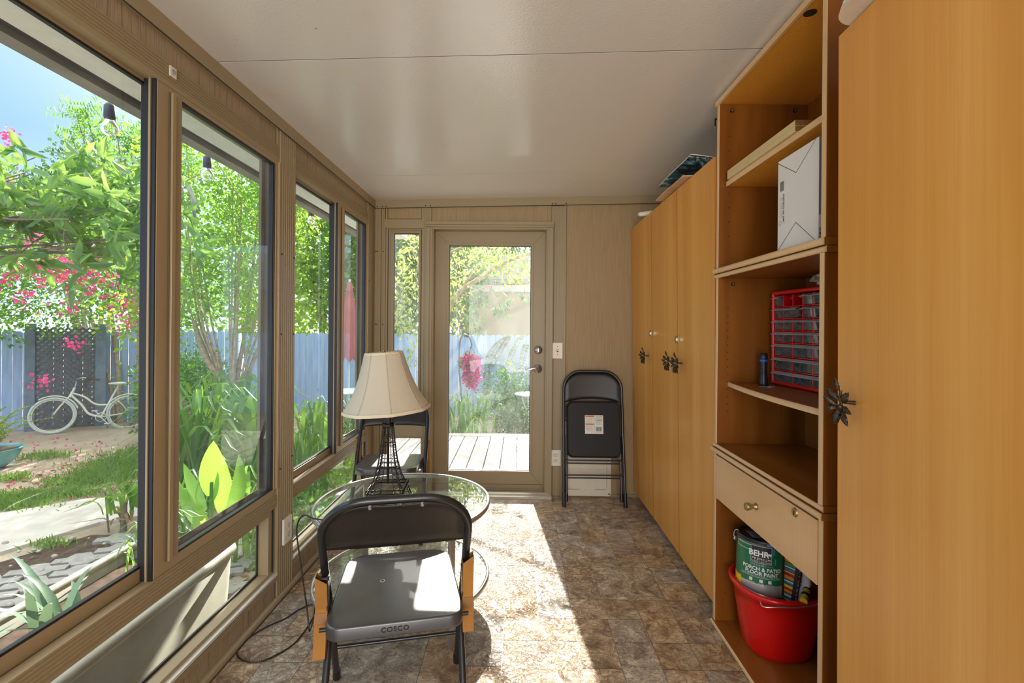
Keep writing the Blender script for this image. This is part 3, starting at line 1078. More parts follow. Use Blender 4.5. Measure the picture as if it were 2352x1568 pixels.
mb = MB()
frame_xz(mb, YB + 0.01, YB + 0.07, -1.036, -0.742, 0.525, 2.040, 0.016, 0.016, 0.006, 0.010, 0)
frame_xz(mb, YB + 0.020, YB + 0.06, -1.020, -0.758, 0.531, 2.030, 0.022, 0.008, 0.006, 0.014, 0)
frame_xz(mb, YB + 0.014, YB + 0.05, -0.998, -0.766, 0.537, 2.016, 0.024, 0.014, 0.008, 0.012, 0)
mb.box(-1.0200, YB + 0.009, 0.53, -1.0165, YB + 0.012, 2.03, 1)
mb.box(-0.7600, YB + 0.009, 0.53, -0.7570, YB + 0.012, 2.03, 1)
frame_xz(mb, YB + 0.025, YB + 0.040, -0.974, -0.780, 0.545, 2.004, 0.003, 0.003, 0.003, 0.005, 1)
frame_xz(mb, YB + 0.01, YB + 0.06, -1.036, -0.742, 0.165, 0.440, 0.028, 0.012, 0.012, 0.016, 0)
wf = mb.build('window_frame', [M['taupe'], M['gasket']], w, 0.0012)
gb = MB()
gy = YB + 0.034
gb.add([(-0.974, gy, 0.545), (-0.780, gy, 0.545), (-0.780, gy, 2.004), (-0.974, gy, 2.004)], [(0, 1, 2, 3)])
gb.build('glass_pane', M['glass_dirty'], wf)
gb = MB()
gb.add([(-1.008, gy, 0.177), (-0.754, gy, 0.177), (-0.754, gy, 0.424), (-1.008, gy, 0.424)], [(0, 1, 2, 3)])
gb.build('glass_pane', M['glass'], wf)

# ---- door
d = bpy.data.objects.new('door_1', None)
COL.objects.link(d)
d['kind'] = 'structure'
mb = MB()
DL, DR = -0.672, 0.204
YS = YB + 0.072
prof = lambda x: x
# casing: two stepped bands
for (xa, xb, ya) in [(-0.713, -0.690, YB - 0.030), (-0.692, -0.672, YB - 0.022), (-0.676, -0.6625, YB - 0.012)]:
    mb.box(xa, ya, 0.0, xb, YB + 0.115, 2.045, 0)
for (xa, xb, ya) in [(0.226, 0.252, YB - 0.030), (0.210, 0.228, YB - 0.022), (0.2005, 0.214, YB - 0.012)]:
    mb.box(xa, ya, 0.0, xb, YB + 0.115, 2.045, 0)
mb.box(-0.718, YB - 0.034, 2.064, 0.256, YB + 0.06, 2.088, 0)
mb.box(-0.718, YB - 0.030, 2.048, 0.256, YB + 0.06, 2.0635, 0)
mb.box(-0.70, YB - 0.018, 2.031, 0.236, YS - 0.001, 2.0485, 0)
mb.box(-0.70, YS - 0.002, 2.043, 0.236, YS + 0.045, 2.0485, 0)
mb.build('door_frame', M['taupe'], d, 0.0015)
mb = MB()
yd0, yd1 = YS, YS + 0.042
gx0, gx1, gz0, gz1 = -0.553, 0.0865, 0.163, 1.922
# mitred slab faces
o_ = [(DL, 0.014), (DR, 0.014), (DR, 2.041), (DL, 2.041)]
i_ = [(gx0 - 0.016, gz0 - 0.016), (gx1 + 0.016, gz0 - 0.016), (gx1 + 0.016, gz1 + 0.016), (gx0 - 0.016, gz1 + 0.016)]
for k in range(4):
    a, b = o_[k], o_[(k + 1) % 4]
    c2, d2 = i_[(k + 1) % 4], i_[k]
    e = 0.0012
    cx = (a[0] + b[0] + c2[0] + d2[0]) / 4
    czz = (a[1] + b[1] + c2[1] + d2[1]) / 4
    poly = [(p[0] + (cx - p[0]) * 0.002, p[1] + (czz - p[1]) * 0.002) for p in (a, b, c2, d2)]
    mb.prism(poly, 'y', yd0, yd1, 0)
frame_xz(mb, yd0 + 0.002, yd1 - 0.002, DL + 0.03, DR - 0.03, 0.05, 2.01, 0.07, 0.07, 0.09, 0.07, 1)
frame_xz(mb, yd0 - 0.006, yd1, gx0 - 0.018, gx1 + 0.018, gz0 - 0.018, gz1 + 0.018, 0.0175, 0.0175, 0.0175, 0.0175, 0)
frame_xz(mb, yd0 + 0.010, yd1 - 0.01, gx0 - 0.001, gx1 + 0.001, gz0 - 0.001, gz1 + 0.001, 0.004, 0.004, 0.004, 0.005, 2)
mb.box(DL + 0.005, yd0 - 0.002, 0.057, DR - 0.004, yd0 + 0.001, 0.060, 1)
slab = mb.build('door_slab', [M['taupe'], M['taupe_dark'], M['gasket']], d, 0.001)
gb = MB()
gy = YS + 0.020
gb.add([(gx0, gy, gz0), (gx1, gy, gz0), (gx1, gy, gz1), (gx0, gy, gz1)], [(0, 1, 2, 3)])
gb.build('glass_pane', M['glass_dirty'], slab)
mb = MB()
mb.lathe([(0, 0.0), (0.031, 0.0), (0.033, 0.004), (0.031, 0.010), (0.022, 0.014), (0.019, 0.020), (0, 0.021)], 24,
         mat=Matrix.Translation((0.148, yd0 - 0.001, 1.110)) @ Matrix.Rotation(R(90), 4, 'X'))
mb.box(0.1455, yd0 - 0.034, 1.098, 0.1505, yd0 - 0.018, 1.122, 0)
tag(mb.build('deadbolt', M['nickel'], d), 'round satin nickel deadbolt')
mb = MB()
mb.lathe([(0, 0.0), (0.033, 0.0), (0.034, 0.005), (0.027, 0.013), (0.013, 0.016), (0.012, 0.045), (0, 0.046)], 24,
         mat=Matrix.Translation((0.146, yd0 - 0.001, 0.963)) @ Matrix.Rotation(R(90), 4, 'X'))
lv = bez([(0.146 + dx_, yd0 + dy_, 0.963 + dz_) for dx_, dy_, dz_ in [(0, -0.043, 0), (-0.021, -0.050, 0.006), (-0.043, -0.050, 0.003), (-0.068, -0.050, -0.008), (-0.085, -0.049, -0.007), (-0.093, -0.048, 0.003), (-0.086, -0.047, 0.007)]], 6)
mb.tube(lv, [0.0085] * 8 + [0.0075] * (len(lv) - 16) + [0.005] * 8, 10)
tag(mb.build('door_handle', M['nickel'], d), 'curved satin nickel lever')
mb = MB()
mb.prism([(3.555, 0.0), (3.555, 0.016), (3.565, 0.020), (3.60, 0.022), (3.615, 0.028), (3.70, 0.012), (3.76, 0.012), (3.76, 0.0)], 'x', -0.70, 0.252)
tag(mb.build('threshold', M['threshold'], d), 'pale metal door threshold')
mb = MB()
mb.box(DL, yd0 - 0.008, 0.013, DR, yd0, 0.028)
mb.build('door_sweep', M['taupe'], d)

# ---- right wall (behind the cabinets)
mb = MB()
mb.box(XR, YR, -0.02, XR + 0.06, YB + 0.05, 2.36, 0)
struct('wall_right', mb, [M['box_white']])
mb = MB()
mb.box(0.352, YB - 0.008, 0.0, XR, YB + 0.004, 0.018, 0)
struct('baseboard_back', mb, M['taupe'])


# ---- switch and outlet plates
def plate_back(name, x0, x1, z0, z1, kind):
    mb = MB()
    mb.box(x0, YB - 0.018, z0, x1, YB - 0.006, z1, 0)
    return mb


def outlet_mesh(kind):
    """plate centred at origin facing -y, 0.075 x 0.12"""
    mb = MB()
    mb.box(-0.038, -0.006, -0.060, 0.038, 0.004, 0.060, 0)
    if kind == 'outlet':
        for zc in (0.021, -0.021):
            pr = [(0.0165 * math.cos(a), max(-0.0135, min(0.0135, 0.0165 * math.sin(a)))) for a in [2 * math.pi * i / 24 for i in range(24)]]
            mb.prism([(p[0], zc + p[1]) for p in pr], 'y', -0.0085, -0.005, 1)
            mb.prism([(p[0] * 1.06, zc + p[1] * 1.06) for p in pr], 'y', -0.0065, -0.005, 2)
            mb.box(-0.0075, -0.0090, zc, -0.0050, -0.0080, zc + 0.009, 2)
            mb.box(0.0050, -0.0090, zc + 0.001, 0.0070, -0.0080, zc + 0.008, 2)
            mb.tube([(0, -0.0082, zc - 0.007), (0, -0.0091, zc - 0.007)], 0.0028, 10, 2)
        mb.tube([(0, -0.005, 0), (0, -0.0075, 0)], 0.003, 10, 1)
    return mb


o = outlet_mesh('outlet').build('wall_outlet', [M['white_plate'], M['white_vinyl'], M['slot']], None, 0.0008)
o.location = (0.286, YB - 0.010, 0.293)
tag(o, 'white double outlet plate low on the ribbed post right of the door', 'outlet', 'white power outlets')
o2 = o.copy()
COL.objects.link(o2)
o2.location = (XL + 0.009, 2.268, 0.305)
o2.rotation_euler = (0, 0, R(90))
tag(o2, 'white double outlet plate low on the ribbed post between the windows', 'outlet', 'white power outlets')
sw = thing('light_switch', 'white toggle light switch plate beside the door deadbolt', 'light switch', (0.292, YB - 0.010, 1.110))
outlet_mesh('plate').build('switch_plate', M['white_plate'], sw, 0.0008)
mb = MB()
mb.box(-0.006, -0.008, -0.012, 0.006, -0.005, 0.012, 1)
mb.box(-0.0035, -0.017, -0.001, 0.0035, -0.006, 0.009, 0)
mb.tube([(0, -0.0055, 0.03), (0, -0.0075, 0.03)], 0.003, 10, 1)
mb.tube([(0, -0.0055, -0.03), (0, -0.0075, -0.03)], 0.003, 10, 1)
mb.build('toggle', [M['white_plate'], M['slot']], sw)
# little black hook screwed into the ceiling beside the bookcase
mb = MB()
h = at(1643, 272, z=ceil_z(0.97))
mb.tube([h, h + Vector((0, 0, -0.036))], 0.0032, 8)
mb.tube([h + Vector((0, 0, -0.002)), h + Vector((0.014, 0, -0.002))], 0.0032, 8)
tag(mb.build('ceiling_hook', M['screw']), 'small black hook in the ceiling beside the top of the bookcase', 'hook')

# ================================================================ leaf-shaped pulls
def leaf_pull_mb():
    """bronze twig with leaves; stands off -x from the door, centred at origin; y sideways, z up"""
    mb = MB()
    mb.tube([(0.0, 0, 0), (-0.030, 0.004, 0.002)], [0.0055, 0.004], 10)
    mb.tube(bez([(-0.030, 0.004, 0.030), (-0.033, 0.003, 0.012), (-0.032, 0.0, 0.0), (-0.034, -0.002, -0.014), (-0.033, 0.004, -0.024)], 4), 0.0035, 8)
    mb.sphere((-0.034, -0.0005, -0.010), 0.007, 10, 6)

    def leaf(p, d, L, W, up=(-0.72, -0.70, 0.1)):
        W = W * 0.98
        L = L * 1.12
        p = Vector(p)
        d = Vector(d).normalized()
        n = Vector(up)
        n = (n - d * n.dot(d)).normalized()
        s = d.cross(n)
        prof = [0.06, 0.55, 0.92, 1.0, 0.86, 0.55, 0.04]
        v = []
        m = len(prof)
        for i, w in enumerate(prof):
            t = i / (m - 1)
            c = p + d * (L * t) + n * (0.010 * math.sin(t * 2.4))
            for sg, hh in ((-1, 0.0), (-0.5, -0.0012), (0, 0.0018), (0.5, -0.0012), (1, 0.0)):
                v.append(c + s * (sg * w * W / 2) + n * (hh if i not in (0, m - 1) else 0))
            v.append(c - n * 0.0022)
        f = []
        for i in range(m - 1):
            a, b = i * 6, (i + 1) * 6
            for k in range(4):
                f.append((a + k, a + k + 1, b + k + 1, b + k))
            f.append((a + 4, a + 5, b + 5, b + 4))
            f.append((a + 5, a + 0, b + 0, b + 5))
        mb.add(v, f, 0, True)
        # veins
        for i in range(1, m - 1):
            t = i / (m - 1)
            c = p + d * (L * t) + n * (0.010 * math.sin(t * 2.4) + 0.0015)
            for sg in (-1, 1):
                mb.tube([c, c + s * (sg * prof[i] * W * 0.40) + d * 0.005], 0.0006, 4)
    c = (-0.033, 0.0, 0.0)
    leaf((-0.032, 0.006, 0.026), (-0.1, 0.28, 1.0), 0.030, 0.011)
    leaf((-0.033, 0.004, 0.004), (-0.25, 0.72, 0.62), 0.036, 0.017)
    leaf((-0.034, 0.006, -0.010), (-0.7, 0.9, 0.75), 0.034, 0.013)
    leaf((-0.031, -0.004, 0.0), (0.1, -0.55, 0.75), 0.034, 0.019)
    leaf((-0.032, -0.006, -0.008), (0.15, -0.85, -0.42), 0.033, 0.015)
    leaf((-0.033, -0.004, -0.018), (0.05, -0.62, -0.85), 0.040, 0.015)
    leaf((-0.036, 0.004, -0.014), (-0.15, 0.06, -1.0), 0.034, 0.018)
    leaf((-0.030, 0.010, -0.018), (0.1, 0.30, -0.95), 0.034, 0.012)
    leaf((-0.036, 0.010, -0.010), (-0.6, 0.6, -0.45), 0.018, 0.016)
    return mb


PULL = leaf_pull_mb()


def pull(parent, y, z, x, scale=1.0):
    m = MB()
    m.add([Vector(v) * scale + Vector((x, y, z)) for v in PULL.v], PULL.f, 0, True)
    return tag(m.build('leaf_handle', M['bronze'], parent), 'dark bronze handle shaped like a leafy twig')


CT = 2.045     # cabinet height
CF = -0.018    # door face in cabinet space (x = 0 is the carcass front)


def latch(parent, y, z, x):
    mb = MB()
    mb.box(x - 0.006, y - 0.026, z - 0.019, x, y - 0.003, z + 0.019, 0)
    mb.box(x - 0.006, y + 0.003, z - 0.019, x, y + 0.026, z + 0.019, 0)
    mb.box(x - 0.015, y - 0.020, z - 0.009, x - 0.006, y + 0.016, z + 0.009, 1)
    mb.tube([(x - 0.018, y - 0.012, z), (x - 0.008, y - 0.012, z)], 0.006, 10, 1)
    for a in (-0.02, 0.02):
        for b in (-0.013, 0.013):
            mb.sphere((x - 0.0065, y + a, z + b), 0.003, 8, 4, 0)
    return mb.build('latch', [M['brass'], M['nickel']], parent, 0.0008)


def tall_cabinet(label, group, origin, tilt, doors, rz=0.0, depth=0.345, hz=1.104):
    """origin = front bottom corner at far end; cabinet runs toward -y from there. doors: list of (y_far, y_near)"""
    t = thing('tall_cabinet', label, 'cabinet', origin, rz, group)
    t.rotation_euler = (0, tilt, rz)
    yf, yn = doors[0][0], doors[-1][1]
    mb = MB()
    th = 0.017
    mb.box(0, yf - th, 0.06, depth, yf, CT, 0)
    mb.box(0, yn, 0.06, depth, yn + th, CT, 0)
    mb.box(0.002, yn + th, CT - th, depth, yf - th, CT, 0)
    mb.box(0.002, yn + th, 0.06, depth, yf - th, 0.06 + th, 0)
    mb.box(depth - 0.005, yn, 0.06, depth, yf, CT, 0)
    mb.build('cabinet_body', M['oak'], t, 0.0008)
    for y in (yf - 0.06, yn + 0.06):
        for x in (0.05, depth - 0.06):
            fb = MB()
            fb.box(x, y - 0.015, 0.0, x + 0.035, y + 0.015, 0.06, 0)
            fb.build('foot', M['white_vinyl'], t)
    out = []
    for (a, b, hy) in doors:
        m = MB()
        m.box(CF, b + 0.003, 0.058, -0.001, a - 0.003, CT, 0)
        for yy in (a - 0.004, b + 0.004):
            m.box(CF - 0.0004, yy - 0.0018, 0.058, -0.001, yy + 0.0018, CT - 0.0003, 1)
        dd = m.build('door', [M['oak'], M['oak_deep']], t, 0.0012)
        if hy is not None:
            pull(dd, hy, hz, CF)
        out.append(dd)
    return t, out


# far single unit, middle double unit
XC = 0.882
t1, d1 = tall_cabinet('orange beech tall cabinet in the far corner beside the back wall', 'tall beech cabinets along the right wall', (XC + 0.016, 3.628, 0.0), -0.0155,
                      [(0.0, -0.524, -0.452)])
t2, d2 = tall_cabinet('orange beech double-door cabinet with a magazine lying on its top', 'tall beech cabinets along the right wall', (XC + 0.018, 3.098, 0.0), -0.0155,
                      [(0.0, -0.496, -0.425), (-0.500, -0.990, -0.572)])
latch(t1, -0.520, 1.255, CF)
latch(t2, -0.498, 1.228, CF)
# nearest cabinet, standing slightly askew
t3, d3 = tall_cabinet('nearest orange beech cabinet filling the right edge of the view', 'tall beech cabinets along the right wall', (0.846, 1.237, 0.0), -0.0055,
                      [(0.0, -0.53, -0.072), (-0.534, -1.06, -1.00)], rz=-0.066, depth=0.34, hz=1.112)

# ================================================================ bookcase
bc = thing('bookcase', 'open brown bookcase with a drawer, standing between the beech cabinets', 'bookcase', (0, 0, 0))
BX0, BX1 = 0.860, 1.245
Y0, Y1 = 1.352, 2.100
TH = 0.020


def side_panel(y0, y1, z0, z1, nm='side_panel'):
    mb = MB()
    mb.box(BX0 + 0.0025, y0, z0, BX1, y1, z1, 0)
    mb.box(BX0, y0 + 0.0005, z0, BX0 + 0.003, y1 - 0.0005, z1, 1)
    # shelf pin holes on the inner face
    yy = y1 + 0.0003 if y0 < 1.6 else y0 - 0.0003
    for x in (BX0 + 0.045, BX1 - 0.06):
        k = 0
        z = z0 + 0.14
        while z < z1 - 0.12:
            mb.tube([(x, yy - 0.0005, z), (x, yy + 0.0005, z)], 0.0026, 8, 2)
            z += 0.032 if z1 < 1.6 and z0 > 0.5 else 0.062
    return mb.build(nm, [M['cherry'], M['edge'], M['slot']], bc, 0.0008)


side_panel(Y1 - TH, Y1, 0.0, 0.752)
side_panel(Y0, Y0 + TH, 0.0, 0.752)
side_panel(Y1 - TH - 0.004, Y1 - 0.004, 0.790, 1.508)
side_panel(Y0 + 0.004, Y0 + TH + 0.004, 0.790, 1.508)
side_panel(Y1 - TH - 0.004, Y1 - 0.004, 1.550, 2.262)
side_panel(Y0 + 0.0, Y0 + TH, 1.550, 2.262)
mb = MB()
mb.box(BX1 - 0.004, Y0, 0.0, BX1, Y1, 2.27, 0)
mb.build('back_panel', M['cherry'], bc)


def board(name, z0, z1, x0=None, y0=None, y1=None, mats=None, round_=False, over=0.0):
    x0 = BX0 if x0 is None else x0
    y0 = Y0 + TH if y0 is None else y0
    y1 = Y1 - TH if y1 is None else y1
    mb = MB()
    mb.box(x0 + 0.004, y0, z0, BX1 - 0.006, y1, z1, 0)
    if round_:
        h = (z1 - z0) / 2
        zc = (z0 + z1) / 2
        poly = [(x0 + 0.006, z0)] + [(x0 + 0.006 - h * 0.8 * math.cos(a), zc + h * math.sin(a)) for a in [-1.4, -1.0, -0.5, 0, 0.5, 1.0, 1.4]] + [(x0 + 0.006, z1)]
        mb.prism(poly[::-1], 'y', y0, y1, 1, True)
    else:
        mb.box(x0, y0, z0, x0 + 0.0045, y1, z1, 1)
    return mb.build(name, mats or [M['cherry_flat'], M['edge']], bc, 0.0006)


# ledges between the stacked sections, with rounded pale noses
board('ledge', 0.752, 0.772, BX0 - 0.012, Y0 - 0.006, Y1 + 0.006, round_=True)
board('ledge', 0.773, 0.790, BX0 - 0.004, Y0 - 0.002, Y1 + 0.002, round_=True)
board('ledge', 1.508, 1.527, BX0 - 0.002, Y0 - 0.004, Y1 + 0.002, round_=True)
board('ledge', 1.528, 1.550, BX0 - 0.010, Y0 - 0.006, Y1 + 0.006, round_=True)
board('bottom_board', 0.0, 0.020, BX0 - 0.010, Y0 + 0.0, Y1, round_=True)
# top board: raw orange chipboard underneath with one finger hole
mb = MB()
mb.box(BX0 + 0.004, Y0, 2.264, BX1, Y1 + 0.002, 2.282, 0)
mb.box(BX0 - 0.006, Y0, 2.262, BX0 + 0.005, Y1 + 0.004, 2.284, 1)
hp = at(1861, 30, z=2.2635)
mb.disc((hp.x, hp.y, 2.2636), 0.019, 20, 'z', 2)
mb.build('top_board', [M['particle'], M['edge'], M['slot']], bc, 0.001)
# adjustable shelf with boards on it (chipboard underside)
mb = MB()
mb.box(0.896, Y0 + TH + 0.001, 1.906, BX1 - 0.006, Y1 - TH - 0.006, 1.926, 0)
mb.box(0.892, Y0 + TH + 0.001, 1.905, 0.8965, Y1 - TH - 0.006, 1.9265, 1)
mb.build('shelf', [M['particle'], M['edge']], bc, 0.0008)
# bowed shelf
N = 14
ya, yb = Y0 + TH + 0.004, Y1 - TH - 0.006
fr = [(0.906 + (0.872 - 0.906) * (i / N) - 0.020 * math.sin(math.pi * i / N), yb + (ya - yb) * i / N) for i in range(N + 1)]
mb = MB()
mb.prism([(BX1 - 0.006, ya), (BX1 - 0.006, yb)] + [(x + 0.003, y) for x, y in fr], 'z', 1.040, 1.058, 0)
for i in range(N):
    (xa, y_a), (xb, y_b) = fr[i], fr[i + 1]
    mb.add([(xa, y_a, 1.040), (xb, y_b, 1.040), (xb, y_b, 1.0585), (xa, y_a, 1.0585), (xa + 0.004, y_a, 1.0585), (xb + 0.004, y_b, 1.0585)],
           [(0, 1, 2, 3), (3, 2, 5, 4)], 1, True)
mb.build('shelf', [M['cherry_flat'], M['edge']], bc)
# black cam bolts
for (x, y, z) in [(BX0 + 0.055, Y1 - TH - 0.005, 2.235), (BX1 - 0.06, Y1 - TH - 0.005, 2.235), (BX0 + 0.065, Y1 - TH - 0.005, 1.482)]:
    m = MB()
    m.tube([(x, y + 0.001, z), (x, y - 0.004, z)], 0.0085, 14, 0)
    m.tube([(x, y - 0.004, z), (x, y - 0.0045, z)], 0.004, 6, 1)
    m.build('cam_bolt', [M['slot'], M['silver']], bc)
# drawer
mb = MB()
mb.box(BX0 - 0.001, Y0 + TH + 0.004, 0.556, BX0 + 0.016, Y1 - TH - 0.004, 0.742, 0)
mb.box(BX0 + 0.016, Y0 + TH + 0.012, 0.570, BX1 - 0.03, Y1 - TH - 0.012, 0.735, 1)
dr = mb.build('drawer', [M['drawer'], M['cherry']], bc, 0.001)
mb = MB()
mb.lathe([(0.0, 0.0), (0.012, 0.0), (0.012, 0.004), (0.0075, 0.010), (0.0075, 0.016), (0.012, 0.024), (0.0145, 0.034), (0.012, 0.040), (0, 0.042)], 18,
         mat=Matrix.Translation((BX0 - 0.001, 1.722, 0.650)) @ Matrix.Rotation(R(-90), 4, 'Y'))
tag(mb.build('knob', M['brass'], dr), 'small brass knob')
mb = MB()
mb.tube([(BX0 - 0.0005, 1.484, 0.722), (BX0 - 0.005, 1.484, 0.722)], [0.0145, 0.0125], 20, 0)
mb.box(BX0 - 0.0056, 1.482, 0.713, BX0 - 0.0048, 1.486, 0.722, 1)
mb.tube([(BX0 - 0.0048, 1.484, 0.724), (BX0 - 0.0056, 1.484, 0.724)], 0.0035, 10, 1)
mb.build('keyhole_plate', [M['brass'], M['slot']], dr)

# ================================================================ things on the bookcase
def boards_on_shelf():
    for k, (z, yy, lab) in enumerate([(1.9275, 2.046, 'lower cream shelf board of the two lying on the top shelf'),
                                      (1.9475, 2.050, 'upper cream shelf board of the two lying on the top shelf')]):
        mb = MB()
        mb.box(0.884 + 0.002 * k, 1.545 + 0.004 * k, z, 1.13, yy, z + 0.0185, 0)
        mb.box(0.8842 + 0.002 * k, 1.5442 + 0.004 * k, z + 0.0008, 1.129, 1.546 + 0.004 * k, z + 0.0177, 1)
        o = mb.build('shelf_board', [M['board_cream'], M['particle_raw']], None, 0.0008)
        tag(o, lab, 'board', 'loose boards on the top shelf')


boards_on_shelf()

# white appliance carton
bx = thing('white_carton', 'white appliance carton with creased flaps on the upper shelf', 'box', (0, 0, 0))
ZB = 1.5515
mb = MB()
x0, x1, y0, y1, z0, z1 = 0.886, 1.16, 1.425, 1.648, ZB, ZB + 0.312
mb.box(x0, y0, z0, x1, y1, z1, 0)
# creases of the end flaps: two triangles drawn by dark gaps
f = x0 - 0.0004
def line(mb, a, b, w=0.0009, mi=1):
    a = Vector((f, a[0], a[1])); b = Vector((f, b[0], b[1]))
    d = (b - a).normalized(); n = Vector((0, -d.z, d.y)) * w
    mb.add([a - n, b - n, b + n, a + n], [(0, 1, 2, 3)], mi)
ymid = (y0 + y1) / 2 + 0.004
line(mb, (y1, z1 - 0.005), (ymid, z1 - 0.070))
line(mb, (ymid, z1 - 0.070), (y0 + 0.014, z1 - 0.001))
line(mb, (y1, z0 + 0.005), (ymid, z0 + 0.082))
line(mb, (ymid, z0 + 0.082), (y0 + 0.010, z0 + 0.003))
mb.build('carton', [M['box_white'], M['black_print']], bx, 0.001)
mb = MB()
# printed side facing the camera
g = y0 - 0.0005
mb.add([(x0 + 0.001, g, z0 + 0.08), (x0 + 0.012, g, z0 + 0.08), (x0 + 0.012, g, z1 - 0.001), (x0 + 0.001, g, z1 - 0.001)], [(0, 1, 2, 3)], 1)
mb.add([(x0 + 0.012, g, z0 + 0.08), (x1, g, z0 + 0.08), (x1, g, z1 - 0.002), (x0 + 0.012, g, z1 - 0.002)], [(0, 1, 2, 3)], 2)
mb.add([(x0 + 0.013, g - 0.0003, z1 - 0.06), (x0 + 0.08, g - 0.0003, z1 - 0.06), (x0 + 0.08, g - 0.0003, z1 - 0.004), (x0 + 0.013, g - 0.0003, z1 - 0.004)], [(0, 1, 2, 3)], 0)
text_mb('salton.', 0.040, lambda x, y, h: (x0 + 0.020 - y, g - 0.0006, z0 + 0.040 + x), mb, 0, bold=0.0009)
text_mb('GRINDER', 0.011, lambda x, y, h: (x0 + 0.0065 - y, g - 0.0006, z0 + 0.020 + x), mb, 0)
mb.build('printed_side', [M['black_print'], M['box_grey'], M['red_print']], bx)
mb = MB()
# barcode and lines of small print on the white face (reading upward)
yb_ = y1 - 0.026
rn = random.Random(3)
z = z0 + 0.205
while z < z0 + 0.236:
    wv = rn.choice([0.0006, 0.0012, 0.0018])
    mb.add([(f, yb_ - 0.012, z), (f, yb_ + 0.012, z), (f, yb_ + 0.012, z + wv), (f, yb_ - 0.012, z + wv)], [(0, 1, 2, 3)], 0)
    z += wv + rn.choice([0.0007, 0.0012])
fl = lambda yo, zo: (lambda x, y, h: (f, yo - y, zo + x))
text_mb('TMG. W/ CONTROL', 0.011, fl(yb_ - 0.010, z0 + 0.145), mb, 0, bold=0.0003)
for i in range(4):
    text_mb('Model data  120V 60Hz  120W', 0.0055, fl(yb_ + 0.010 - 0.006 * i, z0 + 0.150), mb, 1)
for a in range(12):
    an, an2 = a * math.pi / 6, (a + 1) * math.pi / 6
    mb.add([(f, yb_ + 0.010 + 0.008 * math.cos(an), z0 + 0.098 + 0.008 * math.sin(an)), (f, yb_ + 0.010 + 0.008 * math.cos(an2), z0 + 0.098 + 0.008 * math.sin(an2)),
            (f, yb_ + 0.010 + 0.0068 * math.cos(an2), z0 + 0.098 + 0.0068 * math.sin(an2)), (f, yb_ + 0.010 + 0.0068 * math.cos(an), z0 + 0.098 + 0.0068 * math.sin(an))], [(0, 1, 2, 3)], 0)
mb.build('small_print', [M['black_print'], M['grey_print']], bx)

# ---- red parts organiser with frosted drawers
org = thing('parts_organizer', 'red plastic small-parts organizer with clear drawers', 'parts organizer', (1.064, 2.020, 1.0590), R(4.0))
ZS = 0.0
W_, H_, D_ = 0.50, 0.388, 0.15


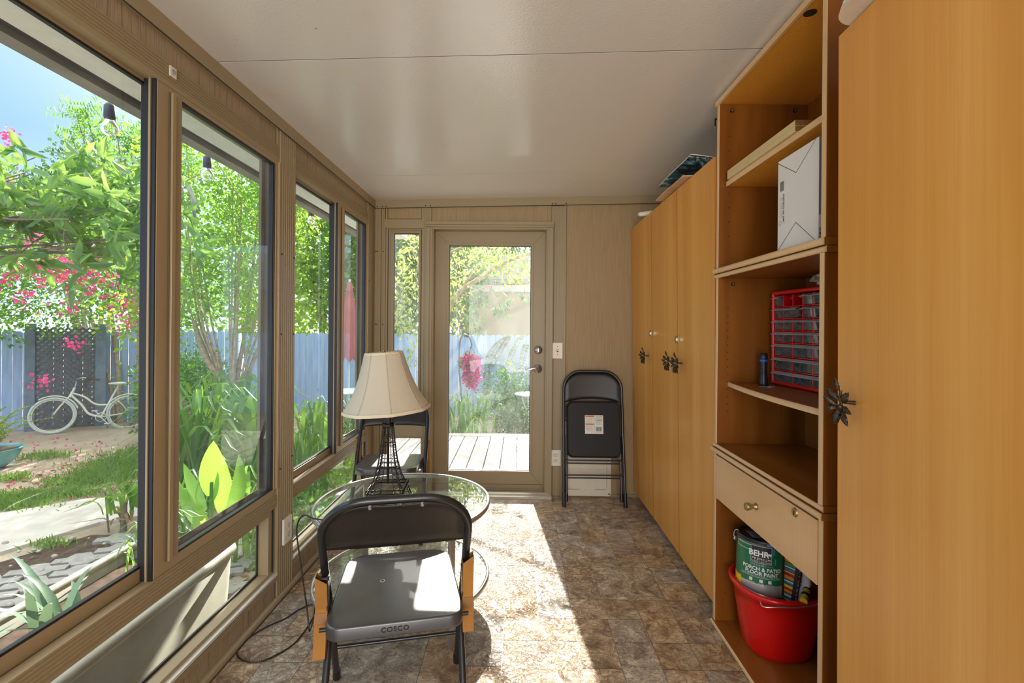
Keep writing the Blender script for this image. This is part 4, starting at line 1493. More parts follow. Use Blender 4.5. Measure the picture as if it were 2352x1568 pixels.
def organ():
    mb = MB()
    # local: x = depth (0 front), y from 0 to -W, z up
    mb.box(0.010, -W_, 0.0, D_, 0.0, 0.012, 0)
    mb.box(0.010, -W_, H_ - 0.012, D_, 0.0, H_, 0)
    mb.box(0.010, -0.014, 0.0, D_, 0.0, H_, 0)
    mb.box(0.010, -W_, 0.0, D_, -W_ + 0.014, H_, 0)
    mb.box(D_ - 0.004, -W_, 0.0, D_, 0.0, H_, 0)
    fy0, fy1 = -W_, 0.0
    # rounded lip around the front
    mb.tube([(0.006, fy0 + 0.008, 0.008), (0.006, fy1 - 0.008, 0.008), (0.006, fy1 - 0.008, H_ - 0.008), (0.006, fy0 + 0.008, H_ - 0.008)], 0.0105, 10, 0, closed=True)
    rows = []
    z = H_ - 0.020
    for i in range(4):
        rows.append((z - 0.044, z, 8))
        z -= 0.049
    for i in range(3):
        rows.append((z - 0.051, z, 4))
        z -= 0.0565
    for (a, b, n) in rows:
        mb.box(0.004, -W_ + 0.010, a - 0.0045, D_, -0.010, a, 0)
        cw = (W_ - 0.030) / n
        for k in range(1, n):
            y = -0.015 - cw * k
            mb.box(0.003, y - 0.0032, a, D_ - 0.01, y + 0.0032, b, 0)
    mb.build('organizer_frame', M['red_plastic'], org, 0.0008)
    rn = random.Random(5)
    for ri, (a, b, n) in enumerate(rows):
        cw = (W_ - 0.030) / n
        for k in range(n):
            if ri == 0 and k in (1, 2):
                dx = 0.045
            elif rn.random() < 0.15:
                dx = -0.012
            else:
                dx = 0.0
            ya = -0.015 - cw * k - 0.0042
            yb2 = -0.015 - cw * (k + 1) + 0.0042
            m = MB()
            h1 = b - 0.010
            m.add([(0.004 + dx, ya, a + 0.002), (0.004 + dx, yb2, a + 0.002), (0.001 + dx, yb2, h1), (0.001 + dx, ya, h1)], [(0, 1, 2, 3)], 0)
            m.box(0.006 + dx, yb2, a + 0.002, D_ - 0.012 + min(dx, 0), ya, a + 0.0035, 0)
            m.add([(0.004 + dx, ya, a + 0.002), (0.11, ya, a + 0.002), (0.11, ya, h1), (0.001 + dx, ya, h1)], [(0, 1, 2, 3)], 0)
            m.add([(0.004 + dx, yb2, a + 0.002), (0.11, yb2, a + 0.002), (0.11, yb2, h1), (0.001 + dx, yb2, h1)], [(0, 1, 2, 3)], 0)
            # pull lip sloping out over the front
            m.add([(0.006 + dx, ya + 0.004, b - 0.002), (0.006 + dx, yb2 - 0.004, b - 0.002), (-0.014 + dx, yb2 - 0.003, b - 0.011), (-0.014 + dx, ya + 0.003, b - 0.011),
                   (0.006 + dx, ya + 0.004, b - 0.0035), (0.006 + dx, yb2 - 0.004, b - 0.0035), (-0.014 + dx, yb2 - 0.003, b - 0.0125), (-0.014 + dx, ya + 0.003, b - 0.0125)],
                  [(0, 1, 2, 3), (7, 6, 5, 4), (3, 2, 6, 7)], 1)
            # a few small parts inside
            for q in range(rn.randint(1, 4)):
                cx, cy = 0.018 + dx + rn.random() * 0.03, ya + (yb2 - ya) * (0.2 + 0.6 * rn.random())
                r_ = 0.003 + rn.random() * 0.004
                m.box(cx - r_, cy - r_, a + 0.004, cx + r_, cy + r_, a + 0.004 + r_ * 2 + 0.004, 2)
            m.build('drawer', [M['bin_clear'], M['lip'], M['box_grey'] if rn.random() < .8 else M['green_print']], org)


M['lip'] = plain('frosted_drawer_lip', (0.42, 0.44, 0.44), 0.25, 0, 0.6, 0.15, 20)
organ()

# crumpled bag on top of the organiser
mb = MB()
rn = random.Random(8)
sx, sy, sz = 0.05, 0.06, 0.026
v, fcs = [], []
nu, nv = 14, 9
for i in range(nv + 1):
    th = math.pi * i / nv
    for k in range(nu):
        a = 2 * math.pi * k / nu
        j = 0.75 + 0.5 * rn.random()
        v.append((sx * math.sin(th) * math.cos(a) * j, sy * math.sin(th) * math.sin(a) * j, max(-sz, sz * math.cos(th) * j)))
for i in range(nv):
    for k in range(nu):
        k2 = (k + 1) % nu
        fcs.append((i * nu + k, (i + 1) * nu + k, (i + 1) * nu + k2, i * nu + k2))
mb.add(v, fcs, 0, False)
o = mb.build('plastic_bag', M['clear_bag'])
o.location = (1.120, 1.735, 1.0590 + H_ + 0.027)
tag(o, 'crumpled clear plastic bag lying on top of the red organizer', 'plastic bag')

# flashlight standing on its head
fl_ = thing('flashlight', 'black flashlight with a blue ring standing beside the red organizer', 'flashlight', (0.998, 1.952, 1.0590))
mb = MB()
mb.lathe([(0, 0), (0.0175, 0), (0.0175, 0.006), (0.0165, 0.028), (0.0135, 0.042), (0.0135, 0.098)], 20)
for i in range(7):
    mb.lathe([(0.0137, 0.048 + i * 0.007), (0.0145, 0.050 + i * 0.007), (0.0137, 0.053 + i * 0.007)], 20)
mb.lathe([(0.0145, 0.106), (0.0155, 0.110), (0.0155, 0.128), (0.012, 0.130), (0, 0.130)], 20)
mb.box(-0.012, -0.003, 0.128, -0.006, 0.003, 0.134)
mb.box(0.006, -0.003, 0.128, 0.012, 0.003, 0.134)
mb.build('flashlight_body', M['black_plastic'], fl_)
mb = MB()
mb.lathe([(0.0135, 0.097), (0.0148, 0.099), (0.0148, 0.105), (0.0135, 0.107)], 20)
tag(mb.build('blue_ring', M['blue_band'], fl_), 'bright blue ring')
# small key ring with wrist strap between them
mb = MB()
kp = Vector((0.990, 1.890, 1.0605))
mb.tube([kp + Vector((0.018 * math.cos(a), 0.018 * math.sin(a), 0.001)) for a in [i * math.pi / 8 for i in range(16)]], 0.0012, 6, 0, closed=True)
mb.box(kp.x - 0.03, kp.y + 0.010, kp.z - 0.001, kp.x - 0.008, kp.y + 0.020, kp.z + 0.002, 0)
mb.tube(bez([kp + Vector((0.0, 0.018, 0.001)), kp + Vector((0.01, 0.05, 0.002)), kp + Vector((0.0, 0.06, 0.001))], 5), 0.0018, 6, 1)
o = mb.build('key_ring', [M['silver'], M['black_plastic']])
tag(o, 'small key ring lying on the shelf at the foot of the organizer', 'key ring')

# ================================================================ bottom compartment
BK = Vector((1.038, 1.918, 0.0205))


def bucket():
    t = thing('bucket', 'glossy red plastic bucket standing under the drawer', 'bucket', BK)
    A, B = 0.152, 0.142
    a0, b0 = 0.118, 0.104
    H = 0.264
    n = 48
    mb = MB()

    def ring(fr, z, out=0.0):
        r = []
        for k in range(n):
            an = 2 * math.pi * k / n
            a = a0 + (A - a0) * fr + out
            b = b0 + (B - b0) * fr + out
            e = 0.85
            cx, sx = math.cos(an), math.sin(an)
            r.append((a * math.copysign(abs(cx) ** e, cx), b * math.copysign(abs(sx) ** e, sx), z))
        return r
    lv = [(-0.12, 0.0, 0), (0.0, 0.004, 0), (0.06, 0.022, 0.004), (0.3, 0.08, 0.006), (0.7, 0.18, 0.006), (0.9, 0.236, 0.006), (0.94, 0.240, 0.016), (1.0, H - 0.006, 0.020), (1.0, H, 0.016), (0.98, H, 0.002), (0.9, 0.22, 0.0), (0.3, 0.09, 0.0), (0.05, 0.02, -0.004)]
    v = []
    for (fr, z, o) in lv:
        v += ring(fr, z, o)
    f = []
    for i in range(len(lv) - 1):
        for k in range(n):
            k2 = (k + 1) % n
            f.append((i * n + k, i * n + k2, (i + 1) * n + k2, (i + 1) * n + k))
    mb.add(v, f, 0, True)
    mb.add(ring(-0.12, 0.0), [tuple(range(n))[::-1]], 0)
    mb.add(ring(0.05, 0.02, -0.004), [tuple(range(n))], 0)
    mb.build('bucket_body', M['red_bucket'], t)
    mb = MB()
    e1 = Vector((-A + 0.03, -0.115, H - 0.018))
    mb.tube(bez([e1 + Vector((0.004, 0.012, 0.012)), e1, e1 + Vector((-0.002, -0.03, -0.006)), (-0.07, -B - 0.018, H - 0.016), (0.0, -B - 0.024, H - 0.012), (0.08, -B - 0.01, H - 0.004)], 8), 0.0026, 8)
    tag(mb.build('wire_handle', M['wire_steel'], t), 'thin steel wire handle')
    return t


bucket()

# can of floor paint resting in the bucket
CR, CH = 0.090, 0.210
can = thing('paint_can', 'green can of porch floor paint with a black lid standing in the bucket', 'paint can', (0.977, 1.925, 0.250), R(0))
can.rotation_euler = (R(-2.5), R(2.5), 0)
mb = MB()
mb.lathe([(0, 0), (CR - 0.001, 0), (CR, 0.004), (CR - 0.0012, 0.008), (CR - 0.0012, CH - 0.012), (CR + 0.002, CH - 0.008), (CR + 0.002, CH)], 56)
mb.build('can_body', M['can_metal'], can)
mb = MB()
mb.lathe([(CR + 0.0035, CH - 0.012), (CR + 0.0045, CH - 0.002), (CR + 0.003, CH + 0.003), (CR - 0.008, CH + 0.003), (CR - 0.012, CH - 0.003), (CR - 0.022, CH - 0.002), (0, CH - 0.002)], 56)
lid = tag(mb.build('lid', M['black_plastic'], can), 'black plastic lid')
mb = MB()
mb.add([(-0.055, -0.035, CH - 0.0012), (0.030, -0.045, CH - 0.0012), (0.040, 0.025, CH - 0.0012), (-0.045, 0.035, CH - 0.0012)], [(0, 1, 2, 3)], 0)
for i in range(5):
    mb.add([(-0.040 + i * .002, 0.022 - i * 0.011, CH - 0.0008), (0.028 + i * .002, 0.014 - i * 0.011, CH - 0.0008), (0.028, 0.010 - i * 0.011, CH - 0.0008), (-0.040, 0.018 - i * 0.011, CH - 0.0008)], [(0, 1, 2, 3)], 1)
mb.add([(-0.052, 0.010, CH - 0.0006), (-0.038, 0.008, CH - 0.0006), (-0.036, 0.024, CH - 0.0006), (-0.049, 0.026, CH - 0.0006)], [(0, 1, 2, 3)], 2)
mb.build('lid_sticker', [M['box_grey'], M['black_print'], M['blue_print']], lid)
# label wraps the can; angle 0 faces the camera side
FACE = math.atan2(0 - 1.925, 0 - 0.977)    # direction from can to camera


def wrap(r, a0=0.0, z0=0.0):
    def fn(x, y, h):
        an = FACE + a0 + x / r
        return (r * math.cos(an), r * math.sin(an), z0 + y)
    return fn


def patch(mb, a0, a1, z0, z1, r, mi, n=20):
    v, f = [], []
    for i in range(n + 1):
        an = FACE + a0 + (a1 - a0) * i / n
        v += [(r * math.cos(an), r * math.sin(an), z0), (r * math.cos(an), r * math.sin(an), z1)]
    for i in range(n):
        f.append((2 * i, 2 * i + 2, 2 * i + 3, 2 * i + 1))
    mb.add(v, f, mi, True)


mb = MB()
patch(mb, -2.6, 0.95, 0.048, CH - 0.016, CR + 0.0002, 0, 44)
patch(mb, 0.95, 2.4, 0.010, CH - 0.016, CR + 0.0002, 1, 20)
patch(mb, -1.5, 0.95, 0.010, 0.048, CR + 0.0002, 2, 24)
patch(mb, -1.5, -0.85, 0.012, 0.055, CR + 0.0004, 3, 8)
patch(mb, -1.15, -0.35, 0.168, CH - 0.020, CR + 0.0005, 2, 8)
patch(mb, -1.10, -0.40, 0.171, CH - 0.024, CR + 0.0007, 0, 8)
patch(mb, -0.42, 0.42, 0.126, CH - 0.018, CR + 0.0005, 4, 12)
patch(mb, -0.39, 0.39, 0.129, CH - 0.021, CR + 0.0007, 1, 12)
tag(mb.build('paper_label', [M['green_label'], M['black_print'], M['can_metal'], M['yellow_print'], M['grey_print']], can), 'green printed paint label')
mb = MB()
r2 = CR + 0.0012
text_mb('BEHR', 0.030, wrap(r2, -0.10, 0.162), mb, 0, bold=0.0009)
text_mb('PREMIUM', 0.0135, wrap(r2, 0.0, 0.1425), mb, 0, spacing=1.25)
text_mb('FLOOR COATINGS', 0.0075, wrap(r2, 0.0, 0.133), mb, 0, spacing=1.15)
# small bear silhouette by the brand word
bear = [(0, 0), (0.002, 0), (0.0025, 0.003), (0.009, 0.003), (0.0095, 0), (0.012, 0), (0.0125, 0.005), (0.016, 0.007), (0.0165, 0.0095), (0.013, 0.0105), (0.010, 0.0105), (0.004, 0.011), (0, 0.008)]
fnb = wrap(r2, 0.285, 0.157)
mb.add([fnb(p[0] - 0.004, p[1], 0) for p in bear], [tuple(range(len(bear)))], 0)
text_mb('LOW-LUSTRE ENAMEL', 0.0085, wrap(r2, 0.04, 0.119), mb, 1)
text_mb('PORCH & PATIO', 0.0195, wrap(r2, 0.04, 0.104), mb, 0, bold=0.0005)
text_mb('FLOOR PAINT', 0.0195, wrap(r2, 0.04, 0.087), mb, 0, bold=0.0005)
text_mb('Ideal for Wood and Concrete Porches, Patios & More', 0.0068, wrap(r2, 0.0, 0.0735), mb, 0)
patch(mb, -0.85, 0.80, 0.0782, 0.0787, r2, 0, 20)
for i, (a, w1) in enumerate([(-0.38, 'Waterproofing'), (0.02, 'Non-fade'), (0.36, 'Mildew Resist')]):
    patch(mb, a - 0.065, a + 0.065, 0.055, 0.067, r2, 2, 4)
    text_mb(w1, 0.0052, wrap(r2, a, 0.0505), mb, 0)
mb.build('label_print', [M['white_print'], M['can_metal'], M['paper']], can)
mb = MB()
for (a, zt, ln) in [(0.50, CH - 0.006, 0.040), (0.57, 0.150, 0.022)]:
    patch(mb, a - 0.028, a + 0.022, zt - ln, zt, r2 + 0.0004, 0, 3)
patch(mb, 0.20, 0.62, CH - 0.012, CH - 0.004, CR + 0.0052, 0, 8)
mb.build('paint_drip', M['blue_paint'], can)
mb = MB()
ea = FACE - 1.35
ec = Vector(((CR + 0.003) * math.cos(ea), (CR + 0.003) * math.sin(ea), CH - 0.030))
eb = Vector(((CR + 0.003) * math.cos(ea + math.pi), (CR + 0.003) * math.sin(ea + math.pi), CH - 0.030))
mb.tube(bez([ec, ec + Vector((-0.006, 0.010, 0.012)), ec * 0.9 + Vector((-0.003, 0.0, 0.052)), ec * 0.35 + Vector((0.02, 0.01, 0.068)), eb * 0.5 + Vector((0.02, 0, 0.055)), eb + Vector((0.004, -0.01, 0.01)), eb], 8), 0.0018, 8)
mb.tube([ec + Vector((0, 0, 0.0)), ec + Vector((-0.004, 0.006, 0.0))], 0.008, 12)
mb.build('bail_handle', M['wire_steel'], can)

# other things tucked into the bucket behind the can
mb = MB()
mb.box(-0.013, -0.035, 0, 0.013, 0.035, 0.235, 0)
rn = random.Random(4)
z = 0.006
i = 0
while z < 0.225:
    h = rn.choice([0.005, 0.008, 0.011])
    mb.add([(-0.0134, -0.022, z), (-0.0134, 0.034, z - 0.006), (-0.0134, 0.034, z + h - 0.006), (-0.0134, -0.022, z + h)], [(0, 1, 2, 3)], 1 + i % 6)
    mb.add([(-0.012, -0.0354, z), (0.0, -0.0354, z), (0.0, -0.0354, z + h), (-0.012, -0.0354, z + h)], [(0, 1, 2, 3)], 1 + i % 6)
    z += h + rn.choice([0.0, 0.003])
    i += 1
o = mb.build('striped_carton', [M['black_print'], M['red_print'], M['yellow_print'], M['blue_print'], M['paper'], M['green_print'], M['orange_print']])
o.location = (1.045, 1.858, 0.235)
o.rotation_euler = (R(6), R(3), R(30))
tag(o, 'narrow carton with coloured stripes standing in the bucket behind the can', 'box')
mb = MB()
prof = []
for i in range(9):
    t_ = i / 8
    wv = 0.034 * (1 - 0.3 * t_) + 0.003 * math.sin(i * 2.1)
    prof.append((wv, 0.015 * (1 - 0.5 * t_) + 0.002, t_ * 0.215))
v, fcs = [], []
for (a, b, z) in prof:
    for k in range(14):
        an = 2 * math.pi * k / 14
        v.append((b * math.cos(an), a * math.sin(an), z))
for i in range(8):
    for k in range(14):
        fcs.append((i * 14 + k, i * 14 + (k + 1) % 14, (i + 1) * 14 + (k + 1) % 14, (i + 1) * 14 + k))
mb.add(v, fcs, 0, True)
mb.add(v[-14:], [tuple(range(14))], 0)
text_mb('COUNTRY', 0.020, lambda x, y, h: (-0.0165, -y, 0.13 + x), mb, 1)
o = mb.build('paper_pouch', [M['paper'], M['black_print']])
o.location = (1.085, 1.838, 0.225)
o.rotation_euler = (R(3), R(4), R(25))
tag(o, 'cream paper pouch standing in the bucket beside the striped carton', 'pouch')
tl = thing('hand_tool', 'hand tool with black and yellow handle lying in the bucket', 'tool', (1.085, 1.800, 0.300))
tl.rotation_euler = (0, R(-12), R(50))
mb = MB()
mb.tube([(-0.05, 0, 0), (0.07, 0.0, 0)], [0.013, 0.011], 12)
mb.build('grip', M['yellow_print'], tl)
mb = MB()
mb.tube([(-0.024, 0, 0), (-0.012, 0, 0)], 0.0142, 12)
mb.tube([(0.012, 0, 0), (0.03, 0, 0)], 0.0134, 12)
mb.box(0.07, -0.02, -0.004, 0.10, 0.02, 0.004)
mb.build('tool_head', M['black_plastic'], tl)

# ================================================================ things lying on the cabinet tops
top2 = 2.0465
mg = thing('magazine', 'glossy dark magazine hanging over the edge of the cabinet top', 'magazine', (0, 0, 0))
mb = MB()
mA, mB_ = Vector((0.800, 2.760, 2.140)), Vector((0.832, 2.335, 2.176))
mC, mD = Vector((1.06, 2.290, 2.082)), Vector((1.060, 2.745, 2.070))


def sheet(mb, a, b, c, d, th, mi_top, mi_bot, mi_edge, n=8, sag=0.0):
    v, f = [], []
    for i in range(n + 1):
        s_ = i / n
        for j in range(n + 1):
            q = j / n
            p = (a * (1 - s_) + b * s_) * (1 - q) + (d * (1 - s_) + c * s_) * q
            p = p + Vector((0, 0, -sag * (1 - q) ** 2 + 0.004 * math.sin(s_ * 5)))
            v.append(p)
    m = (n + 1)
    o = len(v)
    v2 = [p - Vector((0, 0, th)) for p in v]
    ft, fb, fe = [], [], []
    for i in range(n):
        for j in range(n):
            q = (i * m + j, (i + 1) * m + j, (i + 1) * m + j + 1, i * m + j + 1)
            ft.append(q)
            fb.append(tuple(x + o for x in q[::-1]))
    for i in range(n):
        for (p, q) in (((i) * m, (i + 1) * m), (i * m + n, (i + 1) * m + n)):
            fe.append((p, q, q + o, p + o))
        for (p, q) in ((i, i + 1), (n * m + i, n * m + i + 1)):
            fe.append((p, q, q + o, p + o))
    mb.add(v + v2, ft, mi_top, True)
    mb.add(v + v2, fb, mi_bot, True)
    mb.add(v + v2, fe, mi_edge, False)


sheet(mb, mA, mB_, mC, mD, 0.004, 0, 0, 1, sag=0.03)
mb.build('cover', [M['magazine'], M['paper']], mg)
mb = MB()
# strip of coloured blocks along the near edge
colm = ['paper', 'yellow_print', 'red_print', 'paper', 'red_print', 'yellow_print', 'paper', 'blue_print', 'orange_print', 'paper', 'green_print']
for i in range(22):
    a = mB_ + (mC - mB_) * (i / 22) + Vector((0, 0, -0.0345 + 0.030 * (1 - (1 - i / 22) ** 2)))
    b = mB_ + (mC - mB_) * ((i + 1) / 22) + Vector((0, 0, -0.0345 + 0.030 * (1 - (1 - (i + 1) / 22) ** 2)))
    off = Vector((0.002, 0.022, -0.0048))
    a2, b2 = a + Vector((0, 0, -0.0015)), b + Vector((0, 0, -0.0015))
    mb.add([a2, b2, b2 + off * 1.0, a2 + off], [(0, 1, 2, 3)], i % 11)
mb.build('colour_strip', [M[c] for c in colm], mg)
mb = MB()
sheet(mb, Vector((0.812, 2.860, 2.060)), Vector((0.815, 2.40, 2.066)), Vector((1.02, 2.38, 2.058)), Vector((1.03, 2.86, 2.055)), 0.006, 0, 0, 0, sag=0.004)
o = mb.build('brown_paper', M['brown_paper'])
tag(o, 'crumpled tan paper lying on the cabinet under the magazine', 'paper')
mb = MB()
mb.tube([(0.815, 3.26, 2.066), (1.10, 3.10, 2.066)], 0.0155, 14, 0)
mb.tube([(0.810, 3.263, 2.066), (0.816, 3.259, 2.066)], 0.0165, 14, 1)
o = mb.build('light_tube', [M['diffuser'], M['silver']])
tag(o, 'pale light tube lying on top of the far corner cabinet', 'light tube')
# large dusty light lens lying upside down on the nearest cabinet
ln = thing('light_lens', 'dusty white plastic light cover lying on the nearest cabinet', 'light cover', (0, 0, 0))
mb = MB()
n = 30
Ls = []
hw, hl = 0.12, 0.30
cx, cy = 0.860, 0.895
v, fcs = [], []
outline = rrect(-hw, -hl, hw, hl, 0.075, 7)
levels = [(1.0, 0.0), (0.98, 0.012), (0.90, 0.045), (0.82, 0.058), (0.0, 0.066)]
for (s_, z) in levels:
    for (a, b) in outline:
        k = s_
        aa = math.copysign(max(0, abs(a) - (1 - k) * hw), a) if s_ else 0
        bb = math.copysign(max(0, abs(b) - (1 - k) * hw), b) if s_ else math.copysign(max(0, abs(b) - hw), b)
        v.append((aa, bb, z))
m = len(outline)
for i in range(len(levels) - 1):
    for k in range(m):
        fcs.append((i * m + k, i * m + (k + 1) % m, (i + 1) * m + (k + 1) % m, (i + 1) * m + k))
mb.add(v, fcs, 0, True)
mb.add(v[:m], [tuple(range(m))[::-1]], 0)
mb.box(-hw - 0.004, -hl + 0.08, 0.002, -hw + 0.004, hl - 0.08, 0.010, 0)
o = mb.build('lens_shell', M['diffuser'], ln)
ln.location = (cx, cy, 2.0475)
ln.rotation_euler = (0, 0, R(-3.8))

# ================================================================ folding chairs
def plane_pt(u, w, off=0.0, foot=0.41):
    """point on the leaning plane of the long chair frame: u sideways, w up along the tube, off toward the rear"""
    return Vector((u, foot - 0.482 * w - 0.876 * off, 0.876 * w - 0.482 * off))


def back_panel_mb(hw=0.205, w0=0.716, w1=0.905, rad=0.135, fn=plane_pt, arch=0.018):
    """pressed sheet backrest: arched top, curved lower edge, raised border"""
    mb = MB()
    NU, NW = 36, 12
    v = []
    for side in (0, 1):
        for i in range(NU + 1):
            u = -hw + 2 * hw * i / NU
            a = abs(u)
            if a > hw - rad:
                dx = a - (hw - rad)
                top = w1 - rad * 0.92 + math.sqrt(max(0, rad * rad - dx * dx)) * 0.92
            else:
                top = w1
            bot = w0 + arch * (1 - (u / hw) ** 2) * 0.9
            top = max(top, bot + 0.004)
            for j in range(NW + 1):
                t = j / NW
                w = bot + (top - bot) * t
                e = min((top - w), (w - bot), (hw - a)) / 0.022
                e = max(0, min(1, e))
                dish = 0.007 * (e * e * (3 - 2 * e))
                curve = 0.016 * (1 - (u / hw) ** 2)
                v.append(fn(u, w, curve - dish * 0.0 + (0.0035 if side else 0.0) - dish))
    m = NW + 1
    o = (NU + 1) * m
    f = []
    for i in range(NU):
        for j in range(NW):
            q = (i * m + j, (i + 1) * m + j, (i + 1) * m + j + 1, i * m + j + 1)
            f.append(q)
            f.append(tuple(x + o for x in q[::-1]))
        f.append((i * m, i * m + o, (i + 1) * m + o, (i + 1) * m))
        f.append((i * m + NW, (i + 1) * m + NW, (i + 1) * m + NW + o, i * m + NW + o))
    mb.add(v, f, 0, True)
    return mb


def seat_mb(rear=0.200, front=0.185, depth=0.40, zr=0.428, zf=0.448, skirt=0.038):
    mb = MB()
    r = 0.045
    def outline(ins):
        pts = []
        for (cx, cy, a0, a1, rr) in ((rear - r, r, -math.pi / 2, 0, r), (front - 0.07, depth - 0.07, 0, math.pi / 2, 0.07),
                                     (-(front - 0.07), depth - 0.07, math.pi / 2, math.pi, 0.07), (-(rear - r), r, math.pi, 1.5 * math.pi, r)):
            for i in range(9):
                a = a0 + (a1 - a0) * i / 8
                pts.append((cx + (rr - ins) * math.cos(a), cy + (rr - ins) * math.sin(a)))
        return pts
    lv = [(0.003, -skirt), (0.0, -skirt), (0.0, -skirt + 0.002), (0.0, -0.005), (0.0015, -0.0018), (0.005, 0.0), (0.007, 0.0), (0.020, 0.0)]
    v, f = [], []
    n = len(outline(0))
    for ins, dz in lv:
        for (x, y) in outline(ins):
            v.append((x, y, zr + (zf - zr) * y / depth + dz))
    for i in range(len(lv) - 1):
        for k in range(n):
            f.append((i * n + k, i * n + (k + 1) % n, (i + 1) * n + (k + 1) % n, (i + 1) * n + k))
    mb.add(v, f, 0, True)
    # gently dished top
    inner = outline(0.020)
    cx_, cy_ = 0.0, depth * 0.5
    rings = [(1.0, 0.0), (0.75, -0.0015), (0.45, -0.004), (0.15, -0.005)]
    v, f = [], []
    for s_, dz in rings:
        for (x, y) in inner:
            X, Y = cx_ + (x - cx_) * s_, cy_ + (y - cy_) * s_
            v.append((X, Y, zr + (zf - zr) * Y / depth + dz))
    v.append((cx_, cy_, zr + (zf - zr) * 0.5 - 0.005))
    for i in range(len(rings) - 1):
        for k in range(n):
            f.append((i * n + k, i * n + (k + 1) % n, (i + 1) * n + (k + 1) % n, (i + 1) * n + k))
    L = (len(rings) - 1) * n
    for k in range(n):
        f.append((L + k, L + (k + 1) % n, len(v) - 1))
    mb.add(v, f, 0, True)
    # underside closing sheet
    und = outline(0.003)
    mb.add([(x, y, zr + (zf - zr) * y / depth - skirt + 0.001) for (x, y) in und], [tuple(range(n))[::-1]], 0)
    return mb


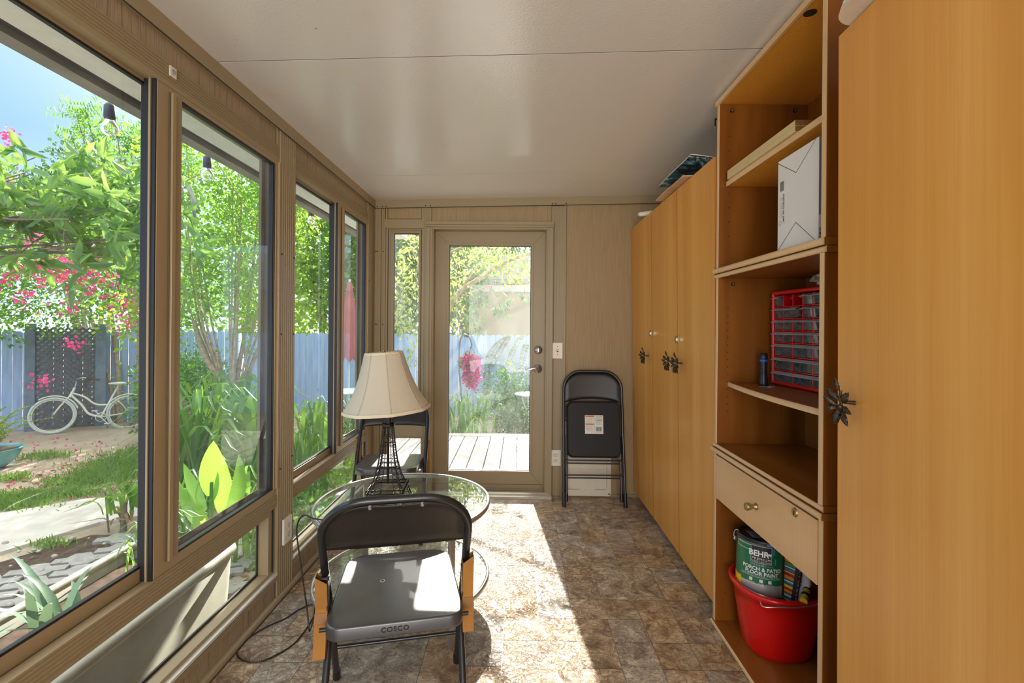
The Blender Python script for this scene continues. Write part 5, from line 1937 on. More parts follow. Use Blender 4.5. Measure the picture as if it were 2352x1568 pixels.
def make_chair(label, group, loc, rz, logo=False):
    t = thing('folding_chair', label, 'chair', loc, rz, group)
    X = 0.214
    # the long bent tube that is both front legs and back frame
    pts = [plane_pt(X + 0.004, 0.012), plane_pt(X, 0.45), plane_pt(X, 0.76)]
    for i in range(1, 11):
        a = math.pi / 2 * i / 10
        pts.append(plane_pt(X - 0.135 + 0.135 * math.cos(a), 0.76 + 0.148 * math.sin(a)))
    left = [Vector((-p.x, p.y, p.z)) for p in pts[::-1]]
    mb = MB()
    mb.tube(pts + left, 0.0125, 14)
    mb.build('back_frame', M['black_tube'], t)
    bp = back_panel_mb()
    b = bp.build('backrest', M['black_metal'], t)
    for u in (-0.072, 0.072):
        mb = MB()
        c = plane_pt(u, 0.902, 0.020)
        mb.tube([c + Vector((0, 0.004, 0.002)), c + Vector((0, -0.003, -0.001))], [0.006, 0.0045], 14, 0)
        mb.build('rivet', M['silver'], b)
    seat_mb().build('seat', M['seat_black'], t)
    for s in (-1, 1):
        mb = MB()
        mb.tube([(s * 0.196, -0.135, 0.012), (s * 0.199, 0.03, 0.235), (s * 0.200, 0.150, 0.395)], 0.0105, 12)
        leg = mb.build('rear_leg', M['black_tube'], t)
        mb = MB()
        mb.tube([(s * 0.196, -0.143, 0.0), (s * 0.1965, -0.113, 0.042)], 0.0135, 12)
        mb.build('leg_cap', M['black_plastic'], leg)
        mb = MB()
        a = plane_pt(s * (X + 0.0045), 0.0)
        b2 = plane_pt(s * (X + 0.003), 0.05)
        mb.tube([a, b2], 0.0138, 12)
        mb.build('leg_cap', M['black_plastic'], t)
        # hinge link and pivots
        mb = MB()
        mb.box(s * 0.200, 0.085, 0.405, s * 0.2045, 0.108, 0.54)
        mb.tube([(s * 0.198, 0.097, 0.525), (s * 0.228, 0.097, 0.525)], 0.006, 10)
        mb.tube([(s * 0.196, 0.150, 0.408), (s * 0.226, 0.150, 0.408)], 0.006, 10)
        mb.tube([(s * 0.196, 0.03, 0.412), (s * 0.215, 0.03, 0.412)], 0.006, 10)
        mb.build('hinge_link', M['silver'] if False else M['black_metal'], t)
        # torn cardboard sleeve still wrapped round the leg
        mb = MB()
        path = [(0.092, 0.530), (0.104, 0.44), (0.066, 0.315)] if s < 0 else [(0.088, 0.555), (0.104, 0.44), (0.078, 0.335)]
        w = 0.017
        xo0, xo1 = (s * 0.203, s * 0.236)
        v = []
        for i, (y, z) in enumerate(path):
            sk = 0.010 if i == 0 else 0.0
            v += [(xo0, y - w, z - sk), (xo1, y - w, z + sk), (xo1, y + w, z + sk), (xo0, y + w, z - sk)]
        f = []
        for i in range(2):
            for k in range(4):
                f.append((i * 4 + k, i * 4 + (k + 1) % 4, (i + 1) * 4 + (k + 1) % 4, (i + 1) * 4 + k))
        mb.add(v, f, 0)
        # tape round the middle
        v2 = []
        for (y, z) in ((0.104 - 0.004, 0.43), (0.104 - 0.014, 0.405)):
            e = 0.0008
            v2 += [(xo0 - s * e, y - w - e, z), (xo1 + s * e, y - w - e, z), (xo1 + s * e, y + w + e, z), (xo0 - s * e, y + w + e, z)]
        mb.add(v2, [(k, (k + 1) % 4, 4 + (k + 1) % 4, 4 + k) for k in range(4)], 1)
        tag(mb.build('cardboard_sleeve', [M['cardboard'], M['tape']], t, solid=0.002), 'torn brown cardboard sleeve round the leg')
    mb = MB()
    mb.tube([(-0.198, -0.045, 0.135), (0.198, -0.045, 0.135)], 0.0065, 10)
    mb.build('stretcher', M['black_tube'], t)
    mb = MB()
    p = plane_pt(0, 0.20)
    mb.tube([(-X, p.y, p.z), (X, p.y, p.z)], 0.0065, 10)
    mb.build('stretcher', M['black_tube'], t)
    mb = MB()
    mb.tube([(-0.198, 0.125, 0.372), (0.198, 0.125, 0.372)], 0.0075, 10)
    mb.build('stretcher', M['black_tube'], t)
    if logo:
        mb = MB()
        text_mb('COSCO', 0.021, lambda x, y, h: (x - 0.002, -0.0008 - h * 0.0, 0.4085 + y), mb, 0, bold=0.0006, spacing=1.15)
        text_mb('COSCO', 0.021, lambda x, y, h: (x - 0.0032, -0.0004 - h * 0.0, 0.4070 + y), mb, 1, bold=0.0010, spacing=1.15)
        mb.build('raised_lettering', [M['black_tube'], M['grey_dim']], t)
        mb = MB()
        zz = 0.4395
        mb.tube([(-0.050, 0.225, zz - 0.006), (-0.050, 0.225, zz - 0.0035)], 0.0085, 16, 0)
        mb.tube([(-0.050, 0.225, zz - 0.0036), (-0.050, 0.225, zz - 0.003)], 0.0045, 12, 1)
        mb.build('seat_rivet', [M['silver'], M['slot']], t)
    return t


M['grey_dim'] = plain('grey_letter_edge', (0.12, 0.115, 0.11), 0.4)  # paler grey copy set just behind the dark letters
chA = make_chair('black metal folding chair nearest the camera, seen from behind', 'open black folding chairs', (-0.352, 1.375, 0.0), 0.225, True)
chB = make_chair('black metal folding chair beyond the glass table, facing the camera', 'open black folding chairs', (-0.822, 3.175, 0.0), math.pi + 0.085)


# ---- folded chair leaning on the back wall
def folded_chair():
    t = thing('folding_chair', 'folded black chair leaning on the back wall with a white sticker', 'chair', (0.549, 3.412, 0.0))
    lean = math.atan2(0.155, 0.98)
    t.rotation_euler = (-lean, 0, 0.0)
    # local: x sideways, z up the chair, y depth (toward the wall +)
    X = 0.214
    mb = MB()
    pts = [Vector((X + 0.010, 0.004, 0.012)), Vector((X + 0.002, 0.0, 0.5)), Vector((X, 0, 0.84))]
    for i in range(1, 11):
        a = math.pi / 2 * i / 10
        pts.append(Vector((X - 0.13 + 0.13 * math.cos(a), 0, 0.84 + 0.132 * math.sin(a))))
    left = [Vector((-p.x, p.y, p.z)) for p in pts[::-1]]
    left[-1].x = -X - 0.004
    mb.tube(pts + left, 0.0112, 12)
    mb.build('back_frame', M['black_tube'], t)
    fn = lambda u, w, off=0.0: Vector((u, 0.004 + off * 0.8, w))
    back_panel_mb(0.205, 0.742, 0.965, 0.135, fn, arch=0.032).build('backrest', M['black_metal'], t)
    # seat folded flat in the frame, underside toward the room
    mb = MB()
    S = rrect(-0.197, 0.345, 0.197, 0.752, 0.045, 8)
    n = len(S)
    cx, cz = 0.0, 0.5485
    lv = [(1.0, 0.012), (1.0, -0.014), (0.985, -0.019), (0.965, -0.018), (0.955, -0.012), (0.93, -0.012)]
    v, f = [], []
    for s_, y in lv:
        for (a, b) in S:
            v.append((cx + (a - cx) * s_, y, cz + (b - cz) * s_))
    for i in range(len(lv) - 1):
        for k in range(n):
            f.append((i * n + k, i * n + (k + 1) % n, (i + 1) * n + (k + 1) % n, (i + 1) * n + k))
    mb.add(v, f, 0, True)
    mb.add(v[-n:], [tuple(range(n))], 0)
    mb.add(v[:n], [tuple(range(n))[::-1]], 0)
    mb.build('seat', M['seat_flat'], t)
    for s in (-1, 1):
        mb = MB()
        mb.tube([(s * 0.199, 0.016, 0.05), (s * 0.199, 0.016, 0.50)], 0.0105, 12)
        leg = mb.build('rear_leg', M['black_tube'], t)
        mb = MB()
        mb.tube([(s * 0.199, 0.016, 0.035), (s * 0.199, 0.016, 0.09)], 0.0135, 12)
        mb.build('leg_cap', M['black_plastic'], leg)
        mb = MB()
        xx = X + 0.0095 if s > 0 else -X - 0.004
        mb.tube([(xx, 0.004, 0.0), (xx - 0.0005 * s, 0.004, 0.10)], 0.0142, 12)
        mb.build('leg_cap', M['black_plastic'], t)
        mb = MB()
        mb.box(s * 0.222, -0.006, 0.50, s * 0.227, 0.010, 0.575)
        mb.tube([(s * 0.205, 0.002, 0.565), (s * 0.229, 0.002, 0.565)], 0.007, 10)
        mb.build('hinge_link', M['black_metal'], t)
        mb = MB()
        mb.box(s * 0.186, 0.012, 0.325, s * 0.206, 0.034, 0.36)
        tag(mb.build('cardboard_sleeve', M['cardboard'], t), 'scrap of brown cardboard sleeve')
    for (z, yy) in ((0.325, 0.0), (0.303, 0.014), (0.222, 0.0), (0.200, 0.014)):
        mb = MB()
        mb.tube([(-0.206, yy, z), (0.208, yy, z)], 0.0055, 10)
        mb.build('stretcher', M['black_tube'], t)
    # warning sticker
    mb = MB()
    y = -0.0128
    def q(x0, z0, x1, z1, mi, e=0.0):
        mb.add([(x0, y - e, z0), (x1, y - e, z0), (x1, y - e, z1), (x0, y - e, z1)], [(0, 1, 2, 3)], mi)
    x0, z1 = -0.062, 0.650
    q(x0, z1 - 0.134, x0 + 0.134, z1, 0)
    e = 0.0004
    q(x0 + 0.003, z1 - 0.014, x0 + 0.067, z1 - 0.002, 1, e)
    q(x0 + 0.003, z1 - 0.070, x0 + 0.067, z1 - 0.060, 1, e)
    tx = lambda ox, oz: (lambda a, b, h: (ox + a, y - 0.0008, oz + b))
    text_mb('! WARNING', 0.011, tx(x0 + 0.035, z1 - 0.008), mb, 2)
    text_mb('! WARNING', 0.011, tx(x0 + 0.035, z1 - 0.065), mb, 2)
    for i in range(7):
        q(x0 + 0.006, z1 - 0.022 - i * 0.005, x0 + 0.060 - 0.004 * (i % 3), z1 - 0.0205 - i * 0.005, 3, e)
        q(x0 + 0.006, z1 - 0.078 - i * 0.006, x0 + 0.060 - 0.005 * (i % 2), z1 - 0.0763 - i * 0.006, 3, e)
    q(x0 + 0.0685, z1 - 0.132, x0 + 0.0695, z1 - 0.002, 3, e)
    q(x0 + 0.070, z1 - 0.028, x0 + 0.132, z1 - 0.027, 3, e)
    text_mb('1 Year Limited', 0.0088, tx(x0 + 0.101, z1 - 0.009), mb, 2)
    text_mb('Warranty', 0.0095, tx(x0 + 0.101, z1 - 0.019), mb, 2)
    text_mb('COSCO', 0.0125, tx(x0 + 0.101, z1 - 0.038), mb, 2, bold=0.0003)
    for i in range(4):
        q(x0 + 0.082, z1 - 0.050 - i * 0.006, x0 + 0.120 - 0.004 * (i % 2), z1 - 0.0485 - i * 0.006, 3, e)
    rn = random.Random(9)
    xx = x0 + 0.080
    while xx < x0 + 0.120:
        w = rn.choice([0.0008, 0.0016, 0.0024])
        q(xx, z1 - 0.114, xx + w, z1 - 0.084, 2, e)
        xx += w + rn.choice([0.0008, 0.0016])
    q(x0 + 0.080, z1 - 0.122, x0 + 0.120, z1 - 0.119, 3, e)
    tag(mb.build('sticker', [M['paper'], M['orange_print'], M['black_print'], M['grey_print']], t), 'white and orange warranty sticker')
    return t


M['seat_flat'] = plain('black_seat_underside', (0.010, 0.0095, 0.0095), 0.5, 0, 0.25, 0.1, 60)
folded_chair()

# ---- pet door panel behind the folded chair
pd = thing('pet_door', 'cream plastic pet door in the back wall behind the folded chair', 'pet door', (0, 0, 0))
py0 = YB - 0.030
mb = MB()
out = rrect(0.346, 0.012, 0.704, 0.600, 0.018, 5)
inn = rrect(0.378, 0.058, 0.668, 0.560, 0.006, 5)
n = len(out)
v = [(a, py0, b) for a, b in out] + [(a, py0, b) for a, b in inn] + [(a, YB + 0.002, b) for a, b in out] + [(a, YB, b) for a, b in inn]
f = []
for k in range(n):
    k2 = (k + 1) % n
    f += [(k, k2, n + k2, n + k), (k, 2 * n + k, 2 * n + k2, k2), (n + k, n + k2, 3 * n + k2, 3 * n + k)]
mb.add(v, f, 0, False)
for (x, z) in [(0.360, 0.028), (0.690, 0.028), (0.360, 0.586), (0.690, 0.586)]:
    mb.tube([(x, py0 + 0.001, z), (x, py0 - 0.0015, z)], 0.006, 12, 1)
mb.box(0.470, py0 - 0.004, 0.034, 0.585, py0 + 0.002, 0.052, 0)
for (a, b, c, d_) in [(0.374, 0.070, 0.3755, 0.35), (0.3745, 0.062, 0.47, 0.0635), (0.585, 0.062, 0.671, 0.0635), (0.671, 0.070, 0.6725, 0.35), (0.374, 0.09, 0.380, 0.0915), (0.374, 0.17, 0.380, 0.1715), (0.667, 0.17, 0.6725, 0.1715)]:
    mb.box(a, py0 - 0.0008, b, c, py0 + 0.001, d_, 1)
mb.build('outer_frame', [M['white_vinyl'], M['slot']], pd, 0.0012)
mb = MB()
mb.box(0.378, py0 + 0.008, 0.058, 0.668, py0 + 0.012, 0.560, 0)
mb.box(0.378, py0 + 0.004, 0.212, 0.668, py0 + 0.009, 0.216, 0)
mb.box(0.378, py0 + 0.005, 0.262, 0.668, py0 + 0.009, 0.268, 0)
mb.build('flap', M['white_vinyl'], pd)

# ================================================================ round glass table
TX, TY, TR, TZ, TZ2 = -0.520, 2.155, 0.392, 0.500, 0.170
tb = thing('glass_table', 'round two-tier glass table with silver rims by the window', 'table', (TX, TY, 0.0))


def rim(z, r, nm, hh=0.011):
    mb = MB()
    mb.lathe([(r - 0.014, -hh), (r - 0.003, -hh), (r, -hh + 0.004), (r, hh - 0.004), (r - 0.003, hh), (r - 0.014, hh), (r - 0.015, 0.0), (r - 0.014, -hh)], 96, (0, 0, z - hh))
    mb.build(nm, M['silver'], tb)
    g = MB()
    N = 72
    ring0 = [((r - 0.014) * math.cos(2 * math.pi * k / N), (r - 0.014) * math.sin(2 * math.pi * k / N)) for k in range(N)]
    g.add([(a, b, z - 0.002) for a, b in ring0], [tuple(range(N))], 0)
    g.build('glass_top' if z > 0.3 else 'glass_shelf', M['glass_table'], tb)


rim(TZ, TR, 'top_rim')
rim(TZ2, TR, 'shelf_rim', 0.010)
for k in range(4):
    a = math.pi / 4 + k * math.pi / 2
    c, s = math.cos(a), math.sin(a)
    mb = MB()
    mb.box(-0.014, -0.006, 0.0, 0.014, 0.006, TZ - 0.018, 0, Matrix.Translation((c * (TR - 0.030), s * (TR - 0.030), 0)) @ Matrix.Rotation(a + math.pi / 2, 4, 'Z'))
    mb.build('leg', M['silver'], tb, 0.001)

# ================================================================ lamp with a wire lattice tower base
lp = thing('table_lamp', 'table lamp with a black wire tower base and cream bell shade', 'lamp', (-0.580, 2.105, TZ), R(4))
lv = [(0.000, 0.094), (0.030, 0.084), (0.060, 0.0745), (0.085, 0.064), (0.120, 0.051), (0.165, 0.040), (0.195, 0.0345), (0.240, 0.0285), (0.290, 0.0235), (0.345, 0.0195)]


def hw_at(z):
    for (z0, h0), (z1, h1) in zip(lv[:-1], lv[1:]):
        if z0 <= z <= z1:
            return h0 + (h1 - h0) * (z - z0) / (z1 - z0)
    return lv[-1][1]


mb = MB()
W = 0.0021
zs = [i * 0.345 / 20 for i in range(21)]
for sx, sy in ((1, 1), (1, -1), (-1, 1), (-1, -1)):
    mb.tube([(sx * hw_at(z), sy * hw_at(z), z) for z in zs], 0.0024, 6)
    for frac in (0.42,):
        mb.tube([(sx * hw_at(z) * (1 - frac * (1 if z < 0.3 else 0.6)), sy * hw_at(z), z) for z in zs], 0.0016, 5)
        mb.tube([(sx * hw_at(z), sy * hw_at(z) * (1 - frac * (1 if z < 0.3 else 0.6)), z) for z in zs], 0.0016, 5)
# cross bracing in the legs
def brace(z0, z1, n):
    for i in range(n):
        a, b = z0 + (z1 - z0) * i / n, z0 + (z1 - z0) * (i + 1) / n
        ha, hb = hw_at(a), hw_at(b)
        fa = 0.58
        for sx, sy in ((1, 1), (1, -1), (-1, 1), (-1, -1)):
            for (p, q) in (((1, fa), (fa, 1)),):
                mb.tube([(sx * ha, sy * ha, a), (sx * hb * fa, sy * hb, b)], 0.0009, 4, cap=False)
                mb.tube([(sx * ha * fa, sy * ha, a), (sx * hb, sy * hb, b)], 0.0009, 4, cap=False)
                mb.tube([(sx * ha, sy * ha, a), (sx * hb, sy * hb * fa, b)], 0.0009, 4, cap=False)
                mb.tube([(sx * ha, sy * ha * fa, a), (sx * hb, sy * hb, b)], 0.0009, 4, cap=False)
brace(0.0, 0.066, 5)
brace(0.078, 0.34, 20)
for (z, ex, r) in [(0.066, 0.006, 0.0030), (0.080, 0.009, 0.0026), (0.112, 0.0, 0.0014), (0.142, 0.0, 0.0014), (0.170, 0.003, 0.0022), (0.188, 0.001, 0.0016), (0.262, 0.003, 0.0022), (0.30, 0.0, 0.0013), (0.340, 0.002, 0.0018)]:
    h = hw_at(z) + ex
    mb.tube([(h, h, z), (-h, h, z), (-h, -h, z), (h, -h, z)], r, 6, closed=True)
for (z0, z1) in [(0.066, 0.080)]:
    h = hw_at(z0) + 0.007
    for k in range(24):
        s_ = -h + 2 * h * k / 23
        for (a, b) in (((s_, h), (s_, h)), ((s_, -h), (s_, -h)), ((h, s_), (h, s_)), ((-h, s_), (-h, s_))):
            mb.tube([(a[0], a[1], z0), (b[0], b[1], z1)], 0.0008, 4, cap=False)
mb.lathe([(0.026, 0.0), (0.030, 0.002), (0.030, 0.010), (0.026, 0.012)], 8, (0, 0, 0.344), phase=R(22.5), smooth=False)
mb.disc((0, 0, 0.346), 0.028, 8, 'z')
for a in range(8):
    an = a * math.pi / 4 + R(22.5)
    mb.tube([(0.029 * math.cos(an), 0.029 * math.sin(an), 0.35), (0.027 * math.cos(an), 0.027 * math.sin(an), 0.378)], 0.0011, 4)
mb.build('wire_tower', M['wire_black'], lp)
mb = MB()
mb.tube([(0, 0, 0.088), (0, 0, 0.345)], 0.0058, 12)
mb.tube([(0, 0, 0.350), (0, 0, 0.440)], 0.0145, 16)
mb.build('centre_rod', M['wire_black'], lp)
# harp and finial
mb = MB()
mb.tube(bez([(0.012, 0, 0.38), (0.045, 0, 0.44), (0.048, 0, 0.53), (0.028, 0, 0.64), (0.0, 0, 0.672), (-0.028, 0, 0.64), (-0.048, 0, 0.53), (-0.045, 0, 0.44), (-0.012, 0, 0.38)], 6), 0.0018, 6)
mb.build('harp', M['brass'], lp)
# shade
NS = 8
SB, ST = 0.190, 0.081
prof = []
for i in range(15):
    t_ = i / 14
    r = ST + (SB - ST) * ((1 - t_) ** 1.0 * 0.62 + (1 - t_) ** 3.2 * 0.38)
    prof.append((r, t_ * 0.256))


def shade_pt(an, r, z, bulge=1.0):
    seg = 2 * math.pi / NS
    k = (an / seg) % 1.0
    # between flat chord and full circle
    ch = math.cos(seg / 2) / math.cos((k - 0.5) * seg)
    m = 0.45
    rr = r * (ch * m + (1 - m))
    return (rr * math.cos(an), rr * math.sin(an), z)


tilt = Matrix.Translation((-0.006, 0, 0.415)) @ Matrix.Rotation(R(-3.6), 4, 'Y') @ Matrix.Rotation(R(17), 4, 'Z')
mb = MB()
SEG = 64
v, f = [], []
for (r, z) in prof:
    for k in range(SEG):
        v.append(shade_pt(2 * math.pi * k / SEG, r, z))
for i in range(len(prof) - 1):
    for k in range(SEG):
        f.append((i * SEG + k, i * SEG + (k + 1) % SEG, (i + 1) * SEG + (k + 1) % SEG, (i + 1) * SEG + k))
mb.add(v, f, 0, True, tilt)
sh = mb.build('lamp_shade', M['shade'], lp, solid=0.0018)
mb = MB()
for (r0, z0, z1) in ((SB, -0.002, 0.011), (ST, 0.247, 0.258)):
    pr = [(r0 + 0.002, z0), (r0 + 0.0035, (z0 + z1) / 2), (r0 - 0.001, z1)] if r0 > 0.1 else [(r0 + 0.003, z0), (r0 + 0.003, z1), (r0 - 0.002, z1 + 0.001)]
    v, f = [], []
    for (r, z) in pr:
        for k in range(SEG):
            v.append(shade_pt(2 * math.pi * k / SEG, r, z))
    for i in range(len(pr) - 1):
        for k in range(SEG):
            f.append((i * SEG + k, i * SEG + (k + 1) % SEG, (i + 1) * SEG + (k + 1) % SEG, (i + 1) * SEG + k))
    mb.add(v, f, 0, True, tilt)
for k in range(NS):
    an = 2 * math.pi * k / NS
    mb.tube([shade_pt(an, r + 0.0015, z) for (r, z) in prof], 0.0019, 6, 1, mat=tilt)
mb.build('shade_trim', [M['shade_trim'], M['seam']], sh) if False else None
M['seam'] = plain('shade_seam', (0.50, 0.46, 0.33), 0.7)
tag(mb.build('shade_trim', [M['shade_trim'], M['seam']], sh), 'gathered cream binding and seam ribs')
mb = MB()
mb.sphere((0, 0, 0.262), 0.008, 12, 8, mat=tilt)
mb.tube([(-0.08, 0, 0.254), (0.08, 0, 0.254)], 0.0015, 6, 0, mat=tilt)
mb.tube([(0.0, -0.08, 0.254), (0.0, 0.08, 0.254)], 0.0015, 6, 0, mat=tilt)
mb.build('finial', M['brass'], lp)
# cord: over the table edge, down to the floor and round in a loop
inv = (Matrix.Translation(lp.location) @ Matrix.Rotation(R(4), 4, 'Z')).inverted()
cz_ = TZ + 0.004
fl = lambda px, py: at(px, py, z=0.004)
pts = [Vector((-0.60, 2.09, cz_ + 0.06)), Vector((-0.63, 2.05, cz_ + 0.012)), Vector((-0.68, 1.98, cz_)), Vector((-0.76, 1.90, cz_ + 0.004)), Vector((-0.82, 1.90, cz_ + 0.006)),
       Vector((-0.872, 1.915, cz_ + 0.012)), Vector((-0.905, 1.93, TZ - 0.05)), Vector((-0.885, 1.93, 0.30)), Vector((-0.860, 1.93, 0.13)), Vector((-0.845, 1.925, 0.04)), fl(722, 1392) + Vector((0.0, 0, 0.004)),
       fl(690, 1398), fl(655, 1420), fl(615, 1438), fl(575, 1462), fl(549, 1488), fl(546, 1506), fl(562, 1517), fl(592, 1520), fl(630, 1506), fl(675, 1478), fl(706, 1440), fl(722, 1400) + Vector((0.02, 0, 0.006)), fl(760, 1385), fl(800, 1400)]
pts = [inv @ p for p in pts]
mb = MB()
mb.tube(bez(pts, 10), 0.0030, 8)
# small curls of cord inside the base
mb.tube(bez([(-0.03, -0.02, 0.006), (-0.01, -0.06, 0.012), (0.03, -0.05, 0.03), (0.05, -0.01, 0.008), (0.075, 0.02, 0.02), (0.10, 0.04, 0.012), (0.095, 0.06, 0.004), (0.06, 0.05, 0.004)], 8), 0.0022, 6)
tag(mb.build('power_cord', M['cord'], lp), 'dark power cord looping down to the floor')

# ================================================================ the garden outside
GZ = -0.75
rng = np.random.default_rng(7)


def unit(a):
    return a / np.maximum(1e-9, np.linalg.norm(a, axis=-1, keepdims=True))


def leaf_mesh(name, P, D, L, W, mat, parent=None, droop=0.15, fold=0.12, flat=0.0):
    """one mesh of folded six-point leaves; P bases, D directions"""
    n = len(P)
    P = np.asarray(P, float)
    D = unit(np.asarray(D, float))
    L = np.broadcast_to(np.asarray(L, float).reshape(-1, 1) if np.ndim(L) else np.full((n, 1), L), (n, 1))
    W = np.broadcast_to(np.asarray(W, float).reshape(-1, 1) if np.ndim(W) else np.full((n, 1), W), (n, 1))
    rv = rng.normal(size=(n, 3))
    if flat:
        rv = rv * (1 - flat) + np.cross(D, np.array([0, 0, 1.0])) * flat * 2.0
    S = unit(rv - D * np.sum(rv * D, axis=1, keepdims=True))
    N = np.cross(S, D)
    V = np.empty((n, 6, 3))
    V[:, 0] = P
    V[:, 1] = P + D * L * 0.34 + S * W * 0.5 + N * W * fold
    V[:, 2] = P + D * L * 0.74 + S * W * 0.36 + N * (W * fold - L * droop * 0.4)
    V[:, 3] = P + D * L - N * L * droop
    V[:, 4] = P + D * L * 0.74 - S * W * 0.36 + N * (W * fold - L * droop * 0.4)
    V[:, 5] = P + D * L * 0.34 - S * W * 0.5 + N * W * fold
    base = (np.arange(n) * 6)[:, None]
    F = np.concatenate([base + np.array([0, 1, 2, 3]), base + np.array([0, 3, 4, 5])], axis=1).reshape(-1, 4)
    return raw_mesh(name, V.reshape(-1, 3), F, mat, parent)


def raw_mesh(name, V, F, mat, parent=None, smooth=True):
    me = bpy.data.meshes.new(name)
    nv, nf = len(V), len(F)
    k = F.shape[1]
    me.vertices.add(nv)
    me.vertices.foreach_set('co', np.asarray(V, dtype=np.float32).ravel())
    me.loops.add(nf * k)
    me.loops.foreach_set('vertex_index', np.asarray(F, dtype=np.int32).ravel())
    me.polygons.add(nf)
    me.polygons.foreach_set('loop_start', np.arange(0, nf * k, k, dtype=np.int32))
    me.polygons.foreach_set('use_smooth', [smooth] * nf)
    me.materials.append(mat)
    me.update(calc_edges=True)
    o = bpy.data.objects.new(name, me)
    COL.objects.link(o)
    if parent is not None:
        o.parent = parent
    return o


def cloud(ells, n, clump=0.16, per=14, shell=0.55):
    """leaf bases in clumps spread through ellipsoids (cx, cy, cz, rx, ry, rz)"""
    vol = np.array([e[3] * e[4] * e[5] for e in ells]) ** 0.7
    vol = vol / vol.sum()
    pts, dirs = [], []
    for e, w in zip(ells, vol):
        m = max(1, int(n * w / per))
        u = unit(rng.normal(size=(m, 3)))
        r = (shell + (1 - shell) * rng.random((m, 1)))
        inner = rng.random((m, 1)) < 0.22
        r = np.where(inner, rng.random((m, 1)) ** 0.4 * 0.8, r)
        c = np.array(e[:3]) + u * r * np.array(e[3:6])
        cc = np.repeat(c, per, axis=0)
        q = rng.normal(size=(m * per, 3)) * clump
        pts.append(cc + q)
        out = np.repeat(u, per, axis=0) * 0.5 + unit(q) * 0.8 + rng.normal(size=(m * per, 3)) * 0.45
        dirs.append(out)
    return np.concatenate(pts), np.concatenate(dirs)


def branch_set(mb, base, tips, r0, r1, wob=0.12, rnd=None, mid=None, n=7):
    rnd = rnd or random.Random(1)
    for tp in tips:
        b = Vector(base)
        t = Vector(tp)
        m1 = b.lerp(t, 0.35) + Vector((rnd.uniform(-wob, wob), rnd.uniform(-wob, wob), 0.1 * wob))
        m2 = b.lerp(t, 0.7) + Vector((rnd.uniform(-wob, wob), rnd.uniform(-wob, wob), 0))
        c = bez([b, m1, m2, t], 4)
        k = len(c)
        mb.tube(c, [r0 + (r1 - r0) * i / (k - 1) for i in range(k)], 7)


def tree(name, label, cat, group, base, ells, nleaf, L, W, mat, trunk_r=0.07, ntrunk=3, bark='bark', droop=0.15, clump=0.16, per=14, fold=0.12, ups=None):
    t = thing(name, label, cat, (base[0], base[1], base[2]), 0, group)
    B = np.array(base)
    rnd = random.Random(int(abs(base[0] * 91 + base[1] * 17)))
    mb = MB()
    tips = []
    for e in ells:
        for k in range(max(2, int(ntrunk))):
            tips.append((e[0] - base[0] + rnd.uniform(-.6, .6) * e[3], e[1] - base[1] + rnd.uniform(-.6, .6) * e[4], e[2] - base[2] + rnd.uniform(-.1, .75) * e[5]))
    branch_set(mb, (0, 0, -0.03), tips, trunk_r, trunk_r * 0.18, 0.25, rnd)
    mb.build('trunk', M[bark], t)
    P, D = cloud(ells, nleaf, clump, per)
    if ups is not None:
        D = D + np.array([0, 0, ups])
    n = len(P)
    leaf_mesh('foliage', P - B, D, L * (0.7 + 0.6 * rng.random(n)), W * (0.7 + 0.6 * rng.random(n)), M[mat], t, droop, fold)
    return t


# ---- ground, path, paving
mb = MB()
mb.add([(-32, -4, GZ), (24, -4, GZ), (24, 32, GZ), (-32, 32, GZ)], [(0, 1, 2, 3)])
struct('ground', mb, M['ground'])
mb = MB()
far = [(-9.0, 2.9), (-6.6, 4.25), (-5.45, 4.93), (-4.95, 5.36), (-4.2, 5.62), (-3.4, 6.3)]
near = [(-3.0, 5.9), (-3.75, 5.05), (-4.23, 4.74), (-4.53, 4.09), (-5.2, 3.2), (-6.6, 2.0)]
mb.prism([(x, y) for x, y in far + near][::-1], 'z', GZ - 0.02, GZ + 0.03)
struct('garden_path', mb, M['concrete'], bevel=0.01)
# turf-block paving between the path and the house
mb = MB()
mb.add([(-5.0, 0.6, GZ + 0.004), (-2.0, 0.6, GZ + 0.004), (-2.6, 4.6, GZ + 0.004), (-4.1, 4.5, GZ + 0.004), (-4.7, 3.4, GZ + 0.004)], [(0, 1, 2, 3, 4)], 1)
rnd = random.Random(21)


def zig(cx, cy, ang, s=0.20):
    w = 0.045
    p = [(-s, -w), (-s * 0.35, -w), (-s * 0.1, -w - 0.07), (s * 0.45, -w - 0.07), (s * 0.62, -w), (s, -w), (s, w), (s * 0.35, w), (s * 0.1, w + 0.07), (-s * 0.45, w + 0.07), (-s * 0.62, w), (-s, w)]
    c, s_ = math.cos(ang), math.sin(ang)
    return [(cx + a * c - b * s_, cy + a * s_ + b * c) for a, b in p]


for i in range(-1, 18):
    for j in range(-1, 22):
        a, b = -5.2 + i * 0.40 * 0.92 + (0.19 if j % 2 else 0), 0.8 + j * 0.20
        if b > 4.5 or a > -2.1 or (a < -3.9 and b > 3.2 + 0.9 * (a + 4.9)) or a < -5.4:
            continue
        mb.prism(zig(a, b, 0.32), 'z', GZ, GZ + 0.030 + rnd.uniform(-0.004, 0.004), 0)
struct('paving', mb, [M['paver'], M['soil']])
# pebbles caught in the paving
mb = MB()
for k in range(260):
    a, b = rnd.uniform(-4.9, -2.1), rnd.uniform(0.9, 4.4)
    r = rnd.uniform(0.010, 0.032)
    mb.sphere((a, b, GZ + 0.025 + r * 0.3), r, 7, 5, 0, (1, rnd.uniform(.6, 1), 0.6))
o = mb.build('pebbles', M['stone_grey'])
tag(o, 'pale pebbles scattered in the turf-block paving', 'pebbles', kind='stuff')

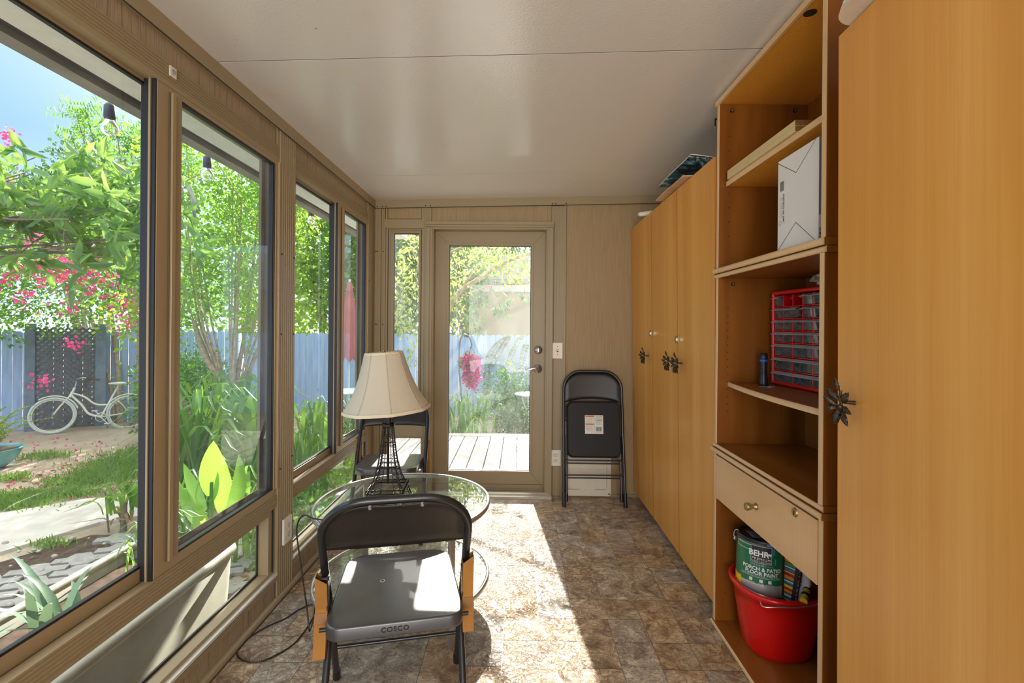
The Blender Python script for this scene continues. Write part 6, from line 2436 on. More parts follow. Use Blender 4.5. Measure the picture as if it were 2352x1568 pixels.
# ---- deck beyond the back door
mb = MB()
x = -1.45
DZ = -0.055
while x < 2.2:
    mb.box(x, YB + 0.10, DZ - 0.03, x + 0.148, 5.80, DZ, 0)
    x += 0.160
mb.box(-1.45, 5.81, DZ - 0.03, 2.2, 5.95, DZ + 0.002, 0)
mb.box(-1.43, 5.90, GZ - 0.02, 2.18, 5.93, DZ - 0.03, 0)
mb.box(-1.45, YB + 0.09, GZ - 0.02, -1.42, 5.93, DZ - 0.03, 0)
mb.box(-1.40, YB + 0.09, DZ - 0.10, 2.18, 5.85, DZ - 0.032, 1)
struct('deck', mb, [M['deck'], M['slot']])
# step-like board leaning by the side light
mb = MB()
mb.box(-1.12, YB + 0.12, -0.20, XR + 0.04, YB + 0.16, -0.03)
struct('trim_3', mb, M['taupe'])

# ---- fences
FA, FB, FC = Vector((-15.0, 5.1, 0)), Vector((-6.4, 11.0, 0)), Vector((7.0, 10.9, 0))


def fence(label, a, b, top):
    mb = MB()
    d = (b - a)
    n = int(d.length / 0.143)
    u = d.normalized()
    nn = Vector((-u.y, u.x, 0))
    rn = random.Random(int(a.x * 7))
    for i in range(n):
        p = a + u * (i * 0.143)
        q = p + u * 0.136
        t = top + rn.uniform(-0.012, 0.012)
        pr = [(0, GZ - 0.02), (0.136, GZ - 0.02), (0.136, t - 0.03), (0.10, t), (0.036, t), (0, t - 0.03)]
        off = nn * (rn.uniform(0, 0.006))
        v = [p + u * s_ + off + Vector((0, 0, z)) for s_, z in pr] + [p + u * s_ + off + nn * 0.018 + Vector((0, 0, z)) for s_, z in pr]
        m = 6
        mb.add(v, [tuple(range(m)), tuple(range(m, 2 * m))[::-1]] + [(k, m + k, m + (k + 1) % m, (k + 1) % m) for k in range(m)])
    o = mb.build('garden_fence', M['fence'])
    return tag(o, label, 'fence')


fence('blue board fence behind the bicycle and lattice', FA, FB, 1.13)
fence('blue board fence running across behind the deck', FB, FC, 1.10)

# ---- lattice panel between two posts, in front of the fence
u = (FB - FA).normalized()
nn = Vector((-u.y, u.x, 0))
base_l = Vector((-9.62, 8.62, 0)) + u * 0.50 - nn * 0.12
la = thing('lattice_panel', 'weathered grey lattice panel between posts behind the bicycle', 'lattice', (base_l.x, base_l.y, GZ), math.atan2(u.y, u.x))
LW, LH = 0.88, 1.95
mb = MB()
for (x0, x1) in ((-0.12, 0.02), (LW, LW + 0.16)):
    p = MB()
    p.box(x0, -0.05, 0.0, x1, 0.05, 2.02)
    p.build('post', M['fence_post'], la, 0.004)
st = 0.105
for sgn in (1, -1):
    k = -30
    while k < 45:
        c = k * st
        # line z = sgn*x + c, clipped to panel
        pts = []
        for x_ in (0, LW):
            z_ = sgn * x_ + c
            if 0.05 <= z_ <= LH:
                pts.append((x_, z_))
        for z_ in (0.05, LH):
            x_ = (z_ - c) / sgn
            if 0 < x_ < LW:
                pts.append((x_, z_))
        if len(pts) >= 2:
            (xa, za), (xb, zb2) = pts[0], pts[1]
            dx, dz = xb - xa, zb2 - za
            ln_ = math.hypot(dx, dz)
            if ln_ > 0.05:
                nx, nz = -dz / ln_ * 0.018, dx / ln_ * 0.018
                y0 = 0.004 if sgn > 0 else -0.004
                v = []
                for yy in (y0 - 0.004, y0 + 0.004):
                    v += [(xa + nx, yy, za + nz), (xb + nx, yy, zb2 + nz), (xb - nx, yy, zb2 - nz), (xa - nx, yy, za - nz)]
                mb.add(v, [(0, 1, 2, 3), (7, 6, 5, 4), (0, 4, 5, 1), (1, 5, 6, 2), (2, 6, 7, 3), (3, 7, 4, 0)])
        k += 1
mb.build('slats', M['lattice'], la)

# ---- bicycle leaning against the bougainvillea trunks
bk = thing('bicycle', 'cream cruiser bicycle leaning by the blue fence', 'bicycle', (-8.56, 8.56, GZ), math.atan2(0.60, 0.80))
bk.rotation_euler = (R(-6), R(2.5), math.atan2(0.60, 0.80))
WR = 0.335
for (nm, cx) in (('front_wheel', 0.0), ('rear_wheel', 1.08)):
    mb = MB()
    N = 40
    ring = lambda r: [(cx + r * math.cos(2 * math.pi * i / N), 0, WR + r * math.sin(2 * math.pi * i / N)) for i in range(N)]
    mb.tube(ring(WR - 0.022), 0.022, 8, 0, closed=True)
    mb.tube(ring(WR - 0.052), 0.010, 6, 1, closed=True)
    for k in range(18):
        a = 2 * math.pi * k / 18
        b = a + 0.45 * (1 if k % 2 else -1)
        mb.tube([(cx + 0.02 * math.cos(b), 0.02 * (1 if k % 2 else -1), WR + 0.02 * math.sin(b)), (cx + (WR - 0.055) * math.cos(a), 0, WR + (WR - 0.055) * math.sin(a))], 0.0016, 4, 2)
    mb.tube([(cx, -0.05, WR), (cx, 0.05, WR)], 0.018, 10, 2)
    mb.build(nm, [M['tyre'], M['bike_paint'], M['iron']], bk)
    mb = MB()
    a0, a1 = (R(20), R(125)) if cx == 0 else (R(-10), R(150))
    pts = [(cx + (WR + 0.022) * math.cos(a0 + (a1 - a0) * i / 18), 0, WR + (WR + 0.022) * math.sin(a0 + (a1 - a0) * i / 18)) for i in range(19)]
    mb.tube(pts, 0.026, 8, 0, flat=0.5)
    mb.build('fender', M['bike_paint'], bk)
mb = MB()
mb.tube(bez([(0.0, 0, WR), (0.09, 0, 0.50), (0.20, 0, 0.67), (0.235, 0, 0.76)], 5), 0.015, 8)
mb.tube([(0.215, 0, 0.66), (0.27, 0, 0.84)], 0.021, 10)
mb.tube(bez([(0.235, 0, 0.74), (0.42, 0, 0.66), (0.58, 0, 0.52), (0.76, 0, 0.50), (0.86, 0, 0.52)], 6), 0.017, 8)
mb.tube(bez([(0.228, 0, 0.70), (0.38, 0, 0.52), (0.50, 0, 0.34), (0.68, 0, 0.27)], 6), 0.020, 8)
mb.tube([(0.68, 0, 0.27), (0.88, 0, 0.80)], 0.017, 8)
mb.tube(bez([(0.68, 0, 0.27), (0.88, 0, 0.30), (1.08, 0, WR)], 4), 0.012, 8)
mb.tube(bez([(0.86, 0, 0.60), (0.98, 0, 0.50), (1.08, 0, WR)], 4), 0.011, 8)
mb.tube([(0.88, 0, 0.78), (0.905, 0, 0.88)], 0.012, 8)
mb.build('bike_frame', M['bike_paint'], bk)
mb = MB()
mb.tube([(0.27, 0, 0.82), (0.29, 0, 0.96)], 0.012, 8)
for s in (-1, 1):
    mb.tube(bez([(0.29, 0, 0.96), (0.30, s * 0.14, 0.99), (0.40, s * 0.28, 1.02), (0.58, s * 0.30, 0.98)], 5), 0.011, 8)
hb = mb.build('handlebar', M['silver'], bk)
for s in (-1, 1):
    mb = MB()
    mb.tube([(0.45, s * 0.292, 1.012), (0.59, s * 0.302, 0.978)], 0.017, 10)
    mb.build('grip', M['rubber'], hb)
mb = MB()
mb.sphere((0.93, 0, 0.905), 0.10, 14, 8, 0, (1.25, 0.95, 0.36))
mb.sphere((0.82, 0, 0.905), 0.055, 10, 6, 0, (1.4, 0.7, 0.4))
mb.build('saddle', M['bike_paint'], bk)
mb = MB()
mb.lathe([(0.075, -0.004), (0.085, -0.003), (0.085, 0.003), (0.075, 0.004)], 24, mat=Matrix.Translation((0.68, -0.04, 0.27)) @ Matrix.Rotation(R(90), 4, 'X'))
mb.tube([(0.68, -0.05, 0.27), (0.78, -0.05, 0.15)], 0.009, 8)
mb.box(0.74, -0.13, 0.135, 0.83, -0.05, 0.158)
mb.tube([(0.68, 0.05, 0.27), (0.58, 0.05, 0.39)], 0.009, 8)
mb.box(0.53, 0.05, 0.380, 0.62, 0.13, 0.403)
mb.build('pedal_crank', M['bike_paint'], bk)
mb = MB()
mb.tube([(0.70, 0.03, 0.26), (0.80, 0.14, 0.01)], 0.008, 8)
mb.build('kickstand', M['iron'], bk)

# ---- bowl planter with fern
fp = thing('fern_planter', 'teal glazed bowl planter holding a green fern', 'potted plant', (-7.40, 6.50, GZ))
mb = MB()
mb.lathe([(0, 0), (0.16, 0), (0.19, 0.01), (0.30, 0.12), (0.355, 0.25), (0.365, 0.27), (0.35, 0.275), (0.335, 0.25), (0.29, 0.14), (0, 0.14)], 40)
mb.build('bowl', M['teal_glaze'], fp)
mb = MB()
mb.lathe([(0.325, 0.235), (0.2, 0.25), (0, 0.255)], 24)
mb.build('soil', M['soil'], fp)
P, D, Ls = [], [], []
rn = random.Random(31)
mbs = MB()
for k in range(64):
    a = rn.uniform(0, 2 * math.pi)
    sp = rn.uniform(0.12, 0.66)
    h = rn.uniform(0.25, 0.66)
    c = bez([(0.05 * math.cos(a), 0.05 * math.sin(a), 0.25), (sp * 0.45 * math.cos(a), sp * 0.45 * math.sin(a), 0.25 + h * 0.75), (sp * math.cos(a), sp * math.sin(a), 0.25 + h * 0.95)], 8)
    mbs.tube(c, 0.0025, 4, cap=False)
    for i, p in enumerate(c[3:]):
        t_ = (i + 3) / len(c)
        for q in range(6):
            d = Vector((rn.gauss(0, 1), rn.gauss(0, 1), rn.gauss(0.3, 0.6))).normalized()
            P.append(p[:])
            D.append(d[:])
            Ls.append(0.045 * (1.15 - t_))
o = leaf_mesh('fronds', P, D, np.array(Ls), 0.012, M['leaf_yellow'], fp)
mbs.build('stems', M['leaf_yellow'], fp)

# ---- planter trough right outside the low window
tr = thing('planter_trough', 'long weathered white planter trough outside the low window', 'planter', (0, 0, 0))
tx0, tx1, ty0, ty1, tz = -1.83, -1.335, -0.10, 2.27, 0.235
mb = MB()
o1 = rrect(tx0, ty0, tx1, ty1, 0.10, 6)
o2 = rrect(tx0 + 0.05, ty0 + 0.05, tx1 - 0.05, ty1 - 0.05, 0.10, 6)
n = len(o1)
v = [(a, b, tz) for a, b in o1] + [(a, b, GZ) for a, b in o2] + [(a + (tx0 + tx1) / 2 * 0 + 0.0, b, tz) for a, b in rrect(tx0 + 0.012, ty0 + 0.012, tx1 - 0.012, ty1 - 0.012, 0.09, 6)] + [(a, b, 0.0) for a, b in rrect(tx0 + 0.03, ty0 + 0.03, tx1 - 0.03, ty1 - 0.03, 0.09, 6)]
f = []
for k in range(n):
    k2 = (k + 1) % n
    f += [(n + k, n + k2, k2, k), (k, k2, 2 * n + k2, 2 * n + k), (2 * n + k, 2 * n + k2, 3 * n + k2, 3 * n + k)]
mb.add(v, f, 0, True)
mb.tube([(a, b, tz) for a, b in o1], 0.020, 10, 0, closed=True)
mb.build('trough_body', M['trough_white'], tr)
mb = MB()
mb.add([(a, b, 0.185) for a, b in rrect(tx0 + 0.02, ty0 + 0.02, tx1 - 0.02, ty1 - 0.02, 0.09, 6)], [tuple(range(n))])
mb.build('soil', M['soil'], tr)


def strap_plant(name, label, cat, group, loc, nleaf, length, width, spread, mat, seed, rise=0.9, curl=1.0, stiff=False, flat=True):
    """arching strap leaves from a base"""
    rn = random.Random(seed)
    V, F = [], []
    for k in range(nleaf):
        a = rn.uniform(0, 2 * math.pi)
        L = length * rn.uniform(0.6, 1.1)
        w = width * rn.uniform(0.7, 1.15)
        sp = spread * rn.uniform(0.35, 1.0)
        bx, by = rn.uniform(-1, 1) * spread * 0.28, rn.uniform(-1, 1) * spread * 0.28
        dirv = Vector((math.cos(a), math.sin(a), 0))
        side = Vector((-math.sin(a), math.cos(a), 0))
        c = []
        for i in range(8):
            t_ = i / 7
            z = rise * L * math.sin(min(1.0, t_ * (0.9 if stiff else 1.25 * curl)) * math.pi / 2 * (1.0 if stiff else 1.35))
            c.append(Vector((bx, by, 0)) + dirv * (sp * t_ ** 1.5) + Vector((0, 0, z)))
        o = len(V)
        for i, p in enumerate(c):
            t_ = i / 7
            ww = w * (0.55 + 0.9 * t_ if t_ < 0.45 else (1 - t_) ** 0.75 * 1.5)
            V.append(p + side * ww / 2 + Vector((0, 0, 0.15 * ww)))
            V.append(p)
            V.append(p - side * ww / 2 + Vector((0, 0, 0.15 * ww)))
        for i in range(7):
            q = o + i * 3
            F.append((q, q + 1, q + 4, q + 3))
            F.append((q + 1, q + 2, q + 5, q + 4))
    o = raw_mesh('leaves' if name is None else name, np.array([tuple(v) for v in V]), np.array(F), M[mat])
    o.location = loc
    if label:
        tag(o, label, cat, group)
    return o


for i, (px_, py_, L, lab) in enumerate([(-1.60, 1.10, 0.34, 'spiky grey-green aloe, second from the far end of the white trough'),
                                        (-1.57, 1.62, 0.26, 'short aloe growing near the far end of the white trough'),
                                        (-1.62, 0.62, 0.36, 'large aloe at the near end of the white trough')]):
    strap_plant('aloe', lab, 'aloe', 'aloes in the white trough', (px_, py_, 0.185), 13, L, 0.034, 0.30, 'aloe', 60 + i, 0.95, 0.8, True)
strap_plant('strappy_plant', 'thin green grassy plant at the far end of the trough', 'plant', None, (-1.60, 2.02, 0.185), 18, 0.30, 0.014, 0.22, 'leaf_strap', 77)

# ---- ginger and lily clumps outside the windows, by pixel column of where they stand
def along(px, Y):
    p = at(px, 1000, y=Y)
    return p.x, Y


cl = [
    (455, 5.0, 46, 1.45, 0.075, 0.85, 'leaf_strap', 'tall leafy ginger clump left of the big banana-like leaves'),
    (560, 5.6, 46, 1.40, 0.075, 0.85, 'leaf_bright', 'bright leafy ginger clump seen right of the big banana-like leaves'),
    (520, 6.6, 40, 1.35, 0.070, 0.80, 'leaf_strap', 'dark ginger clump behind, under the multi-stem tree'),
    (418, 3.7, 22, 0.95, 0.055, 0.50, 'leaf_strap', 'long-leaved plant close to the window beside the mullion'),
    (585, 4.1, 26, 0.85, 0.040, 0.50, 'leaf_bright', 'small leafy plant at the foot of the large-leaved canna'),
    (705, 5.0, 40, 1.30, 0.045, 0.60, 'leaf_strap', 'ginger clump outside the second window bay'),
    (745, 6.6, 34, 1.10, 0.045, 0.60, 'leaf_bright', 'bright strappy clump by the blue fence in the second bay'),
    (812, 7.6, 30, 1.0, 0.040, 0.60, 'leaf_strap', 'strappy clump under the closed red umbrella'),
]
for i, (px_, Y, n, L, w, sp, m_, lab) in enumerate(cl):
    X, Y = along(px_, Y)
    strap_plant('ginger_plant', lab, 'plant', 'leafy ginger clumps', (X, Y, GZ), n, L, w, sp, m_, 100 + i, 0.92, 0.9)
# lilies beyond the deck, seen through the door
for i, (px_, Y, n, L, lab) in enumerate([(1050, 6.9, 36, 1.00, 'green lily clump behind the deck below the hanging flowers'),
                                         (1105, 7.4, 34, 0.95, 'green lily clump right of the iron hook behind the deck')]):
    X, Y = along(px_, Y)
    strap_plant('lily_plant', lab, 'plant', 'lilies behind the deck', (X, Y, GZ), n, L, 0.036, 0.62, 'leaf_strap', 140 + i, 1.0, 0.95)
# corn-like plant near the sash, with one dead stalk
X, Y = along(285, 4.55)
cp = thing('corn_plant', 'arching corn-like plant with brown lower leaves by the garden path', 'plant', (X, Y, GZ))
o = strap_plant('leaves', None, None, None, (0, 0, 0.22), 18, 0.44, 0.050, 0.42, 'leaf_bright', 171, 0.62, 1.2)
o.parent = cp
o = strap_plant('dry_leaves', None, None, None, (0, 0, 0.12), 8, 0.26, 0.035, 0.36, 'dry', 172, 0.35, 1.5)
o.parent = cp
mb = MB()
mb.tube([(0, 0, -0.02), (0.01, 0.0, 0.30)], [0.03, 0.022], 8)
mb.tube([(-0.16, 0.02, -0.02), (-0.18, 0.0, 0.40)], [0.010, 0.007], 7)
mb.build('stem', M['bark_grey'], cp)


# large banana-like canna
def big_leaf(mb, base, d, L, W, bend=0.3, n=10, curl=0.12):
    d = Vector(d).normalized()
    side = d.cross(Vector((0, 0, 1)))
    if side.length < 0.2:
        side = Vector((1, 0.3, 0))
    side.normalize()
    nn_ = side.cross(d)
    v, f = [], []
    for i in range(n + 1):
        t_ = i / n
        c = Vector(base) + d * (L * t_) - nn_ * (-bend * L * t_ * t_)
        w = W * math.sin(math.pi * min(1, (0.06 + 0.94 * t_)) ** 0.85) ** 0.8 * 0.5
        for s_, hz in ((-1, curl), (-0.5, curl * 0.25), (0, 0), (0.5, curl * 0.25), (1, curl)):
            v.append(c + side * (s_ * w) + nn_ * (hz * w))
    for i in range(n):
        for k in range(4):
            a = i * 5 + k
            f.append((a, a + 1, a + 6, a + 5))
    mb.add(v, f, 0, True)


X, Y = along(487, 3.45)
cn = thing('canna_plant', 'large banana-like leaves glowing bright green in the second sash', 'plant', (X, Y, GZ))
mb = MB()
rn = random.Random(5)
specs = [((0.00, 0, 0.56), (-0.02, 0.1, 1.0), 0.40, 0.17, 0.05), ((-0.02, -0.04, 0.46), (-0.55, -0.2, 0.90), 0.38, 0.24, 0.22), ((0.12, -0.02, 0.36), (0.60, 0.0, 0.75), 0.46, 0.23, 0.55),
         ((0.10, -0.02, 0.42), (0.10, -0.2, 1.0), 0.42, 0.12, 0.2), ((0.05, 0.05, 0.35), (0.9, 0.3, 0.5), 0.42, 0.13, 0.5), ((-0.02, 0, 0.30), (-0.9, 0.1, 0.5), 0.40, 0.12, 0.5), ((0.0, -0.03, 0.25), (0.2, -0.8, 0.6), 0.38, 0.12, 0.5)]
for (b, d_, L, W, bd) in specs:
    b = (b[0], b[1], b[2] + 0.22)
    big_leaf(mb, b, d_, L, W, bd)
mb.build('leaves', M['canna'] if 'canna' in M else M['leaf_bright'], cn)
mb = MB()
mb.tube([(0, 0, -0.02), (0.0, 0, 0.88)], [0.03, 0.012], 8)
mb.tube([(0.10, 0, -0.02), (0.10, 0, 0.66)], [0.028, 0.012], 8)
mb.build('stem', M['leaf_mid'], cn)

# ---- foreground tree with long leaves reaching in from the left
ft = thing('long_leaf_tree', 'tree with long glossy leaves reaching across the nearest window', 'tree', (-7.2, 4.0, GZ))
Bf = np.array([-7.2, 4.0, GZ])
mb = MB()
rn = random.Random(12)
ctr = [(-4.95, 4.55, 2.62), (-4.45, 4.75, 2.45), (-4.15, 4.95, 2.50), (-4.75, 4.80, 2.10), (-4.25, 5.05, 2.05), (-5.25, 4.60, 2.25), (-3.95, 4.95, 2.25), (-4.6, 4.9, 2.75)]
for i, c in enumerate(ctr):
    c2 = Vector(c) - Vector(Bf)
    m1 = Vector((0.3, 0.1, 2.2 + 0.2 * (i % 3)))
    m2 = m1.lerp(c2, 0.55) + Vector((0, 0, rn.uniform(-.05, .15)))
    cv = bez([(0, 0, -0.02), m1, m2, c2], 6)
    mb.tube(cv, [0.050 - 0.042 * j / (len(cv) - 1) for j in range(len(cv))], 8)
    for q in range(3):
        e = c2 + Vector((rn.uniform(-.6, .5), rn.uniform(-.5, .5), rn.uniform(-.25, .35)))
        mb.tube(bez([m2.lerp(c2, rn.uniform(.2, 1)), (m2 + e) * 0.5 + Vector((0, 0, .08)), e], 4), 0.006, 6)
mb.build('branches', M['bark_grey'], ft)
P, D = [], []
for c in ctr:
    for k in range(17):
        e = np.array(c) + rng.normal(size=3) * np.array([0.34, 0.34, 0.22])
        ax = unit(rng.normal(size=3) + np.array([0.6, 0.0, 0.25]))
        for q in range(9):
            rv = rng.normal(size=3)
            P.append(e + rng.normal(size=3) * 0.035)
            D.append(ax * 0.55 + unit(rv) * 0.95 + np.array([0, 0, -0.18]))
P = np.array(P)
D = np.array(D)
leaf_mesh('foliage', P - Bf, D, 0.21 * (0.7 + 0.6 * rng.random(len(P))), 0.062 * (0.7 + 0.6 * rng.random(len(P))), M['leaf_long'], ft, 0.12, 0.14)

# ---- bougainvillea over the lattice, with trunks right of the bicycle
bg = thing('bougainvillea', 'bougainvillea with magenta blooms hanging over the lattice and bicycle', 'shrub', (-7.93, 9.62, GZ))
Bb = np.array([-7.93, 9.62, GZ])
mb = MB()
rn = random.Random(2)
for (x, tx, ty, tz_, r) in [(-0.25, -0.45, 0.0, 2.3, 0.062), (0.12, 0.05, 0.1, 2.4, 0.075), (0.30, 0.55, 0.1, 2.2, 0.06), (0.45, 0.75, 0.2, 3.4, 0.03), (0.5, 0.95, 0.0, 3.3, 0.03), (0.2, 0.45, 0.1, 3.5, 0.03), (-0.35, -0.55, -0.4, 2.4, 0.03)]:
    c = bez([(x, 0, -0.02), (x + (tx - x) * 0.2, ty * 0.3, 0.9), (x + (tx - x) * 0.55, ty * 0.6, 1.5), (tx, ty, tz_)], 5)
    mb.tube(c, [r * (1 - 0.6 * i / (len(c) - 1)) for i in range(len(c))], 8)
mb.build('trunk', M['bark'], bg)
ellb = [(-9.8, 8.0, 1.55, 1.3, 0.9, 0.85), (-8.6, 8.7, 1.75, 1.0, 0.8, 0.75), (-9.4, 8.3, 2.9, 1.7, 1.2, 1.2), (-7.9, 9.2, 2.9, 1.0, 0.9, 1.0), (-10.3, 8.0, 0.75, 0.6, 0.5, 0.6), (-7.3, 9.4, 2.0, 0.6, 0.5, 0.7)]
P, D = cloud(ellb, 11500, 0.13, 16, 0.5)
leaf_mesh('foliage', P - Bb, D, 0.075 * (0.7 + 0.6 * rng.random(len(P))), 0.045, M['leaf_mid'], bg, 0.15)
P, D = [], []
spots = [at(a_, b_, y=y_) for a_, b_, y_ in [(30, 600, 7.2), (60, 580, 7.2), (12, 640, 7.2), (20, 590, 7.1), (45, 615, 7.1), (150, 625, 7.5), (175, 650, 7.6), (165, 610, 7.6), (205, 590, 7.6), (232, 610, 7.9), (140, 640, 7.4), (190, 640, 7.6), (215, 600, 7.7), (80, 600, 7.2),
         (265, 690, 8.6), (285, 700, 8.7), (275, 730, 8.6), (300, 710, 8.7), (285, 755, 8.6), (265, 660, 8.6), (295, 735, 8.6), (270, 705, 8.6), (305, 690, 8.7), (100, 640, 7.4), (170, 790, 7.6), (95, 875, 7.3), (90, 565, 6.0), (120, 505, 5.8),
         (8, 305, 9.0), (20, 315, 9.0), (12, 410, 7.0), (320, 520, 8.4), (60, 680, 7.2), (215, 660, 7.8), (150, 700, 7.5), (280, 680, 8.6), (180, 632, 7.5), (200, 560, 7.5), (240, 640, 7.9), (130, 600, 7.4)]]
for s_ in spots:
    k = rn.randint(12, 30)
    sc = rn.uniform(0.05, 0.10)
    for q in range(k):
        P.append(np.array(s_) + rng.normal(size=3) * sc)
        D.append(rng.normal(size=3))
P = np.array(P)
leaf_mesh('blossom', P - Bb, np.array(D), 0.062, 0.055, M['petal'], bg, 0.05)

# ---- multi-stem tree in the second sash (px 400-620)
mt = thing('multi_stem_tree', 'airy multi-stem tree with tan branches in front of the blue fence', 'tree', (-4.55, 7.45, GZ))
Bm = np.array([-4.55, 7.45, GZ])
mb = MB()
rn = random.Random(3)
for k in range(15):
    a = rn.uniform(-1.0, 1.0)
    b = rn.uniform(-0.7, 0.7)
    top = rn.uniform(3.2, 5.2)
    x0 = a * 0.10
    c = bez([(x0, 0, -0.02), (x0 + a * 0.20, b * 0.15, 1.25), (a * 0.75, b * 0.4, 2.3), (a * 1.25, b * 0.8, top)], 5)
    r = rn.choice([0.045, 0.025, 0.02])
    mb.tube(c, [r * (1 - 0.85 * i / (len(c) - 1)) + 0.003 for i in range(len(c))], 7)
mb.tube(bez([(0.0, 0, 1.0), (-0.35, -0.1, 1.5), (-0.55, -0.1, 2.1)], 5), [0.05, 0.05, 0.048, 0.046, 0.044, 0.042, 0.04, 0.038, 0.036, 0.034, 0.03], 8)
mb.build('trunk', M['bark'], mt)
mb = MB()
dl = at(425, 440, y=6.9) - Vector(Bm)
for (o_, d_, L_) in [((0, 0, 0.10), (0.5, 0.1, -1.0), 0.42), ((0.05, 0, 0.12), (0.1, 0.1, -1.0), 0.50), ((-0.04, 0, 0.16), (-0.35, 0, -1), 0.30)]:
    bd_ = Vector(d_).normalized()
    sd_ = Vector((0.8, -0.4, 0.2))
    v_ = [dl + Vector(o_) + bd_ * (L_ * t_) + sd_ * (w_ * 0.5 * sg_) + Vector((0, 0.03 * abs(sg_), 0)) for t_, w_ in ((0, .03), (.3, .12), (.65, .10), (1, .01)) for sg_ in (-1, 0, 1)]
    mb.add(v_, [(r * 3 + c, r * 3 + c + 1, r * 3 + c + 4, r * 3 + c + 3) for r in range(3) for c in range(2)], 0, True)
mb.tube([dl + Vector((0, 0, 0.15)), dl + Vector((0.3, 0.3, 0.5)), Vector((0.35, 0.1, 3.6))], 0.008, 5, 1)
tag(mb.build('dry_frond', [M['stone_grey'], M['bark']], mt, solid=0.004), 'withered grey-brown frond hanging in the branches')
ellm = [(-5.3, 7.4, 2.2, 0.9, 0.8, 1.0), (-4.3, 7.6, 2.7, 0.9, 0.8, 1.1), (-4.9, 7.5, 3.9, 1.2, 1.0, 1.1), (-3.7, 7.7, 3.8, 0.8, 0.8, 1.0), (-5.7, 7.2, 1.25, 0.5, 0.5, 0.4), (-3.9, 7.4, 1.4, 0.5, 0.5, 0.4)]
P, D = cloud(ellm, 9500, 0.15, 12, 0.35)
leaf_mesh('foliage', P - Bm, D, 0.075 * (0.7 + 0.6 * rng.random(len(P))), 0.044, M['leaf_bright'], mt, 0.1)
tree('shrub', 'dark leafy shrub under the multi-stem tree by the blue fence', 'shrub', None, (-5.6, 8.2, GZ), [(-5.6, 8.2, -0.05, 0.8, 0.6, 0.75), (-6.2, 8.4, 0.2, 0.5, 0.5, 0.6)], 4200, 0.075, 0.04, 'leaf_mid', 0.02, 4)
tree('shrub', 'leafy shrub at the foot of the fence beside the bicycle rear wheel', 'shrub', None, (-7.0, 9.3, GZ), [(-7.0, 9.3, -0.35, 0.4, 0.4, 0.42)], 1400, 0.06, 0.035, 'leaf_mid', 0.015, 3)

# ---- dense trees beyond the fence
bt = [
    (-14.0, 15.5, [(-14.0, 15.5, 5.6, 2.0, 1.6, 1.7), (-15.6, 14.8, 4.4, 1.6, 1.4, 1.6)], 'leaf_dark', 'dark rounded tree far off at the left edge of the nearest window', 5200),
    (-10.5, 13.2, [(-10.8, 13.0, 3.2, 1.8, 1.3, 1.7), (-9.6, 13.6, 2.2, 1.5, 1.2, 1.5)], 'leaf_mid', 'mid green tree behind the bougainvillea and lattice', 3000),
    (-7.6, 13.4, [(-7.7, 13.4, 3.6, 1.6, 1.3, 2.2), (-6.9, 13.2, 2.0, 1.3, 1.2, 1.4)], 'leaf_bright', 'bright green tree behind the fence, left of the post between bays', 3200),
    (-5.4, 12.9, [(-5.5, 12.8, 4.0, 1.6, 1.2, 2.3), (-4.9, 12.6, 2.1, 1.3, 1.0, 1.4)], 'leaf_bright', 'bright green tree behind the fence in the second bay', 6000),
    (-3.6, 12.2, [(-3.7, 12.2, 3.5, 1.3, 1.1, 2.0), (-3.2, 12.0, 1.9, 1.0, 0.9, 1.1)], 'leaf_mid', 'leafy tree behind the fence beside the side light', 6500),
    (-1.9, 13.2, [(-2.0, 13.0, 3.0, 1.1, 1.0, 1.8)], 'leaf_mid', 'pale leafy tree behind the fence left of the tan building', 4500),
    (1.5, 18.5, [(1.0, 18.5, 4.2, 2.6, 1.5, 1.8), (-2.2, 19.0, 4.0, 2.0, 1.5, 1.9)], 'leaf_dark', 'dark tree rising behind the tan building', 6000),
]
for (x, y, el, m_, lab, n) in bt:
    tree('garden_tree', lab, 'tree', 'trees beyond the fence', (x, y, GZ), el, n, 0.15, 0.09, m_, 0.09, 3, 'bark_grey', clump=0.26, per=14)
# feathery tree: thin fronds against the sky
fr_ = thing('feathery_tree', 'thin tree with feathery fronds standing out against the sky', 'tree', (-9.3, 11.6, GZ))
Bq = np.array([-9.3, 11.6, GZ])
mb = MB()
P, D = [], []
rn = random.Random(19)
for (px_, py_) in [(175, 262), (195, 245), (160, 300), (265, 275), (300, 300), (240, 300), (310, 340), (330, 330), (210, 320), (285, 340), (330, 370), (430, 360), (415, 385), (450, 400)]:
    tp = at(px_, py_, y=11.6) - Vector(Bq)
    c = bez([(0, 0, -0.02), (tp.x * 0.3, 0, tp.z * 0.5), (tp.x * 0.8, 0, tp.z * 0.85), tp], 5)
    mb.tube(c, [0.035 * (1 - 0.9 * i / (len(c) - 1)) + 0.004 for i in range(len(c))], 6)
    for k in range(9):
        q0 = np.array(c[-1 - (k % 4)])
        ax = unit(np.array([rn.gauss(0, 1), rn.gauss(0, .5), rn.gauss(0.5, .6)]))
        for j in range(16):
            P.append(q0 + ax * 0.035 * j)
            sd = unit(np.cross(ax, np.array([0.1, 1, 0.2]))) * (1 if j % 2 else -1)
            D.append(sd + ax * 0.3)
mb.build('trunk', M['bark_grey'], fr_)
leaf_mesh('fronds', np.array(P), np.array(D), 0.13, 0.035, M['leaf_mid'], fr_, 0.1)

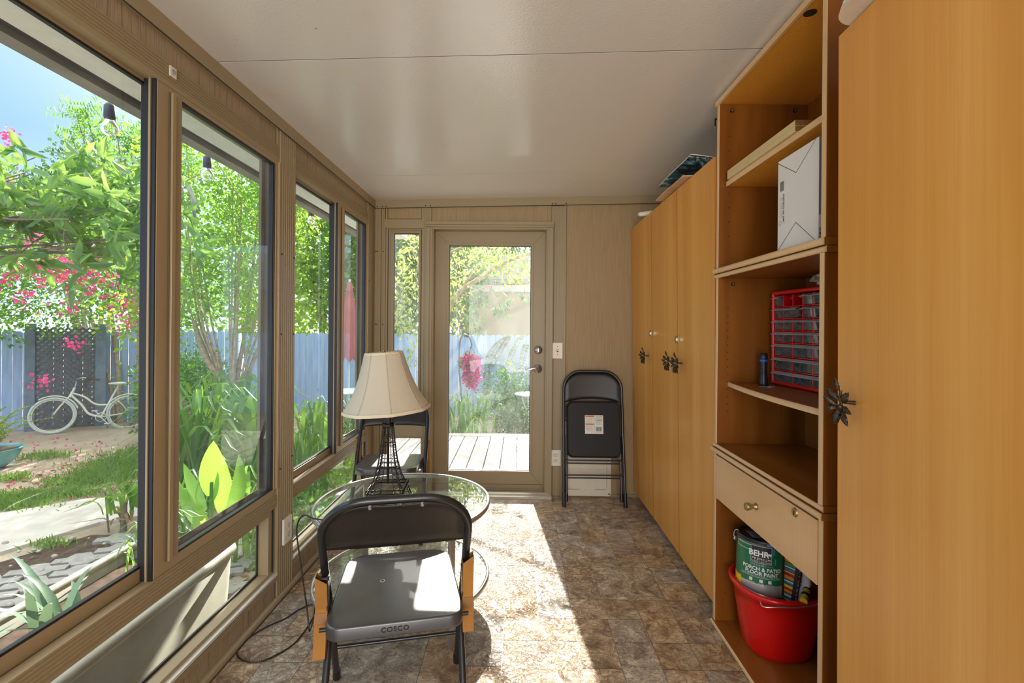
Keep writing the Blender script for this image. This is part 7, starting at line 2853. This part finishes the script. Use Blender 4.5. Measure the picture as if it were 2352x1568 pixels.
# ---- tree arching over the deck, seen through the door
dt = thing('deck_tree', 'tree with pale branches and yellow-green leaves arching over the deck view', 'tree', (-1.75, 8.0, GZ))
Bd = np.array([-1.75, 8.0, GZ])
mb = MB()
main = [(-1.75, 8.0, GZ - .02), at(1010, 800, y=8.0), at(1040, 690, y=8.0), at(1100, 640, y=8.0), at(1165, 600, y=8.0), at(1245, 575, y=8.0), at(1330, 560, y=8.0)]
mb.tube([Vector(p) - Vector(Bd) for p in bez(main, 5)], [0.06 - 0.045 * i / 30 for i in range(31)], 8)
for pts, r in [([at(1060, 680, y=8.0), at(1130, 655, y=8.0), at(1200, 652, y=8.0), at(1260, 640, y=8.0)], 0.018),
               ([at(1050, 685, y=8.0), at(1075, 640, y=7.9), at(1110, 600, y=7.9), at(1150, 560, y=7.9)], 0.020),
               ([at(1120, 640, y=8.0), at(1135, 680, y=7.9), at(1150, 700, y=7.9)], 0.010),
               ([at(1080, 665, y=8.0), at(1090, 700, y=7.9), at(1075, 730, y=7.9)], 0.010),
               ([at(1015, 760, y=8.0), at(980, 650, y=8.1), at(940, 560, y=8.2)], 0.03),
               ([at(1012, 800, y=8.0), at(1000, 600, y=8.0), at(1030, 480, y=8.0), at(1100, 400, y=8.0)], 0.03)]:
    c = bez([Vector(p) - Vector(Bd) for p in pts], 5)
    mb.tube(c, [r * (1 - 0.7 * i / (len(c) - 1)) for i in range(len(c))], 6)
mb.build('branches', M['bark'], dt)


def leaf_spots(lst, Y, n, sc, dz=-0.6):
    P, D = [], []
    for (px_, py_, m_) in lst:
        c = np.array(at(px_, py_, y=Y))
        for k in range(int(n * m_)):
            P.append(c + rng.normal(size=3) * np.array([sc, sc * 1.2, sc]))
            D.append(rng.normal(size=3) * 0.6 + np.array([0, 0, dz]))
    return np.array(P), np.array(D)


P, D = leaf_spots([(1060, 600, 1.2), (1050, 640, 1.2), (1042, 690, 1.2), (1045, 740, .8), (1120, 585, 1.2), (1140, 610, 1), (1160, 575, 1), (1190, 600, 1), (1205, 630, 1), (1180, 635, .7), (1090, 575, 1), (1215, 575, 1),
                   (930, 600, 1.5), (945, 660, 1.5), (920, 700, 1.4), (935, 740, 1.2), (950, 560, 1.5), (915, 640, 1.2), (990, 560, 1), (1010, 620, 1), (1100, 500, 1), (1150, 470, 1), (1050, 470, 1), (1000, 450, 1), (955, 790, .6), (950, 830, .5)], 7.9, 60, 0.13)
leaf_mesh('foliage', P - Bd, D, 0.085 * (0.7 + 0.6 * rng.random(len(P))), 0.034, M['leaf_yellow'], dt, 0.12)
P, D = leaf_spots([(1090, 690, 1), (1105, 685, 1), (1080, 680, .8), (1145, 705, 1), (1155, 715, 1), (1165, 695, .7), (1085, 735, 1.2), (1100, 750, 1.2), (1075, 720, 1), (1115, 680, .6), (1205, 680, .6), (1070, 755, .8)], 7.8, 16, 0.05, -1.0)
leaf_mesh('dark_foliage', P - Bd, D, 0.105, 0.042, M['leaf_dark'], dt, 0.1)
# twigs overhead that throw the branch shadows onto the deck
mb = MB()
for (a, b, c_, r) in [((-1.75, 8.0, 2.2), (-0.8, 7.0, 3.3), (0.9, 6.1, 3.3), 0.03), ((-1.75, 8.0, 2.0), (-0.9, 6.8, 2.4), (0.5, 5.9, 2.5), 0.025), ((-1.0, 7.2, 3.0), (-0.2, 6.4, 3.6), (0.2, 5.6, 4.0), 0.018), ((-0.6, 6.7, 3.0), (0.1, 6.3, 2.6), (0.9, 6.4, 2.9), 0.015)]:
    c = bez([Vector(p) - Vector(Bd) for p in (a, b, c_)], 6)
    mb.tube(c, [r * (1 - 0.7 * i / (len(c) - 1)) for i in range(len(c))], 6)
mb.build('overhead_branches', M['bark'], dt)

# ---- neighbour's building behind the fence
bd = thing('tan_building', 'low tan building with pale siding rising behind the blue fence', 'building', (0, 0, 0))
mb = MB()
bx = at(1058, 700, y=14.5).x
mb.box(bx, 14.5, GZ, 6.5, 18.0, 2.35, 0)
mb.build('tan_wall', M['siding_tan'], bd)
mb = MB()
for i in range(6):
    z = 2.35 + i * 0.19
    mb.box(bx + 0.35 + i * 0.0, 14.46 - 0.0, z, 6.5, 18.0, z + 0.185, 0)
mb.build('pale_siding', M['siding_pale'], bd)

# ---- iron hook with hanging flowers
sh_ = thing('shepherd_hook', 'thin iron shepherd hook standing behind the deck', 'garden hook', (0, 0, 0))
Yh = 7.2
top = at(1068, 770, y=Yh)
mb = MB()
bs = at(1066, 1000, y=Yh)
mb.tube(bez([(bs.x, Yh, GZ - 0.02), at(1062, 940, y=Yh), at(1055, 850, y=Yh), at(1056, 790, y=Yh), at(1063, 770, y=Yh), at(1074, 770, y=Yh), at(1082, 784, y=Yh), at(1083, 796, y=Yh), at(1079, 797, y=Yh)], 6), 0.011, 8)
mb.build('hook_rod', M['iron'], sh_)
hb_ = thing('hanging_basket', 'hanging basket of pink and purple flowers on the iron hook', 'hanging basket', (0, 0, 0))
mb = MB()
hk = at(1082, 796, y=Yh)
bc_ = at(1082, 848, y=Yh)
for k in range(3):
    a = k * 2.1
    mb.tube([hk, bc_ + Vector((0.10 * math.cos(a), 0.10 * math.sin(a), 0.17))], 0.003, 5)
mb.build('hanger', M['iron'], hb_)
P, D = cloud([(bc_.x - 0.02, bc_.y, bc_.z + 0.11, 0.10, 0.10, 0.10), (bc_.x, bc_.y, bc_.z - 0.07, 0.09, 0.09, 0.15)], 520, 0.04, 8, 0.5)
leaf_mesh('leaves', P, D, 0.05, 0.02, M['leaf_mid'], hb_)
P, D = cloud([(bc_.x - 0.01, bc_.y, bc_.z + 0.10, 0.115, 0.115, 0.10), (bc_.x + 0.01, bc_.y, bc_.z - 0.08, 0.10, 0.10, 0.16)], 1400, 0.028, 7, 0.75)
leaf_mesh('blossom', P, D, 0.036, 0.038, M['petal_mixed'], hb_)

# shrubs and creepers seen through the door
for (px_, Y, w, h, m_, lab) in [(1165, 9.6, 0.34, 0.62, 'leaf_mid', 'grey-green shrub at the fence foot, centre of the door glass'), (1205, 9.8, 0.40, 0.42, 'leaf_mid', 'low shrub at the fence foot by the door handle'),
                                (1215, 8.6, 0.5, 0.25, 'leaf_dark', 'low dark planting right of the lilies behind the deck')]:
    X = at(px_, 900, y=Y).x
    tree('shrub', lab, 'shrub', None, (X, Y, GZ), [(X, Y, GZ + h * 0.95, w, w * 0.7, h)], 1500, 0.055, 0.03, m_, 0.012, 3)
for i, (pts, lab) in enumerate([([(1118, 905), (1118, 860), (1122, 820), (1140, 790), (1165, 772)], 'creeper climbing the fence left of centre in the door glass'),
                                ([(1128, 840), (1150, 800), (1160, 785), (1170, 768)], 'short creeper curling up the fence beside the longest creeper'),
                                ([(1155, 880), (1165, 840), (1180, 800), (1197, 770)], 'creeper climbing the fence near the door handle'),
                                ([(1190, 880), (1200, 820), (1208, 790)], 'creeper on the fence at the right edge of the door glass')]):
    c = bez([at(a, b, y=10.78) for a, b in pts], 10)
    cr = thing('creeper', lab, 'climbing plant', (c[0].x, c[0].y, GZ), 0, 'creepers on the blue fence')
    B_ = np.array([c[0].x, c[0].y, GZ])
    mb = MB()
    mb.tube([Vector((c[0].x, c[0].y, GZ)) - Vector(B_)] + [p - Vector(B_) for p in c], 0.006, 5)
    mb.build('stem', M['bark'], cr)
    P, D = [], []
    for p in c:
        for s_ in (-1, 1):
            P.append(np.array(p) - B_)
            D.append((s_ * 0.9, -0.5, -0.35))
    leaf_mesh('leaves', P, D, 0.10, 0.05, M['leaf_mid'], cr, 0.1, flat=0.6)

# ---- closed red umbrella and garden tables
X, Y = along(800, 8.2)
um = thing('umbrella', 'closed faded red patio umbrella outside the second bay', 'umbrella', (X, Y, GZ))
zt = at(800, 648, y=Y).z - GZ
zb_ = at(800, 825, y=Y).z - GZ
mb = MB()
N = 24
v, f = [], []
for i in range(11):
    t_ = i / 10
    z = zt - (zt - zb_) * t_
    r = 0.03 + 0.13 * t_ ** 0.8
    for k in range(N):
        a = 2 * math.pi * k / N
        rr = r * (1 + 0.28 * math.cos(8 * a))
        v.append((rr * math.cos(a), rr * math.sin(a), z + (0.05 * math.cos(8 * a) if i == 10 else 0)))
for i in range(10):
    for k in range(N):
        f.append((i * N + k, i * N + (k + 1) % N, (i + 1) * N + (k + 1) % N, (i + 1) * N + k))
mb.add(v, f, 0, True)
mb.build('canopy', M['umbrella_red'], um)
mb = MB()
mb.tube([(0, 0, -0.0), (0, 0, zt + 0.05)], 0.02, 10)
mb.lathe([(0.22, 0.0), (0.22, 0.05), (0.05, 0.07)], 20)
mb.build('pole', M['table_white'], um)


def garden_table(px_, py_, Y, r, lab):
    c = at(px_, py_, y=Y)
    t = thing('garden_table', lab, 'table', (c.x, c.y, GZ), 0, 'white round garden tables')
    h = c.z - GZ
    mb = MB()
    mb.lathe([(0, h), (r, h), (r + 0.012, h - 0.012), (r, h - 0.03), (0, h - 0.03)], 36)
    mb.build('table_top', M['table_white'], t)
    for k in range(3):
        a = k * 2.09 + 0.4
        mb = MB()
        mb.tube([(r * 0.7 * math.cos(a), r * 0.7 * math.sin(a), h - 0.03), (r * 0.15 * math.cos(a), r * 0.15 * math.sin(a), h * 0.5), (r * 0.75 * math.cos(a), r * 0.75 * math.sin(a), 0)], 0.012, 8)
        mb.build('leg', M['table_white'], t)
    return t


garden_table(1215, 903, 8.9, 0.26, 'round white garden table seen through the door by the handle')
garden_table(812, 896, 7.0, 0.30, 'round white garden table under the closed umbrella')

# ---- string bulbs under the gutter
wire_pts = []
for i, (px_, py_, X_) in enumerate([(252, 256, -1.745), (476, 372, -1.745), (715, 487, -1.745)]):
    s0 = at(px_, py_, x=X_)
    b = thing('string_bulb', ['clear string-light bulb against the sky in the nearest window', 'clear string-light bulb in the second sash', 'clear string-light bulb in the third sash'][i], 'bulb', s0, 0, 'string lights under the gutter')
    mb = MB()
    mb.lathe([(0, 0.035), (0.012, 0.034), (0.020, 0.022), (0.021, -0.018), (0.020, -0.030), (0.015, -0.032), (0.0, -0.032)], 18)
    mb.build('socket', M['bulb_socket'], b)
    mb = MB()
    mb.lathe([(0.013, -0.030), (0.016, -0.040), (0.029, -0.062), (0.031, -0.076), (0.026, -0.092), (0.014, -0.103), (0.0, -0.106)], 22)
    mb.build('bulb_glass', M['bulb_glass'], b)
    mb = MB()
    mb.tube([(-0.006, 0, -0.035), (-0.008, 0, -0.072), (0.0, 0, -0.062), (0.008, 0, -0.072), (0.006, 0, -0.035)], 0.0012, 5)
    mb.build('filament', M['filament'], b)
    wire_pts.append(s0 + Vector((0, 0, 0.034)))
w0 = Vector((-1.71, 0.6, 2.33))
w1 = Vector((-1.71, 5.2, 2.33))
wire_pts = [p + Vector((0.03, 0, 0.0)) for p in wire_pts]
pts = [w0]
seq = [w0] + wire_pts + [w1]
for a, b in zip(seq[:-1], seq[1:]):
    for k in range(1, 8):
        t_ = k / 8
        pts.append(a.lerp(b, t_) + Vector((0.02, 0, 0.07)) * math.sin(math.pi * t_))
    pts.append(b)
mb = MB()
mb.tube(pts, 0.0028, 6)
tag(mb.build('string_light_wire', M['black_plastic']), 'thin black wire linking the string-light bulbs under the gutter', 'wire')

# ---- grass, petals, litter
def grass_patch(n, ells, name='grass', L=0.07):
    P = []
    for (cx, cy, rx, ry, w) in ells:
        m = int(n * w)
        q = rng.normal(size=(m, 2)) * 0.5
        P.append(np.stack([cx + q[:, 0] * rx, cy + q[:, 1] * ry, np.full(m, GZ)], axis=1))
    P = np.concatenate(P)
    D = rng.normal(size=P.shape) * 0.45 + np.array([0, 0, 1.0])
    return leaf_mesh(name, P, D, L * (0.6 + 0.8 * rng.random(len(P))), 0.012, M['grass'], None, 0.25)


g1 = [at(105, 1050, z=GZ), at(290, 1065, z=GZ), at(200, 1110, z=GZ), at(60, 1145, z=GZ), at(330, 1040, z=GZ), at(30, 1100, z=GZ), at(15, 1165, z=GZ), at(150, 1135, z=GZ), at(260, 1095, z=GZ), at(250, 1085, z=GZ), at(120, 1255, z=GZ)]
o = grass_patch(7500, [(p.x, p.y, a, b, w) for p, a, b, w in zip(g1, [.35, .55, .5, .5, .45, .2, .5, .5, .5, .5, .2], [.22, .30, .18, .16, .4, .15, .14, .16, .24, .2, .10], [.06, .18, .14, .09, .1, .03, .08, .1, .12, .1, .012])])
tag(o, 'ragged tufts of green lawn grass beside the garden path', 'grass', kind='stuff')
P, D = [], []
for k in range(230):
    a = at(rnd.uniform(-60, 340), rnd.uniform(1003, 1150), z=GZ)
    P.append((a.x, a.y, GZ + 0.012))
    D.append((rnd.gauss(0, 1), rnd.gauss(0, 1), 0.25))
o = leaf_mesh('fallen_petals', P, D, 0.045, 0.035, M['petal'])
tag(o, 'magenta petals fallen on the sandy ground near the bicycle', 'petals', kind='stuff')
n = 2600
P = np.stack([rng.uniform(-6.5, -1.3, n), rng.uniform(2.6, 8.6, n), np.full(n, GZ + 0.008)], axis=1)
keep = ~((P[:, 0] < -2.7) & (P[:, 1] < 5.6))
P = P[keep]
o = leaf_mesh('leaf_litter', P, rng.normal(size=P.shape) * np.array([1, 1, 0.25]), 0.07, 0.03, M['dry'])
tag(o, 'dry brown leaf litter under the plants by the windows', 'leaf litter', kind='stuff')
# low planting outside the second bay's low window
for i, (px_, Y, w, h, m_, lab) in enumerate([(705, 4.4, 0.30, 0.22, 'leaf_mid', 'low green plant outside the low window of the second bay'), (770, 5.4, 0.35, 0.30, 'leaf_bright', 'low leafy plant left of the far folding chair, outside the glass'),
                                             (790, 6.6, 0.35, 0.35, 'leaf_mid', 'leafy plant outside behind the far folding chair')]):
    X = at(px_, 1000, y=Y).x
    tree('ground_plant', lab, 'plant', 'low plants outside the second bay', (X, Y, GZ), [(X, Y, GZ + h, w, w, h)], 800, 0.08, 0.035, m_, 0.008, 3)
mb = MB()
c = at(722, 1165, z=GZ)
mb.prism([(c.x - 0.50, c.y - 0.22), (c.x + 0.25, c.y - 0.42), (c.x + 0.50, c.y + 0.02), (c.x + 0.2, c.y + 0.45), (c.x - 0.42, c.y + 0.30)], 'z', GZ - 0.01, GZ + 0.07)
o = mb.build('stepping_stone', M['concrete'], None, 0.015)
tag(o, 'flat tan stepping stone outside the low window of the second bay', 'stone')
mb = MB()
for k in range(170):
    a, b = rnd.uniform(-2.9, -1.3), rnd.uniform(2.4, 6.0)
    r = rnd.uniform(0.015, 0.05)
    mb.sphere((a, b, GZ + r * 0.3), r, 7, 5, 0, (1, rnd.uniform(.6, 1), 0.6))
o = mb.build('garden_gravel', M['stone_grey'])
tag(o, 'loose stones covering the ground close outside the windows', 'gravel', kind='stuff')
